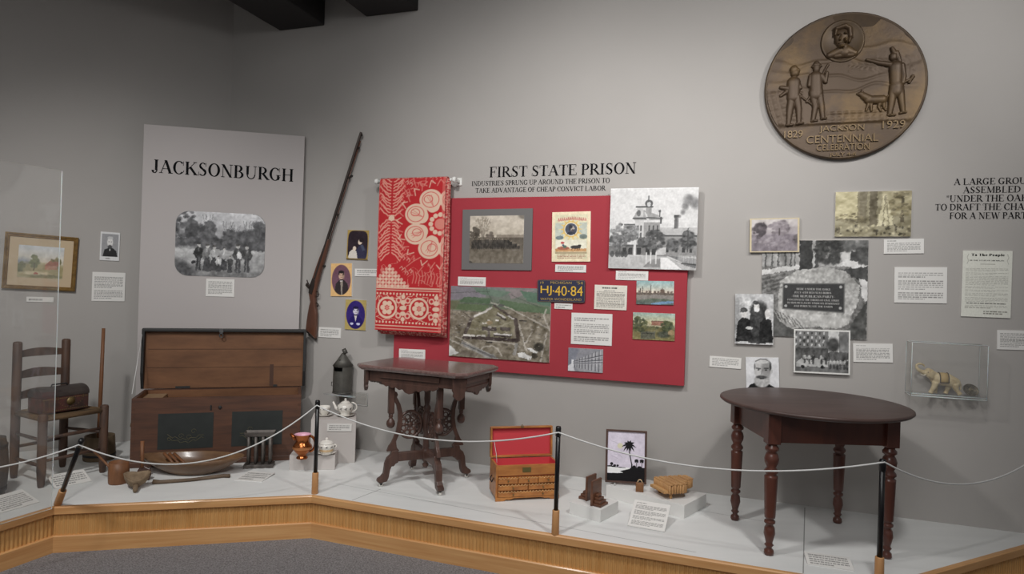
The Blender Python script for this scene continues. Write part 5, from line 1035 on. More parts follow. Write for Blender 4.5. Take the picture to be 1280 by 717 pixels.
# churn with dasher
cp = F(124, 573)
cz = thing('wooden_churn', 'small wooden tub with tall pole dasher standing behind the ladder-back chair', 'churn', tuple(cp), 0)
make('tub', MB().lathe([(1e-4, 0), (.10, 0), (.103, .01), (.094, .17), (.086, .17), (.09, .02), (1e-4, .018)], n=24), wood('churn_wood', (112, 94, 72), (92, 76, 58), (25, 25, 4), .7), cz)
make('hoop', MB().lathe([(.102, .03), (.104, .03), (.1025, .045), (.1, .045)], n=24, caps=False), M_IRON, cz)
pt0 = AT(129.5, 410, cp.y) - cp
make('dasher', MB().tube([(-.01, -.005, .02), ((-.01 + pt0.x) / 2, 0, .5), (pt0.x, .0, pt0.z)], [.012, .013, .011], 10), W_TREEN, cz)
# keg at the far left
kp = F(-14, 622)
kg = thing('wooden_keg', 'dark rounded wooden vessel cut off by the left edge of the picture', 'keg', (kp.x - .02, kp.y, 0))
make('body', MB().lathe([(1e-4, 0), (.088, 0), (.10, .08), (.106, .17), (.10, .27), (.088, .35), (.08, .35), (.08, .335), (1e-4, .33)], n=28), wood('keg_wood', (52, 46, 42), (72, 62, 52), (25, 25, 4), .6), kg)
for z, r in ((.05, .097), (.30, .0965)): make('hoop', MB().lathe([(r - .002, z - .012), (r + .002, z - .012), (r + .003, z + .012), (r - .002, z + .012)], n=28, caps=False), M_IRON, kg)
# clear sheet along the left platform edge
d01 = (EDGE[0] - EDGE[1]).normalized(); g0 = v2(F(64.5, 635.5)); L = 1.5
gm = frame_M((g0.x, g0.y, 0), (d01.x, d01.y, 0), (0, 0, 1), (d01.y, -d01.x, 0))
zt_g = AT(79, 213, g0.y).z
mb = MB().box((L / 2, zt_g / 2, 0), (L, zt_g, .008), mi=0)
gs = make('acrylic_sheet', mb, [M_GLASS, M_EDGE], M=gm); 
for p_ in gs.data.polygons: p_.material_index = 0 if abs(p_.normal.z) > .9 else 1
tag(gs, 'tall clear acrylic sheet standing on the left edge of the platform', 'glass panel')

def lean_card(name, label, q, ztop, seed_rows, head=True, group=None, support=True):
    BL_, BR_ = F(*q[3]), F(*q[2]); TL2, TR2 = F(q[0][0], q[0][1], ztop), F(q[1][0], q[1][1], ztop)
    x = ((BR_ - BL_) + (TR2 - TL2)); x.z = 0; w = x.length / 2; x.normalize()
    up = ((TL2 - BL_) + (TR2 - BR_)) / 2; up -= x * up.dot(x); h = up.length; up.normalize(); n = x.cross(up)
    c = (BL_ + BR_ + TL2 + TR2) / 4
    cv = Cv(int(w * 560) + 1, int(h * 560) + 1, (222, 220, 216))
    if head: cv.text_rows(.08, .07, .55, .12, 1, (90, 88, 86))
    y0 = .16 if head else .1; tot = sum(seed_rows) + len(seed_rows) - 1; p = (.93 - y0) / tot
    for b in seed_rows: cv.text_rows(.07, y0, .93, y0 + b * p, b); y0 += (b + 1) * p
    th = .004
    mb = print_mesh('c', cv, w, h, th, None); mb.box((0, 0, th / 2 - .0004), (w, h, th - .0008), mi=1)
    m = frame_M(c + Vector((0, 0, .0008 if ztop > .02 else .0)), x, up, n)
    o = make(name, mb, [M_PRINT, M_CARD], M=m); finish_print(o, cv); tag(o, label, 'label', group)
    if support and ztop > .02:
        # easel strut behind, foot on the deck
        im = m.inverted(); ptop = Vector((0, h * .38, 0)); wtop = m @ ptop; yb = Vector((-x.y, x.x, 0)); yb = yb if yb.dot(n) < 0 else -yb
        wbot = Vector((wtop.x, wtop.y, .001)) + yb * .015; a_, b_ = im @ wtop, im @ wbot
        make('easel_strut', MB().add([a_ + Vector((-.012, 0, 0)), a_ + Vector((.012, 0, 0)), b_ + Vector((.012, 0, 0)), b_ + Vector((-.012, 0, 0)), a_ + Vector((-.012, 0, -.003)), a_ + Vector((.012, 0, -.003)), b_ + Vector((.012, 0, -.003)), b_ + Vector((-.012, 0, -.003))], [(0, 1, 2, 3), (7, 6, 5, 4), (0, 4, 5, 1), (1, 5, 6, 2), (2, 6, 7, 3), (3, 7, 4, 0)]), M_CARD, o)
    return o
lean_card('caption_card', 'slanted white text card on the platform in front of the ladder-back chair', [(61.5, 594), (107, 586.5), (111.5, 601.5), (65, 612)], .05, [5])
lean_card('caption_card', 'slanted white text card at the bottom left, behind the clear sheet', [(-14, 622), (33, 611.5), (44, 628), (-6, 645)], .05, [7])
lean_card('caption_card', 'white text card lying flat between the candle mold and the platform edge', [(312, 589), (345, 591.5), (326, 602), (292, 600)], .006, [4], head=False)
lean_card('caption_card', 'white text card leaning on the platform in front of the slatted toy piano', [(795.7, 625), (840, 632), (829, 664.8), (782.4, 656.6)], .09, [4, 4, 3, 4])
lean_card('caption_card', 'white text card lying low under the round table by its front rope post', [(1010, 690), (1067, 698), (1063, 713), (1004, 705)], .018, [5], head=False)

# piggin with stick handle
p = F(148, 603); pg = thing('wooden_piggin', 'brown cylindrical wooden cup with a stick handle, near the open chest', 'cup', tuple(p))
make('cup', MB().lathe([(1e-4, 0), (.056, 0), (.058, .01), (.060, .07), (.057, .135), (.051, .135), (.052, .02), (1e-4, .015)], n=24), W_TREEN, pg)
h0 = AT(116, 562.5, p.y + .02) - p
make('handle', MB().tube([(-.050, 0, .085), (-.068, .003, .105), (h0.x, .02, h0.z)], [.009, .008, .006], 8), W_TREEN, pg)
# upright ladle
p = F(179, 600); ld = thing('wooden_ladle', 'dark wooden butter ladle standing on its blade before the chest corner', 'ladle', tuple(p), math.radians(8))
mb = MB().prism([(-.036, .0), (.036, .0), (.044, .03), (.038, .072), (.008, .085), (-.010, .10), (-.026, .085), (-.042, .062)], .016, Matrix.Rotation(math.radians(78), 4, 'X'), z0=-.008); make('blade', mb, W_DARK, ld, bevel=.005)
mb = MB().tube([(-.012, .012, .08), (-.022, .028, .16), (-.03, .045, .245)], [.011, .011, .012], 9); make('handle', mb, W_TREEN, ld)
# heart shaped scoop
p = F(170, 610); hs = thing('wooden_scoop', 'pale weathered heart-shaped wooden scoop lying in front of the upright ladle', 'scoop', tuple(p), math.radians(22))
def hrt(s): return [(s * x, s * y) for x, y in ((0, -.07), (.035, -.045), (.068, 0), (.078, .035), (.06, .055), (.025, .052), (0, .043), (-.025, .052), (-.06, .055), (-.078, .035), (-.068, 0), (-.035, -.045))]
vs = []; lv = ((.42, .0), (.75, .018), (.95, .05), (1.0, .066), (.9, .066), (.82, .05), (.45, .022))
for s_, z in lv: vs += [(x, y + (0.01 if s_ < .6 else 0), z + y * .25 + .015) for x, y in hrt(s_)]
fs = [(i * 12 + j, i * 12 + (j + 1) % 12, (i + 1) * 12 + (j + 1) % 12, (i + 1) * 12 + j) for i in range(6) for j in range(12)] + [tuple(range(11, -1, -1)), tuple(72 + j for j in range(12))]
make('bowl', MB().add(vs, fs, 0, True), W_GREYW, hs)
make('handle', MB().tube([(.004, -.045, .03), (.008, -.075, .022), (.010, -.105, .014)], [.018, .015, .012], 9), W_GREYW, hs)
# dough bowl + sticks
pb_ = (F(241, 594) ); yb = pb_.y + .055
c0 = AT(241, 570, yb); bow = thing('dough_bowl', 'long shallow wooden dough bowl in front of the open chest', 'bowl', (c0.x, yb, 0), math.radians(5))
W_BOWL = wood('bowl_wood', (124, 94, 66), (96, 70, 50), (6, 12, 12), .38, coat=.2)
n = 48; vs = []; lv = ((.30, .0), (.48, .006), (.74, .045), (.92, .085), (1.0, .108), (.985, .114), (.955, .108), (.88, .082), (.66, .04), (.40, .02), (.1, .016))
for s_, z in lv:
    for i in range(n):
        u = 2 * math.pi * i / n; ex = abs(math.cos(u)) ** 3 * .05 * s_; vs.append((.325 * s_ * math.cos(u) * (1 + ex), .155 * s_ * math.sin(u) * (1 - .1 * abs(math.cos(u))), z + .012 * s_ * math.cos(u) ** 4))
fs = [(i * n + j, i * n + (j + 1) % n, (i + 1) * n + (j + 1) % n, (i + 1) * n + j) for i in range(len(lv) - 1) for j in range(n)] + [tuple(range(n - 1, -1, -1)), tuple((len(lv) - 1) * n + j for j in range(n))]
make('vessel', MB().add(vs, fs, 0, True), W_BOWL, bow)
for i, (x0, y0, z0, x1, y1, z1, lb) in enumerate(((-.205, .04, .122, -.10, -.02, .046, 'leftmost and steepest of three wooden sticks in the dough bowl'), (-.175, .05, .118, -.06, -.02, .040, 'middle of three wooden sticks lying in the dough bowl'), (-.150, .065, .114, -.01, -.02, .034, 'rightmost and longest-lying of three wooden sticks in the dough bowl'))):
    m = Matrix.Translation((c0.x, yb, 0)) @ rz4(math.radians(5))
    o = make('wooden_stick', MB().tube([m @ Vector((x0, y0, z0)), m @ Vector(((x0 + x1) / 2, (y0 + y1) / 2, (z0 + z1) / 2 + .004)), m @ Vector((x1, y1, z1))], [.011, .009, .012], 8), W_TREEN); tag(o, lb, 'stick', 'sticks in the dough bowl')
# stick on the floor
a, b = F(191, 605), F(287, 597)
mb = MB().tube([(a.x, a.y, .017), (a.x + .04, a.y + .01, .013), ((a.x + b.x) / 2, (a.y + b.y) / 2 - .012, .012), (b.x - .04, b.y, .013), (b.x, b.y, .013)], [.015, .012, .0105, .0115, .0125], 10)
tag(make('wooden_rod', mb, wood('rod_wood', (104, 86, 68), (84, 68, 54), (8, 40, 40), .6)), 'long slightly bent wooden rod lying on the platform in front of the dough bowl', 'rod')
# candle mold
p = F(324, 583); cm = thing('candle_mold', 'grey tin candle mold with upright tubes, beside the dough bowl', 'candle mold', tuple(p), math.radians(12))
M_TIN = mat('dull_tin', (104, 98, 93), .5, .4, noise=((78, 73, 70), 18, .35, .65))
bp = []
for i in range(9): bp += [(-.10 + .2 * i / 8, -.045 - (.006 if i % 2 else 0))]
for i in range(9): bp += [(.10 - .2 * i / 8, .045 + (.006 if i % 2 else 0))]
make('base', MB().prism(bp, .026), M_TIN, cm, bevel=.004)
mb = MB(); tp_ = [(-.10, -.038), (.10, -.038), (.10, .038), (-.10, .038)]
vs = [(x * .94, y * .9, .222) for x, y in tp_] + [(x * 1.02, y * 1.1, .252) for x, y in tp_] + [(x * .99, y * 1.03, .252) for x, y in tp_] + [(x * .92, y * .86, .232) for x, y in tp_]
fs = [(i * 4 + j, i * 4 + (j + 1) % 4, (i + 1) * 4 + (j + 1) % 4, (i + 1) * 4 + j) for i in range(3) for j in range(4)] + [(3, 2, 1, 0), (12, 13, 14, 15)]
make('tray', mb.add(vs, fs), M_TIN, cm)
for i in range(4):
    for y in (-.02, .022): make('tube', MB().lathe([(.0095, .024), (.0125, .224)], T4(-.072 + i * .048, y, 0), 14), M_TIN, cm)

# ================================================================== PEDESTALS AND CROCKERY
a, b = F(362, 586.5), F(418, 587.5); sd = F(421.5, 583.5)
w = (b - a).to_2d().length; an = math.radians(8)
LP = thing('low_plinth', 'low grey display block carrying the copper jug and sugar bowl', 'plinth', (*((a + b) / 2).to_2d(), 0), an)
make('block', MB().box((0, .08, .052), (w, .16, .104)), M_GREYB, LP, bevel=.002); LPZ = .104
a2, b2 = F(389.5, 578), F(443.5, 578); w2 = (b2 - a2).to_2d().length; an2 = math.radians(13); w2 = .318; a2 = b2 - Vector((w2 * math.cos(an2), w2 * math.sin(an2), 0))
HPZ = 1.33 - ((522.5 - (357 + .031 * (416 - 640))) * ((a2.y + b2.y) / 2) / 800)
HP = thing('tall_pedestal', 'taller grey display block carrying the cup and teapot', 'plinth', (*((a2 + b2) / 2).to_2d(), 0), an2)
make('block', MB().box((0, .13, HPZ / 2), (w2, .26, HPZ)), M_GREYB, HP, bevel=.002)
# label on the pedestal front
PP = Plane((a2.x, a2.y), (b2 - a2).to_2d())
caption('white label stuck on the front of the taller grey pedestal', PP, [(409, 529.5), (439.5, 529.5), (439.5, 539), (409, 538.5)], 0.0005, 3)
M_COPPER = mat('copper_lustre', (176, 104, 58), .22, .85, noise=((140, 78, 42), 6, .35, .65)); M_PINK = mat('pink_glaze', (222, 170, 190), .3); M_CHINA = mat('white_china', (226, 222, 214), .25, coat=.3); M_DECO = mat('grey_transfer_print', (76, 72, 72), .4)
M_TAN = mat('tan_band', (206, 178, 140), .3)
p = F(377.5, 572.5, LPZ); jg = thing('lustre_jug', 'copper lustre jug with pink interior on the low grey block', 'jug', tuple(p), math.radians(8))
jg.scale = (.88, .88, .88)
jp = [(1e-4, 0), (.042, 0), (.045, .006), (.040, .014), (.030, .022), (.034, .032), (.060, .06), (.072, .085), (.070, .105), (.054, .125), (.050, .135), (.053, .155), (.062, .185), (.064, .19)]
make('body', MB().lathe(jp, n=32, caps=False), M_COPPER, jg)
make('interior', MB().lathe([(.064, .19), (.060, .19), (.050, .158), (.047, .14), (1e-4, .135)], n=32, caps=False), M_PINK, jg)
mb = MB().tube([(-.050, 0, .150), (-.072, 0, .172), (-.092, 0, .196)], [.026, .020, .010], 10, flat=.8); make('spout', mb, M_COPPER, jg)
make('handle', MB().tube([(.055 + .042 * math.sin(u), 0, .115 + .060 * math.cos(u)) for u in [math.pi * i / 12 for i in range(13)]], .008, 8, flat=1.3), M_COPPER, jg)
make('band', MB().lathe([(.0735, .078), (.0745, .08), (.0745, .092), (.0730, .096)], n=32, caps=False), mat('tan_lustre_band', (190, 126, 80), .35, .5), jg)
def motifs(r, z, n, s, M=None):
    mb = MB()
    for i in range(n):
        u = 2 * math.pi * i / n
        for du, dz, k in ((0, 0, 1), (.8, .4, .6), (-.8, -.3, .6), (.3, -.8, .5)):
            mb.ball((r * math.cos(u + du * s / r), r * math.sin(u + du * s / r), z + dz * s), s * .6 * k, 6)
    return mb
def saucer(M, r): return MB().lathe([(1e-4, 0), (r * .55, 0), (r * .6, .004), (r * .95, .014), (r, .017), (r * .97, .018), (r * .55, .008), (1e-4, .007)], M, 32)
p = F(404.5, 520.2, HPZ); cpx = thing('teacup', 'white china cup on a saucer at the left of the taller grey pedestal', 'cup', (p.x, p.y + .015, HPZ))
make('saucer', saucer(T4(0, 0, 0), .061), M_CHINA, cpx)
make('cup', MB().lathe([(1e-4, .010), (.022, .010), (.024, .018), (.034, .03), (.041, .055), (.043, .075), (.040, .075), (.036, .05), (.022, .022), (1e-4, .02)], n=28), M_CHINA, cpx)
make('handle', MB().tube([(-.038 - .018 * math.sin(u), 0, .05 + .020 * math.cos(u)) for u in [math.pi * i / 9 for i in range(10)]], .004, 7), M_CHINA, cpx)
make('printed_band', motifs(.0385, .056, 9, .008), M_DECO, cpx)
p = F(430.5, 520.8, HPZ); tp = thing('teapot', 'white china teapot on its stand at the right of the taller grey pedestal', 'teapot', (p.x, p.y + .02, HPZ))
make('stand', saucer(T4(0, 0, 0), .067), M_CHINA, tp)
make('body', MB().lathe([(1e-4, .010), (.034, .010), (.036, .020), (.032, .026), (.052, .045), (.060, .065), (.056, .085), (.040, .098), (.034, .100)], n=30), M_CHINA, tp)
lo_ = make('lid', MB().lathe([(.037, .099), (.036, .104), (.022, .114), (.008, .118), (.006, .122), (.010, .128), (.007, .135), (1e-4, .136)], n=24), M_CHINA, tp)
make('spout', MB().tube([(-.050, 0, .052), (-.072, 0, .062), (-.082, 0, .085), (-.094, 0, .108)], [.016, .012, .009, .007], 10), M_CHINA, tp)
make('handle', MB().tube([(.046 + .040 * math.sin(u), 0, .072 + .034 * math.cos(u)) for u in [math.pi * i / 11 for i in range(12)]], .0055, 8), M_CHINA, tp)
make('printed_band', motifs(.0575, .066, 10, .010), M_DECO, tp)
p = F(407, 567, LPZ); sg = thing('sugar_bowl', 'lidded white sugar bowl with tan base on a plate, on the low grey block', 'sugar bowl', (p.x + .005, p.y, LPZ))
make('plate', saucer(T4(0, 0, 0), .069), M_CHINA, sg)
make('body', MB().lathe([(1e-4, .010), (.040, .010), (.046, .022), (.048, .038), (.058, .052), (.060, .066), (.052, .074), (.048, .076)], n=30), M_CHINA, sg)
make('tan_band', MB().lathe([(.0465, .022), (.0475, .024), (.0490, .036), (.0485, .039)], n=30, caps=False), M_TAN, sg)
make('lid', MB().lathe([(.052, .075), (.050, .082), (.030, .096), (.010, .100), (.008, .104), (.011, .110), (.007, .116), (1e-4, .117)], n=26), M_CHINA, sg)
for s_ in (-1, 1): make('handle', MB().tube([(s_ * (.054 + .016 * math.sin(u)), 0, .058 + .012 * math.cos(u)) for u in [math.pi * i / 8 for i in range(9)]], .004, 7), M_CHINA, sg)
make('printed_band', motifs(.0575, .060, 10, .009), M_DECO, sg)

# ================================================================== LANTERN ON ITS SHELF
s0, z0 = WM.hit(409, 491.5, .13); s1, z1 = WM.hit(449, 494, .13); zs = (z0 + z1) / 2
shf = thing('acrylic_shelf', 'small clear acrylic wall bracket under the tin lantern', 'shelf', M=WM.M((s0 + s1) / 2, zs, 0))
mb = MB().box((0, 0, .09), (s1 - s0, .010, .18)); make('plate', mb, M_ACR, shf); mb = MB().box((0, -.05, .005), (s1 - s0, .09, .009)); make('back_plate', mb, M_ACR, shf)
mb = MB(); mb.tube([(-(s1 - s0) / 2, .003, .18), ((s1 - s0) / 2, .003, .18)], .0016, 4); mb.tube([(-(s1 - s0) / 2, -.005, .18), ((s1 - s0) / 2, -.005, .18)], .0016, 4); mb.tube([((s1 - s0) / 2, -.095, .009), ((s1 - s0) / 2, 0, .009)], .0014, 4); mb.tube([(-(s1 - s0) / 2, -.095, .009), ((s1 - s0) / 2, -.095, .009)], .0014, 4); make('polished_edge', mb, M_EDGE, shf)
sx, _ = WM.hit(427.5, 485, .09)
M_PTIN = mat('blackened_tin', (98, 96, 90), .55, .45, noise=((80, 78, 74), 10, .35, .65), bump=(90, .2))
lt = thing('tin_lantern', 'blackened punched-tin lantern with cone top on the clear wall bracket', 'lantern', M=WM.M(sx, zs + .0055, .085) @ Matrix.Rotation(math.radians(-90), 4, 'X'))
BRd, BH = .074, .215
n = 36; vs = []; fs = []; mb = MB()
for k, z in enumerate((0, .175, .205, BH)):
    for i in range(n): u = 2 * math.pi * i / n; vs.append((BRd * math.cos(u), BRd * math.sin(u), z))
for k in range(3):
    for i in range(n):
        if k == 1 and i in (24, 25, 26, 27, 28, 29): continue
        j = (i + 1) % n; fs.append((k * n + i, k * n + j, (k + 1) * n + j, (k + 1) * n + i))
mb.add(vs, fs, 0, True); mb.lathe([(1e-4, 0), (BRd + .004, 0), (BRd + .004, .008), (BRd, .01)], n=n); mb.lathe([(BRd, BH - .006), (BRd + .004, BH - .006), (BRd + .004, BH + .002), (BRd, BH + .004)], n=n, caps=False)
make('body', mb, M_PTIN, lt)
make('cone_top', MB().lathe([(BRd + .006, BH), (BRd * .62, BH + .045), (BRd * .22, BH + .092), (.010, BH + .098), (1e-4, BH + .1)], n=28, sm=True), M_PTIN, lt)
make('vent', MB().lathe([(1e-4, 0), (.006, 0), (.006, .004), (1e-4, .005)], T4(0, -.043, BH + .043) @ Matrix.Rotation(math.radians(55), 4, 'X'), 12), M_BLACK, lt)
mb = MB().lathe([(.021, -.014), (.0225, -.014), (.0225, .014), (.021, .014)], T4(.012, 0, BH + .112) @ rz4(.5) @ Matrix.Rotation(math.radians(60), 4, 'Y'), 22, caps=False); make('carrying_ring', mb, M_PTIN, lt)
dv_ = []; 
m_ = 12
for k, z in enumerate((.015, .165)):
    for i in range(m_ + 1): u = math.radians(-128 + 76 * i / m_); dv_.append(((BRd + .004) * math.cos(u), (BRd + .004) * math.sin(u), z))
dr = make('door', MB().add(dv_, [(i, i + 1, m_ + 2 + i, m_ + 1 + i) for i in range(m_)], 0, True), M_PTIN, lt)
mb = MB()
for zc, rr in ((.118, .024), (.066, .024)):
    for i in range(16):
        q = 2 * math.pi * i / 16; u = math.radians(-90) + rr * math.cos(q) / BRd; mb.ball(((BRd + .005) * math.cos(u), (BRd + .005) * math.sin(u), zc + rr * math.sin(q)), .003, 6)
    for i in range(8):
        q = 2 * math.pi * i / 8; u = math.radians(-90) + .010 * math.cos(q) / BRd; mb.ball(((BRd + .005) * math.cos(u), (BRd + .005) * math.sin(u), zc + .010 * math.sin(q)), .0025, 6)
make('punched_pattern', mb, mat('raised_tin', (96, 94, 90), .5, .5), dr)
mb = MB().tube([(-BRd - .002, -.02, .05), (-BRd - .014, -.02, .05), (-BRd - .014, -.02, .08), (-BRd - .002, -.02, .08)], .003, 6); make('latch', mb, M_PTIN, lt)

# ================================================================== RIFLE
RO = .035
rs0, rz0 = WM.hit(400, 340, RO)
def rp(x, y): a_, b_ = WM.hit(x, y, RO); return (a_ - rs0, b_ - rz0)
rf = thing('long_rifle', 'long percussion rifle mounted muzzle-up on the wall left of the red coverlet', 'rifle', M=WM.M(rs0, rz0, 0))
W_STOCK = wood('rifle_stock', (98, 62, 46), (74, 46, 36), (12, 3, 12), .35, coat=.25); M_GUN = mat('gun_metal', (66, 58, 54), .4, .7)
stock = [(383, 412.5), (388, 416), (394.8, 424), (396.2, 408), (396.4, 392), (395.0, 382), (394.6, 371), (396.6, 358), (400.6, 342.5), (404.2, 330), (413, 299), (409.2, 297.8), (397.2, 330), (392.2, 345), (388, 358), (387, 367), (388.9, 377), (387.4, 382), (385, 396)]
make('stock', MB().prism([rp(*p_) for p_ in stock], .038, z0=.016), W_STOCK, rf, bevel=.010, seg=3)
b0, b1 = rp(394.5, 349), rp(452.3, 165.5)
bar = make('barrel', MB().tube([(b0[0], b0[1], .045), (b1[0], b1[1], .045)], [.0125, .0105], 8, sm=False), M_GUN, rf)
dirb = (Vector(b1) - Vector(b0)).normalized(); prp = Vector((dirb.y, -dirb.x))
rb0, rb1 = rp(412.5, 299), rp(450.5, 176)
make('ramrod', MB().tube([(rb0[0] + prp.x * .004, rb0[1] + prp.y * .004, .040), (rb1[0] + prp.x * .004, rb1[1] + prp.y * .004, .040)], .0045, 7), W_STOCK, rf)
mb = MB()
for f_ in (.45, .7, .9): c_ = Vector(b0).lerp(Vector(b1), f_); mb.box((0, 0, 0), (.024, .02, .014), T4(c_.x + prp.x * .014, c_.y + prp.y * .014, .042) @ Matrix.Rotation(math.atan2(dirb.y, dirb.x) - math.pi / 2, 4, 'Z'))
make('ramrod_pipe', mb, M_GUN, rf); fs_ = Vector(b0).lerp(Vector(b1), .985); make('front_sight', MB().box((fs_.x + prp.x * .014, fs_.y + prp.y * .014, .045), (.008, .022, .006)), M_GUN, bar)
make('lock_plate', MB().prism([rp(*p_) for p_ in ((387.6, 366), (391.5, 368), (394.5, 358), (395.5, 350), (392.5, 347), (389, 356))], .006, z0=.052), M_GUN, rf, bevel=.002)
hm = [rp(388.6, 361), rp(386, 358.5), rp(384.4, 356.5), rp(385.5, 353.5), rp(387.8, 354.2), rp(389.8, 357)]
ho = make('hammer', MB().prism(hm, .012, z0=.054), M_GUN, rf, bevel=.002)
sp = [rp(388.0, 355), rp(386.6, 352), rp(386.2, 349.6)]; make('spur', MB().tube([(*sp[0], .06), (*sp[1], .06), (*sp[2], .06)], [.006, .005, .004], 7), M_GUN, ho)
tg = rp(396.4, 367.6); mb = MB().tube([(tg[0] + .014 * math.cos(u), tg[1] + .022 * math.sin(u), .035) for u in [math.radians(-130 + 260 * i / 14) for i in range(15)]], .004, 7); g2 = rp(396.2, 381); mb.tube([(g2[0] - .006, g2[1] + .02, .035), (g2[0] + .012, g2[1] + .006, .035), (g2[0] + .010, g2[1] - .012, .035), (g2[0], g2[1] - .006, .035)], .005, 7); make('trigger_guard', mb, M_GUN, rf)
bu = [rp(*p_) for p_ in ((382.6, 412.3), (384.6, 413.0), (388.6, 415.2), (395, 422), (394.8, 424.4), (388, 417.2), (383, 414))]; make('butt_plate', MB().prism(bu, .040, z0=.015), M_GUN, rf, bevel=.003)
mb = MB()
for q_ in ((403, 332), (437, 219)):
    c_ = rp(*q_); mb.box((c_[0], c_[1], .018), (.02, .012, .036))
make('mounting_hook', mb, M_BLACK, rf, bevel=.002)

# ================================================================== COVERLET ON ITS RAIL
OC = .15
a0, z0 = WM.hit(475, 224, OC); a1, z1 = WM.hit(558, 220.5, OC); a2_, z2 = WM.hit(467.5, 413, OC); a3, z3 = WM.hit(550, 415, OC)
CWD = ((a1 - a0) + (a3 - a2_)) / 2; CHT = ((z0 - z2) + (z1 - z3)) / 2; cs0 = (a0 + a1 + a2_ + a3) / 4; czt = (z0 + z1) / 2
CRD = (176, 46, 50)
cv = Cv(132, 300, CRD); cr1 = (214, 184, 162); cr2 = (204, 128, 116)
for side in (-1, 1):                                # feathered fronds mirrored about the star
    for i in range(24):
        y = .02 + i * .0205; sgn = 1 if y < .26 else -1; k = .7 + .3 * math.sin(i * 1.9) ** 2
        pts = [(.205 + side * (.02 + .17 * k * t_), y - sgn * (.052 * t_ ** 1.7) + .004 * math.sin(t_ * 14 + i)) for t_ in (0, .2, .4, .6, .8, 1)]
        cv.line(pts, .022, (212, 120, 108), .9); cv.line(pts, .009, cr1, .75)
        cv.line([pts[5], (pts[5][0] + side * .014, pts[5][1] + sgn * .012)], .016, (212, 120, 108), .9)
nn = vnoise(132, 300, 9, 20, 5, 2); fil = (np.abs(nn - .5) < .02) * ((cv.X > .30) * (cv.Y < .70) + (cv.Y > .55) * (cv.Y < .705)) ; cv.mix(fil * .8, cr2)
cv.rect(.19, .02, .22, .52, CRD, .55)
for i in range(8):
    t_ = math.pi * i / 4; cv.ell(.205 + .032 * math.cos(t_), .26 + .014 * math.sin(t_), .014, .008, cr1, 1, .3)
cv.ell(.205, .26, .02, .009, cr1)
for i in range(34):                                 # curling ground between
    x, y = .34 + .16 * cv.rng.rand(), .02 + .6 * cv.rng.rand(); cv.line([(x, y), (x + .03, y - .012), (x + .05, y + .004), (x + .03, y + .014)], .010, cr2 if i % 2 else cr1, .8)
cx, cy = .94, .30                                   # big rosette of paisley lobes
cv.ell(cx, cy, .62, .27, CRD, 1, .02)
for i in range(30):
    t_ = 2 * math.pi * i / 30; x0_, y0_ = cx + .57 * math.cos(t_), cy + .25 * math.sin(t_); cv.line([(x0_, y0_), (cx + .66 * math.cos(t_ + .08), cy + .29 * math.sin(t_ + .08)), (cx + .60 * math.cos(t_ + .16), cy + .265 * math.sin(t_ + .16))], .016, cr1 if i % 2 else cr2, .85)
for i in range(26):
    t_ = 2 * math.pi * i / 26; cv.line([(cx + .66 * math.cos(t_), cy + .29 * math.sin(t_)), (cx + .80 * math.cos(t_ + .05), cy + .35 * math.sin(t_ + .05))], .016, cr2, .75)
for i in range(8):
    t_ = 2 * math.pi * (i + .5) / 8; ex, ey = cx + .39 * math.cos(t_), cy + .17 * math.sin(t_); c_, n_ = math.cos(t_), math.sin(t_)
    cv.ell(ex, ey, .17, .068, cr1, 1, .06).ell(ex - .09 * c_, ey - .042 * n_, .10, .045, cr1, 1, .06)
    cv.ell(ex + .01 * c_, ey, .13, .052, (198, 84, 82), .9, .05).ell(ex + .01 * c_, ey, .118, .047, cr1, 1, .05)
    cv.ell(ex + .04 * n_, ey + .012 * c_, .07, .026, (198, 84, 82), .9, .08).ell(ex + .04 * n_, ey + .012 * c_, .058, .021, cr1, 1, .08)
    for q_ in (-.5, 0, .5): cv.line([(ex - .10 * c_, ey - .045 * n_), (ex + .07 * math.cos(t_ + q_), ey + .03 * math.sin(t_ + q_))], .007, (198, 92, 88), .8)
cv.ell(cx, cy, .19, .085, (186, 44, 50), 1, .1)
for i in range(12):
    t_ = 2 * math.pi * i / 12; cv.ell(cx + .14 * math.cos(t_), cy + .06 * math.sin(t_), .035, .015, cr1, 1, .2)
cv.ell(cx, cy, .08, .035, cr2)
for r_ in range(7):                                 # tree motif, lower left
    y = .575 + .022 * r_; wd = .03 + .045 * r_
    for i in range(-r_, r_ + 1): cv.ell(.2 + i * .046, y, .024, .011, cr1 if (i + r_) % 2 else (210, 160, 144), 1, .3)
for i in range(11): cv.line([(.55 + .045 * i, .60 + .012 * (i % 3)), (.57 + .045 * i, .64), (.55 + .045 * i, .685)], .014, cr2, .85)
for y in (.715, .73): cv.rect(0, y, 1, y + .008, cr1, .85)
cv.rect(0, .745, 1, .96, CRD)
nn = vnoise(132, 300, 12, 34, 8, 2); cv.mix((np.abs(nn - .5) < .03) * (cv.Y > .765) * (cv.Y < .94) * .85, cr1)
for c_, k in ((.18, 1), (.66, 1)):
    cv.ell(c_, .85, .15, .072, cr1, 1, .05).ell(c_, .85, .12, .057, CRD, 1, .05)
    for i in range(6):
        t_ = 2 * math.pi * i / 6; cv.ell(c_ + .065 * math.cos(t_), .85 + .032 * math.sin(t_), .036, .017, cr1, 1, .2)
    cv.ell(c_, .85, .028, .013, cr2)
for c_ in (.42, .92):
    for i in range(5): cv.ell(c_ + .0 * i, .775 + .037 * i, .055 - .012 * abs(i - 2), .015, cr1, 1, .2); 
    for s_ in (-1, 1):
        for dy_ in (-.05, .05): cv.ell(c_ + s_ * .07, .85 + dy_, .045, .02, (214, 170, 152), 1, .2).ell(c_ + s_ * .07, .85 + dy_, .022, .01, CRD, 1, .2)
for i in range(20): cv.ell(.025 + .05 * i, .757, .014, .007, cr1); cv.ell(.025 + .05 * i, .945, .014, .007, cr1)
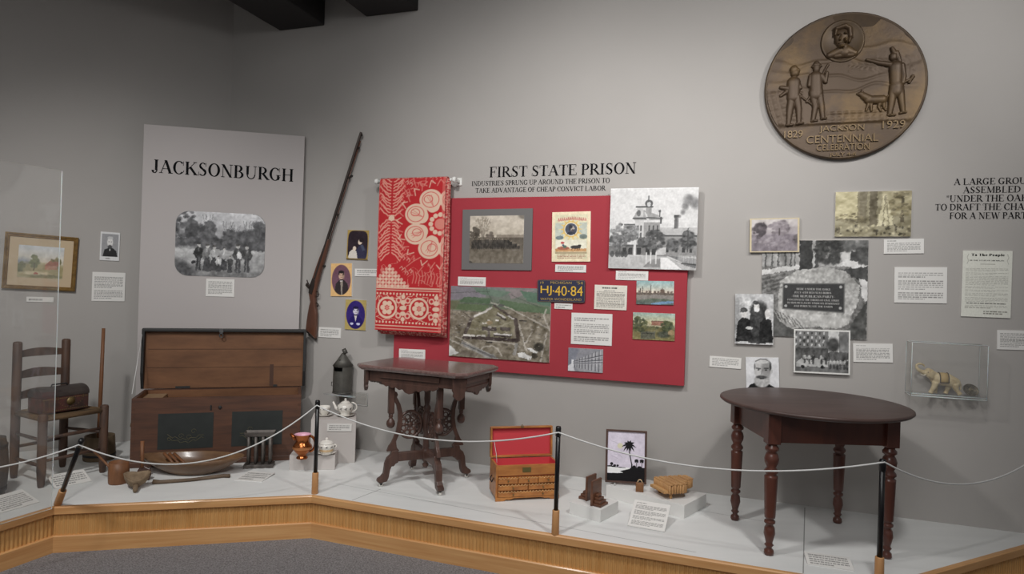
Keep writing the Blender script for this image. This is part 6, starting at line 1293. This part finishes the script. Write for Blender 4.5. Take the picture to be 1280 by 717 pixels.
cv.rect(0, .965, 1, .972, cr1, .9); cv.rect(0, .985, 1, .992, cr1, .7)
cv.mix(((cv.X > .955) | (cv.X < .012)) * .5, cr2)
cov = thing('coverlet', 'red and cream woven coverlet folded over the white wall rail', 'coverlet', M=WM.M(cs0, czt, 0))
bulge = lambda X, Y: OC - .004 - .012 * np.exp(-Y * 40) + .004 * np.sin(X * 7 + 1) * Y + .003 * np.sin(X * 16) * Y
mb = print_mesh('front', cv, CWD, CHT, .0, None, zf=bulge); mb.v = [(x, y - CHT / 2, z) for x, y, z in mb.v]
nb = len(mb.v); wv, hv = cv.w, cv.h
M_CRED = mat('coverlet_back', (176, 52, 56), .9, noise=((206, 150, 136), (60, 60, 8), .45, .6), bump=(350, .25))
fo = make('front_fold', mb, [M_CLOTH, M_CRED], cov); fo.data.name = 'front_fold'; finish_print(fo, cv)
so = fo.modifiers.new('thick', 'SOLIDIFY'); so.thickness = .006; so.offset = -1; so.material_offset = 1; so.material_offset_rim = 1
for dz, wx, ln, sx_ in ((.014, .012, .012, .012), (.030, .022, .022, .018), (.046, .020, .030, .014)):
    mb = MB(); N = 16; vs = []
    for i in range(N + 1):
        f_ = i / N
        for j in range(13):
            g = j / 12; vs.append(((g - .5) * CWD + sx_ * 1.2 + .003 * math.sin(f_ * 9 + dz * 99), -f_ * (CHT + ln) - .004, OC - .012 - dz + .003 * math.sin(g * 8 + dz * 50) * f_))
    fs = [(i * 13 + j, (i + 1) * 13 + j, (i + 1) * 13 + j + 1, i * 13 + j + 1) for i in range(N) for j in range(12)]
    o = make('folded_layer', mb.add(vs, fs, 0, True), M_CRED, cov); so = o.modifiers.new('thick', 'SOLIDIFY'); so.thickness = .010; so.offset = -1
mb = MB(); N = 10; vs = []
for i in range(N + 1):
    u = math.pi * i / N
    for j in range(9): vs.append(((j / 8 - .5) * CWD, .020 * math.sin(u) - .008, OC - .046 + .030 * math.cos(u)))
o = make('top_roll', mb.add(vs, [(i * 9 + j, i * 9 + j + 1, (i + 1) * 9 + j + 1, (i + 1) * 9 + j) for i in range(N) for j in range(8)], 0, True), M_CRED, cov); so = o.modifiers.new('thick', 'SOLIDIFY'); so.thickness = .006; so.offset = -1
rl = thing('hanging_rail', 'white wall rail with end brackets carrying the red coverlet', 'rail', M=WM.M(cs0, czt - .012, 0))
make('rod', MB().tube([(-CWD / 2 - .045, 0, OC - .046), (CWD / 2 + .045, 0, OC - .046)], .011, 12), M_WHITEP, rl)
for s_ in (-1, 1):
    bm = MB().box((s_ * (CWD / 2 + .05), 0, (OC - .03) / 2), (.014, .022, OC - .03)); bm.box((s_ * (CWD / 2 + .05), 0, .005), (.04, .06, .01)); b_ = make('bracket', bm, M_WHITEP, rl, bevel=.004)
    make('end_cap', MB().lathe([(1e-4, -.012), (.018, -.012), (.021, -.006), (.021, .006), (.018, .012), (1e-4, .012)], T4(s_ * (CWD / 2 + .05), 0, OC - .046) @ Matrix.Rotation(math.pi / 2, 4, 'Y'), 18), M_WHITEP, b_)

# ================================================================== JEWEL CHEST
a, b = F(619, 626.5), F(698.5, 622.5); w = (b - a).to_2d().length; an = math.atan2((b - a).y, (b - a).x)
jc = thing('jewel_chest', 'open cedar jewel chest with red lining and small drawers, left of the third rope post', 'jewel chest', (*((a + b) / 2).to_2d(), 0), an)
W_CEDAR = wood('cedar', (188, 126, 66), (142, 82, 42), (5, 18, 18), .4, .38, .72, coat=.2); W_CEDAR2 = wood('cedar_front', (192, 128, 66), (138, 80, 40), (9, 9, 26), .38, .4, .7, coat=.25); M_LIN = mat('red_lining', (200, 62, 70), .8); M_SCAL = mat('pale_scallop', (226, 188, 132), .5)
D_, H_ = .185, .222; th_ = .012
mb = MB(); mb.box((0, D_ / 2, .025), (w - .012, D_ - .012, .012))
for s_ in (-1, 1): mb.box((s_ * (w / 2 - th_ / 2), D_ / 2, .022 + (H_ - .022) / 2), (th_, D_, H_ - .022))
mb.box((0, D_ - th_ / 2, .022 + (H_ - .022) / 2), (w - 2 * th_, th_, H_ - .022)); mb.box((0, .012, .022 + .125 / 2), (w - 2 * th_, .012, .125)); mb.box((0, .006, .188), (w - 2 * th_, .012, .066)); mb.box((0, D_ / 2, .145), (w - 2 * th_, D_ - 2 * th_, .008)); make('carcass', mb, W_CEDAR, jc, bevel=.0015)
ft = [(-w / 2, 0), (-w / 2, .024), (w / 2, .024), (w / 2, 0), (w / 2 - .05, 0), (w / 2 - .07, .010), (w / 2 - .09, .008), (w / 2 - .12, .016), (-w / 2 + .12, .016), (-w / 2 + .09, .008), (-w / 2 + .07, .010), (-w / 2 + .05, 0)]
fm = Matrix(((1, 0, 0, 0), (0, 0, 1, -.006), (0, 1, 0, 0), (0, 0, 0, 1)))
make('bracket_foot', MB().prism(ft, .014, fm), W_CEDAR, jc, bevel=.0015)
mb = MB(); mb.box((0, D_ / 2, .150), (w - 2 * th_ - .002, D_ - 2 * th_ - .002, .003)); mb.box((0, D_ - th_ - .0015, .185), (w - 2 * th_ - .002, .003, .07)); mb.box((0, th_ + .0015, .185), (w - 2 * th_ - .002, .003, .07))
for s_ in (-1, 1): mb.box((s_ * (w / 2 - th_ - .0015), D_ / 2, .185), (.003, D_ - 2 * th_ - .002, .07))
make('red_lining', mb, M_LIN, jc)
def drawer(x0, x1, z0_, z1_, nk):
    n_ = max(4, int((x1 - x0) / .02)); top = [(x0 + (x1 - x0) * i / (n_ * 4), z1_ - .006 + .0055 * math.sin(i * math.pi / 2)) for i in range(n_ * 4 + 1)]
    fm_ = Matrix(((1, 0, 0, 0), (0, 0, 1, -.008), (0, 1, 0, 0), (0, 0, 0, 1)))
    d_ = make('drawer', MB().prism([(x0, z0_), (x1, z0_)] + top[::-1], .017, fm_), W_CEDAR2, jc, bevel=.0012)
    make('scalloped_edge', MB().tube([(x_, -.0085, z_ + .0004) for x_, z_ in top], .0013, 5), M_SCAL, d_)
    for k in range(nk):
        xk = (x0 + x1) / 2 if nk == 1 else x0 + (x1 - x0) * (.25 + .5 * k)
        make('knob', MB().lathe([(1e-4, 0), (.004, 0), (.003, .005), (.0055, .009), (.004, .012), (1e-4, .0125)], T4(xk, -.008, (z0_ + z1_) / 2 - .002) @ Matrix.Rotation(math.pi / 2, 4, 'X'), 12), M_STUD, d_)
g = .006; W0 = w - 2 * .012
for i in range(3): drawer(-W0 / 2 + i * (W0 / 3) + g / 2, -W0 / 2 + (i + 1) * (W0 / 3) - g / 2, .108, .148, 1)
for i in range(2): drawer(-W0 / 2 + i * (W0 / 2) + g / 2, -W0 / 2 + (i + 1) * (W0 / 2) - g / 2, .067, .103, 1)
drawer(-W0 / 2 + g / 2, W0 / 2 - g / 2, .026, .062, 2)
make('name_plate', MB().box((-.01, -.0015, .190), (.055, .003, .03)), mat('old_brass_plate', (112, 104, 62), .4, .6), jc, bevel=.001)
mb = MB().tube([(-w / 2 - .002, .06, .13), (-w / 2 - .012, .06, .105), (-w / 2 - .012, .12, .105), (-w / 2 - .002, .12, .13)], .0035, 6); make('side_handle', mb, M_IRON, jc)
lm = T4(0, D_ - .002, H_ + .004) @ Matrix.Rotation(math.radians(-4), 4, 'X'); LH_ = .195
mb = MB(); fr_ = .011
for c_, d_ in (((0, 0, fr_ / 2), (w + .004, .035, fr_)), ((0, 0, LH_ - fr_ / 2), (w + .004, .035, fr_)), ((-w / 2 + fr_ / 2 - .002, 0, LH_ / 2), (fr_, .035, LH_ - 2 * fr_)), ((w / 2 - fr_ / 2 + .002, 0, LH_ / 2), (fr_, .035, LH_ - 2 * fr_))): mb.box(c_, d_)
mb.box((0, .014, LH_ / 2), (w - .02, .007, LH_ - .02)); ll = make('lid', mb, W_CEDAR, jc, bevel=.0015, M=lm)
make('lid_lining', MB().box((0, .008, LH_ / 2), (w - 2 * fr_ + .003, .005, LH_ - 2 * fr_)), M_LIN, ll)
mb = MB().tube([(.006 * math.cos(u), -.016, LH_ + .002 + .008 * math.sin(u)) for u in [math.pi * i / 8 for i in range(9)]], .002, 6); mb.box((0, -.016, LH_ - .004), (.02, .006, .010)); make('clasp', mb, M_STUD, ll)
mb = MB().tube([(-w / 2 + .022, -.012, .10), (-w / 2 + .028, -.05, .03), (-w / 2 + .026, -.08, -.02)], .0018, 5); make('lid_stay_cord', mb, M_CORD, ll)

# ================================================================== WHITE BLOCKS, BOOKENDS, PICTURE, PADLOCK, TOY PIANO
a, b, c_ = F(711.7, 641.7), F(750.3, 652.7), F(773.8, 641)
bl = thing('white_block', 'small square white block carrying the wooden bookends', 'plinth', (b.x, b.y, 0), math.atan2((b - a).y, (b - a).x))
bs = ((b - a).to_2d().length + (c_ - b).to_2d().length) / 2; BZ = .072
make('block', MB().box((-bs / 2, bs / 2, BZ / 2), (bs, bs, BZ)), M_PLINTH, bl, bevel=.0015)
W_BE = wood('bookend_walnut', (112, 74, 54), (82, 54, 42), (6, 6, 22), .4, coat=.15)
bm = T4(b.x, b.y, 0) @ rz4(math.atan2((b - a).y, (b - a).x))
for s_, lb in ((-1, 'left-hand wooden stepped bookend on the small white block'), (1, 'right-hand wooden stepped bookend on the small white block')):
    be = thing('bookend', lb, 'bookend', tuple(bm @ Vector((-bs / 2 + s_ * .006 + .004, bs / 2 - .0, BZ))), math.atan2((b - a).y, (b - a).x), 'stepped bookends')
    if s_ == 1: be.location = tuple(bm @ Vector((-bs / 2 + .024, bs / 2 - .035, BZ)))
    else: be.location = tuple(bm @ Vector((-bs / 2 - .028, bs / 2 + .020, BZ)))
    W2 = .108; make('upright', MB().box((s_ * .008, 0, .072), (.015, W2, .146)), W_BE, be, bevel=.004)
    make('base', MB().box((s_ * .040, 0, .008), (.052, W2 - .018, .016)), W_BE, be, bevel=.003)
    for k, (dx_, dy_, zz) in enumerate(((.042, .072, .024), (.032, .054, .040), (.021, .038, .056))): make('step', MB().box((s_ * (.0155 + dx_ / 2), 0, zz), (dx_, dy_, .0158)), W_BE, be, bevel=.003)
a, b, c_ = F(760, 620.5), F(855, 648), F(882.6, 632.5)
pa2 = math.atan2((c_ - b).y, (c_ - b).x) - math.pi / 2; PLZ = .078; sw = (c_ - b).to_2d().length
wp = thing('white_plinth', 'long low white plinth carrying the palm picture and the toy piano', 'plinth', (b.x, b.y, 0), pa2)
make('block', MB().box((-.27, sw / 2, PLZ / 2), (.54, sw, PLZ)), M_PLINTH, wp, bevel=.0015)
pmx = T4(b.x, b.y, 0) @ rz4(pa2)
# palm picture
bc = F(782.5, 604.5, PLZ + .012); bc.y += .0
pw_, ph_ = .262, .335
pz = thing('palm_picture', 'framed black palm tree silhouette on pearly sky, propped on the white plinth', 'picture', (bc.x, bc.y + .02, PLZ + .012), math.radians(-6))
lean = Matrix.Rotation(math.radians(90 - 8), 4, 'X') @ T4(0, ph_ / 2, 0)
o = make('frame', MB().add([tuple(v) for v in frame_mesh(pw_, ph_, [(0, 0), (0, .014), (.004, .018), (.010, .018), (.013, .010), (.013, 0)]).v], frame_mesh(pw_, ph_, [(0, 0), (0, .014), (.004, .018), (.010, .018), (.013, .010), (.013, 0)]).f), wood('picture_frame_wood', (92, 70, 62), (72, 54, 48), (10, 10, 10), .45), pz, M=lean)
cv = Cv(140, 182, (214, 206, 220)); cv.tex(16, 8, 10, 4); cv.tex(10, 30, 36, 6)
cv.ell(.34, .29, .075, .055, (216, 212, 178), .9, .2)
for y0_, x0_ in ((.20, .1), (.42, .15), (.46, .2), (.5, .1)): cv.line([(x0_, y0_), (x0_ + .1, y0_ + .02), (x0_ + .2, y0_ + .06)], .008, (160, 150, 170), .7)
cv.rect(0, .72, .62, .84, (240, 240, 244)); cv.tex(10, 20, 6, 9, cv.band(0, .72, .62, .84))
bk = (14, 12, 16)
cv.poly([(0, .70), (.1, .69), (.2, .71), (.35, .715), (.5, .725), (.5, .735), (0, .72)], bk); cv.poly([(0, .85), (.3, .84), (.5, .82), (.62, .76), (.60, .73), (.7, .72), (1, .71), (1, 1), (0, 1)], bk); cv.poly([(.34, .80), (.62, .74), (.7, .78), (.5, .835), (.4, .82)], bk)
cv.line([(.665, .74), (.65, .64), (.615, .52), (.585, .40), (.575, .29)], .026, bk); cv.line([(.64, .76), (.66, .66)], .03, bk)
for ang_, ln_, dr_ in ((-168, .20, .10), (-142, .17, .05), (-108, .13, .01), (-72, .14, .01), (-42, .19, .06), (-14, .20, .12), (18, .15, .13), (162, .16, .13), (128, .10, .10), (58, .10, .10)):
    t0_ = math.radians(ang_); pl_, pr_ = [], []
    for k_ in range(9):
        f_ = k_ / 8; x_ = .575 + ln_ * f_ * math.cos(t0_); y_ = .265 + (ln_ * f_ * math.sin(t0_) + dr_ * f_ * f_) / 1.3; wv_ = .030 * math.sin(math.pi * (f_ * .88 + .11))
        pl_.append((x_ - wv_ * math.sin(t0_), y_ + wv_ * math.cos(t0_) / 1.3)); pr_.append((x_ + wv_ * math.sin(t0_), y_ - wv_ * math.cos(t0_) / 1.3))
    cv.poly(pl_ + pr_[::-1], bk)
cv.ell(.575, .27, .055, .045, bk)
for x_, t_, r_ in ((.78, .57, .05), (.92, .57, .055)): cv.line([(x_, .72), (x_ + .005, t_)], .014, bk); cv.ell(x_, t_, r_, .025, bk, 1, .2); cv.ell(x_ - .03, t_ + .025, .02, .02, bk).ell(x_ + .03, t_ + .025, .02, .02, bk)
cv.ell(.12, .66, .04, .03, bk).line([(.12, .66), (.11, .7)], .012, bk).ell(.2, .69, .04, .02, bk).ell(.28, .69, .03, .02, bk).ell(.72, .71, .05, .04, bk).ell(.86, .71, .06, .03, bk)
mb = print_mesh('p', cv, pw_ - .022, ph_ - .022, .008, None); mb.box((0, 0, .004), (pw_ - .02, ph_ - .02, .0075), mi=1); o = make('picture', mb, [M_PRINT, M_BLACK], pz, M=lean); finish_print(o, cv)
mb = MB()
for s_ in (-1, 1): mb.tube([(s_ * .07, -.03, .006), (s_ * .07, -.03, -.010), (s_ * .07, .02, -.006), (s_ * .07, .085, -.010)], .003, 6); mb.tube([(s_ * .07, .085, -.010), (s_ * .05, .058, .20)], .003, 6)
make('wire_stand', mb, mat('clear_stand', (200, 200, 198), .2), pz)
# wooden padlock
p = F(799.5, 614, PLZ); pk = thing('wooden_padlock', 'tiny carved wooden padlock with ring shackle in front of the palm picture', 'padlock', (p.x, p.y, PLZ), math.radians(-14))
make('body', MB().box((0, 0, .027), (.048, .03, .054)), wood('padlock_wood', (142, 100, 66), (112, 76, 50), (14, 14, 14), .5), pk, bevel=.003)
make('shackle', MB().tube([(.014 * math.cos(u), 0, .054 + .020 * math.sin(u)) for u in [math.pi * i / 12 for i in range(13)]], .0035, 7), M_TAN, pk)
# toy grand piano made of wooden slats
ka, kb = F(820, 602 + 17, PLZ), F(835, 623, PLZ)
pn = thing('toy_piano', 'small tan toy grand piano box made of scalloped wooden sticks, on the white plinth', 'toy piano', (1.06, 3.965, PLZ), math.radians(20))
W_STK = wood('craft_stick', (192, 148, 98), (166, 122, 78), (10, 10, 10), .6)
# keyboard end at -x, straight side at +y, curved bent side at -y, tail at +x
outl = [(-.13, -.098), (-.02, -.104), (.012, -.092), (.032, -.066), (.046, -.036), (.068, -.020), (.100, -.014), (.130, .004), (.142, .034), (.136, .066), (.112, .086), (-.13, .098)]
outl = [(x * .84, y * .84) for x, y in outl]
zt0, zt1 = .044, .084
make('case', MB().prism([(x * .93, y * .92) for x, y in outl], zt1 - zt0 + .003, T4(0, 0, zt0)), W_STK, pn)
def yrange(x):
    ys = []
    for i in range(len(outl)):
        (x0_, y0_), (x1_, y1_) = outl[i], outl[(i + 1) % len(outl)]
        if x0_ != x1_ and min(x0_, x1_) <= x <= max(x0_, x1_): ys.append(y0_ + (y1_ - y0_) * (x - x0_) / (x1_ - x0_))
    return min(ys), max(ys)
nst = 7; swd = .232 / nst
for k in range(nst):                                # lid strips lie side by side, parallel to the keyboard
    x0_, x1_ = -.113 + k * swd, -.113 + (k + 1) * swd - .003
    ya, yb_ = yrange(max(-.108, min(.117, (x0_ + x1_) / 2))); ya -= .005; yb_ += .005
    n_ = max(3, int((yb_ - ya) / .018)); pts = [((x0_ + x1_) / 2, ya - .003)]
    for i in range(n_ * 4 + 1): pts.append((x1_ - .002 + .0038 * math.sin(i * math.pi / 2), ya + (yb_ - ya) * i / (n_ * 4)))
    pts.append(((x0_ + x1_) / 2, yb_ + .003))
    for i in range(n_ * 4, -1, -1): pts.append((x0_ + .002 + .0038 * math.sin(i * math.pi / 2), ya + (yb_ - ya) * i / (n_ * 4)))
    make('lid_strip', MB().prism(pts, .006, T4(0, 0, zt1 + .003 + .0012 * (k % 2))), W_STK, pn, bevel=.001)
per = []
for i in range(len(outl)):
    p0, p1 = Vector(outl[i]), Vector(outl[(i + 1) % len(outl)]); m_ = max(1, round((p1 - p0).length / .017))
    for j in range(m_): per.append(p0.lerp(p1, j / m_))
for p_ in per: make('side_stick', MB().tube([(p_.x * .98, p_.y * .98, zt0 - .010), (p_.x * .98, p_.y * .98, zt0 - .003), (p_.x * .98, p_.y * .98, zt1 + .003)], [.004, .0086, .0086], 8), W_STK, pn)
make('key_shelf', MB().box((-.124, 0, zt0 - .002), (.040, .158, .009)), W_STK, pn, bevel=.002)
mb = MB()
for i in range(17): mb.box((-.126, -.072 + i * .009, zt0 + .006), (.034, .0075, .007))
make('keyboard', mb, wood('key_wood', (206, 166, 114), (184, 142, 92), (10, 10, 10), .6), pn)
for x, y in ((-.085, -.06), (-.085, .06), (.08, .03)): make('leg', MB().lathe([(1e-4, 0), (.007, 0), (.011, .010), (.008, .02), (.009, zt0 + .002)], T4(x, y, 0), 12), W_STK, pn)

# ================================================================== ROPE POSTS AND CORD
W_PB = wood('post_base_wood', (196, 146, 98), (176, 128, 82), (20, 20, 5), .45)
def rope_post(base, label, M=None, h=.585):
    s = thing('rope_post', label, 'post', M=M if M is not None else T4(*base), group='black rope posts along the platform edge')
    make('wooden_base', MB().lathe([(1e-4, 0), (.020, 0), (.0205, .004), (.0195, .128), (.0175, .132), (1e-4, .132)], n=20), W_PB, s)
    make('rod', MB().lathe([(.0125, .125), (.0125, h - .01)], n=16), M_BLACK, s)
    make('cap', MB().lathe([(.0125, h - .055), (.0150, h - .053), (.0152, h - .008), (.012, h), (1e-4, h + .001)], n=16), M_BLACK, s)
    return s
S1, S2, S3, S4 = F(72, 631), F(393.5, 616.5), F(694, 667.5), F(1098.5, 731)
t1 = AT(102, 551, 3.42); d1 = (t1 - S1); H1 = .585
z_ = d1.normalized(); x_ = Vector((0, 1, 0)).cross(z_).normalized(); y_ = z_.cross(x_)
rope_post(S1, 'black rope post on wooden base leaning over to the right, at the left platform corner', frame_M(S1 + Vector((0, 0, .006)), x_, y_, z_))
rope_post(S2, 'upright black rope post in front of the copper jug')
rope_post(S3, 'upright black rope post in front of the jewel chest')
rope_post(S4, 'upright black rope post by the front leg of the round table')
A1 = S1 + z_ * (H1 - .03); A = [A1, S2 + Vector((0, 0, .555)), S3 + Vector((0, 0, .555)), S4 + Vector((0, 0, .575))]
A0 = Vector((E[1].x, E[1].y, 0)) + Vector((d01.x, d01.y, 0)) * 1.15 + Vector((0, 0, .56)); A5 = WM.P(WM.hit(1318, 560)[0], .56, .008)
def ppx(p): 
    d = p - EYE; return 640 + FPX * d.dot(RIGHT) / d.y, 358.5 - FPX * d.dot(UP) / d.y
pts = []
spans = [(A0, A[0], .115), (A[0], A[1], None, 575.0), (A[1], A[2], None, 547.5), (A[2], A[3], None, 583.5), (A[3], A5, .17)]
for sp_ in spans:
    P0, P1 = sp_[0], sp_[1]
    if sp_[2] is not None: sag = sp_[2]
    else:
        m_ = (P0 + P1) / 2; y0_ = ppx(m_)[1]; sag = (sp_[3] - y0_) * m_.y / FPX
    for i in range(24):
        t_ = i / 24; q = P0.lerp(P1, t_); q.z -= 4 * sag * t_ * (1 - t_); q.y -= .014; pts.append(q)
pts.append(A5)
tag(make('barrier_cord', MB().tube(pts, .0042, 7), M_CORD), 'thin white cord strung in loops between the black rope posts', 'cord')

# ================================================================== ELEPHANT CASE
OF = .13
q = [WM.hit(1140.5, 428, OF), WM.hit(1236, 431.5, OF), WM.hit(1233.5, 500, OF), WM.hit(1138.5, 494.5, OF)]
cw = ((q[1][0] - q[0][0]) + (q[2][0] - q[3][0])) / 2; chh = ((q[0][1] - q[3][1]) + (q[1][1] - q[2][1])) / 2; cs_ = sum(v[0] for v in q) / 4; czb = (q[2][1] + q[3][1]) / 2
ac = thing('acrylic_display_case', 'clear acrylic wall case holding the elephant figure', 'display case', M=WM.M(cs_, czb, 0))
g = .006
make('floor_plate', MB().box((0, g, OF / 2), (cw, 2 * g, OF)), M_ACR, ac)
for nm, c_, d_ in (('top_plate', (0, chh - g / 2, OF / 2), (cw, g, OF)), ('side_plate', (-cw / 2 + g / 2, chh / 2 + g / 2, OF / 2), (g, chh - 3 * g, OF)), ('side_plate', (cw / 2 - g / 2, chh / 2 + g / 2, OF / 2), (g, chh - 3 * g, OF)), ('front_plate', (0, chh / 2 + g / 2, OF - g / 2), (cw - 2 * g, chh - 3 * g, g))): make(nm, MB().box(c_, d_), M_ACR, ac)
mb = MB(); r_ = .0024
for x in (-cw / 2, cw / 2):
    for zz in (0.002, OF): mb.tube([(x, 0, zz), (x, chh, zz)], r_ * (1 if zz > .05 else .6), 4)
for y in (0, chh):
    mb.tube([(-cw / 2, y, OF), (cw / 2, y, OF)], r_ * (1.6 if y == 0 else 1), 4); mb.tube([(-cw / 2, y, .002), (cw / 2, y, .002)], r_ * .6, 4)
    for x in (-cw / 2, cw / 2): mb.tube([(x, y, 0), (x, y, OF)], r_ * .7, 4)
mb.tube([(-cw / 2, 2 * g, OF), (cw / 2, 2 * g, OF)], r_, 4)
make('polished_edge', mb, M_EDGE, ac)
# elephant facing left, trunk curled up
es, ez = WM.hit(1171, 492, .065); SC_ = .00083
el = thing('elephant_figure', 'cream carved elephant with raised curled trunk inside the clear wall case', 'elephant', M=WM.M(es, czb + 2 * g + .001, .062) @ Matrix.Rotation(math.radians(-90), 4, 'X'))
def e(x, y, d=0): return (( x - 228) * SC_, d, (372 - y) * SC_)
mb = MB()
for a_, b_, ra_, rb_ in (((335, 288), (285, 268), 38, 46), ((285, 268), (225, 268), 46, 44), ((225, 262), (180, 232), 36, 32), ((180, 232), (152, 228), 30, 20)): mb.tube([e(*a_), e((a_[0] + b_[0]) / 2, (a_[1] + b_[1]) / 2), e(*b_)], [ra_ * SC_, (ra_ + rb_) / 2 * SC_, rb_ * SC_], 14)
for c_, r_ in (((335, 288), 38), ((285, 268), 46), ((225, 266), 44), ((180, 230), 33), ((172, 215), 22)): mb.ball(e(*c_), (r_ * SC_, r_ * SC_ * .92, r_ * SC_), 16)
mb.tube([e(158, 228), e(136, 224), e(114, 214), e(99, 198), e(97, 180), e(108, 168), e(126, 166), e(142, 174), e(150, 186)], [v * SC_ for v in (19, 15, 12.5, 10.5, 9.5, 8.5, 8, 7, 6)], 12)
for dd, l1, l2 in ((-24, ((212, 290), (204, 325), (190, 350), (182, 370)), None), (24, ((222, 290), (224, 325), (224, 352), (222, 371)), None), (-22, ((332, 295), (338, 325), (350, 345), (366, 366)), None), (22, ((308, 300), (304, 325), (294, 350), (288, 371)), None)):
    mb.tube([e(*v, dd * SC_) for v in l1], [23 * SC_, 18 * SC_, 14 * SC_, 16 * SC_], 12)
mb.tube([e(366, 285), e(374, 300), e(374, 322), e(370, 338)], [7 * SC_, 5 * SC_, 4 * SC_, 5 * SC_], 8)
M_IVORY = mat('aged_cream', (204, 188, 152), .5, noise=((164, 142, 102), 22, .4, .7))
bo_ = make('body', mb, M_IVORY, el); rm_ = bo_.modifiers.new('fuse', 'REMESH'); rm_.mode = 'VOXEL'; rm_.voxel_size = .0035; rm_.use_smooth_shade = True
sm_ = bo_.modifiers.new('smooth', 'SMOOTH'); sm_.factor = .5; sm_.iterations = 3
for s_ in (-1, 1):
    make('ear', MB().ball((0, 0, 0), (26 * SC_, 5 * SC_, 30 * SC_), 14, M=T4(*e(194, 240, s_ * 33 * SC_)) @ rz4(s_ * -.5)), M_IVORY, el)
    make('tusk', MB().tube([e(156, 240, s_ * 14 * SC_), e(138, 246, s_ * 17 * SC_), e(122, 240, s_ * 16 * SC_)], [5 * SC_, 4 * SC_, 1.5 * SC_], 8), mat('tusk_white', (228, 220, 200), .4), el)
    make('eye', MB().ball(e(166, 222, s_ * 24 * SC_), 3.5 * SC_, 8), M_BLACK, el)
N = 16; vs = []
for i in range(N + 1):
    u = math.radians(-25 + 230 * i / N)
    for x, rr in ((238, 47), (262, 48.5), (288, 48)): vs.append((e(x, 268)[0], rr * SC_ * .95 * math.cos(u), e(x, 268)[2] + rr * SC_ * math.sin(u)))
sd = make('saddle_cloth', MB().add(vs, [(i * 3 + j, i * 3 + j + 1, (i + 1) * 3 + j + 1, (i + 1) * 3 + j) for i in range(N) for j in range(2)], 0, True), mat('saddle_tan', (176, 150, 100), .6), el); so = sd.modifiers.new('t', 'SOLIDIFY'); so.thickness = .002; so.offset = 1
mb = MB()
for x, rr in ((237, 48), (289, 49)): mb.tube([(e(x, 268)[0], rr * SC_ * .95 * math.cos(u), e(x, 268)[2] + rr * SC_ * math.sin(u)) for u in [math.radians(-25 + 230 * i / 20) for i in range(21)]], .0025, 6)
for u0 in (-25, 205): mb.tube([(e(x, 268)[0], rr * SC_ * .95 * math.cos(math.radians(u0)), e(x, 268)[2] + rr * SC_ * math.sin(math.radians(u0))) for x, rr in ((237, 48), (262, 49), (289, 49))], .0025, 6)
make('saddle_trim', mb, mat('saddle_dark', (62, 52, 40), .6), sd)
# token
tsx, tz = WM.hit(1214, 489.5, .075); rr = abs(WM.hit(1224.5, 489, .075)[0] - WM.hit(1203.5, 489, .075)[0]) / 2
tm = WM.M(tsx, czb + 2 * g + rr * .80 + .004, .070) @ Matrix.Rotation(math.radians(-22), 4, 'Z') @ Matrix.Rotation(math.radians(-22), 4, 'X')
tk = thing('bronze_token', 'dark oval bronze token leaning beside the elephant in the clear case', 'token', M=tm)
make('disc', MB().lathe([(1e-4, -.003), (rr, -.003), (rr * 1.0, .003), (rr * .94, .0035), (rr * .92, .002), (1e-4, .002)], n=32, sy=.82), mat('token_bronze', (112, 103, 86), .5, .5, noise=((70, 64, 52), 60, .4, .6)), tk)
mb = MB()
for i in range(18): u = 2 * math.pi * i / 18; mb.ball((rr * .78 * math.cos(u), rr * .78 * .82 * math.sin(u), .002), .0016, 6)
mb.ball((-.004, 0, .002), (.010, .012, .003), 10); mb.ball((.006, .004, .002), (.006, .006, .003), 8); make('relief', mb, mat('token_relief', (112, 102, 80), .5, .5), tk)
make('stand', MB().prism([(-.012, -.002), (.012, -.002), (0, -.03)], .010, Matrix.Rotation(0, 4, 'X'), z0=-.014), M_ACR, tk)

# ================================================================== turn the whole place so that the back wall runs along the X axis
_R = rz4(-math.atan2(WM.u.y, WM.u.x))
for o in list(COL.objects):
    if o.parent is None: o.matrix_basis = _R @ o.matrix_basis
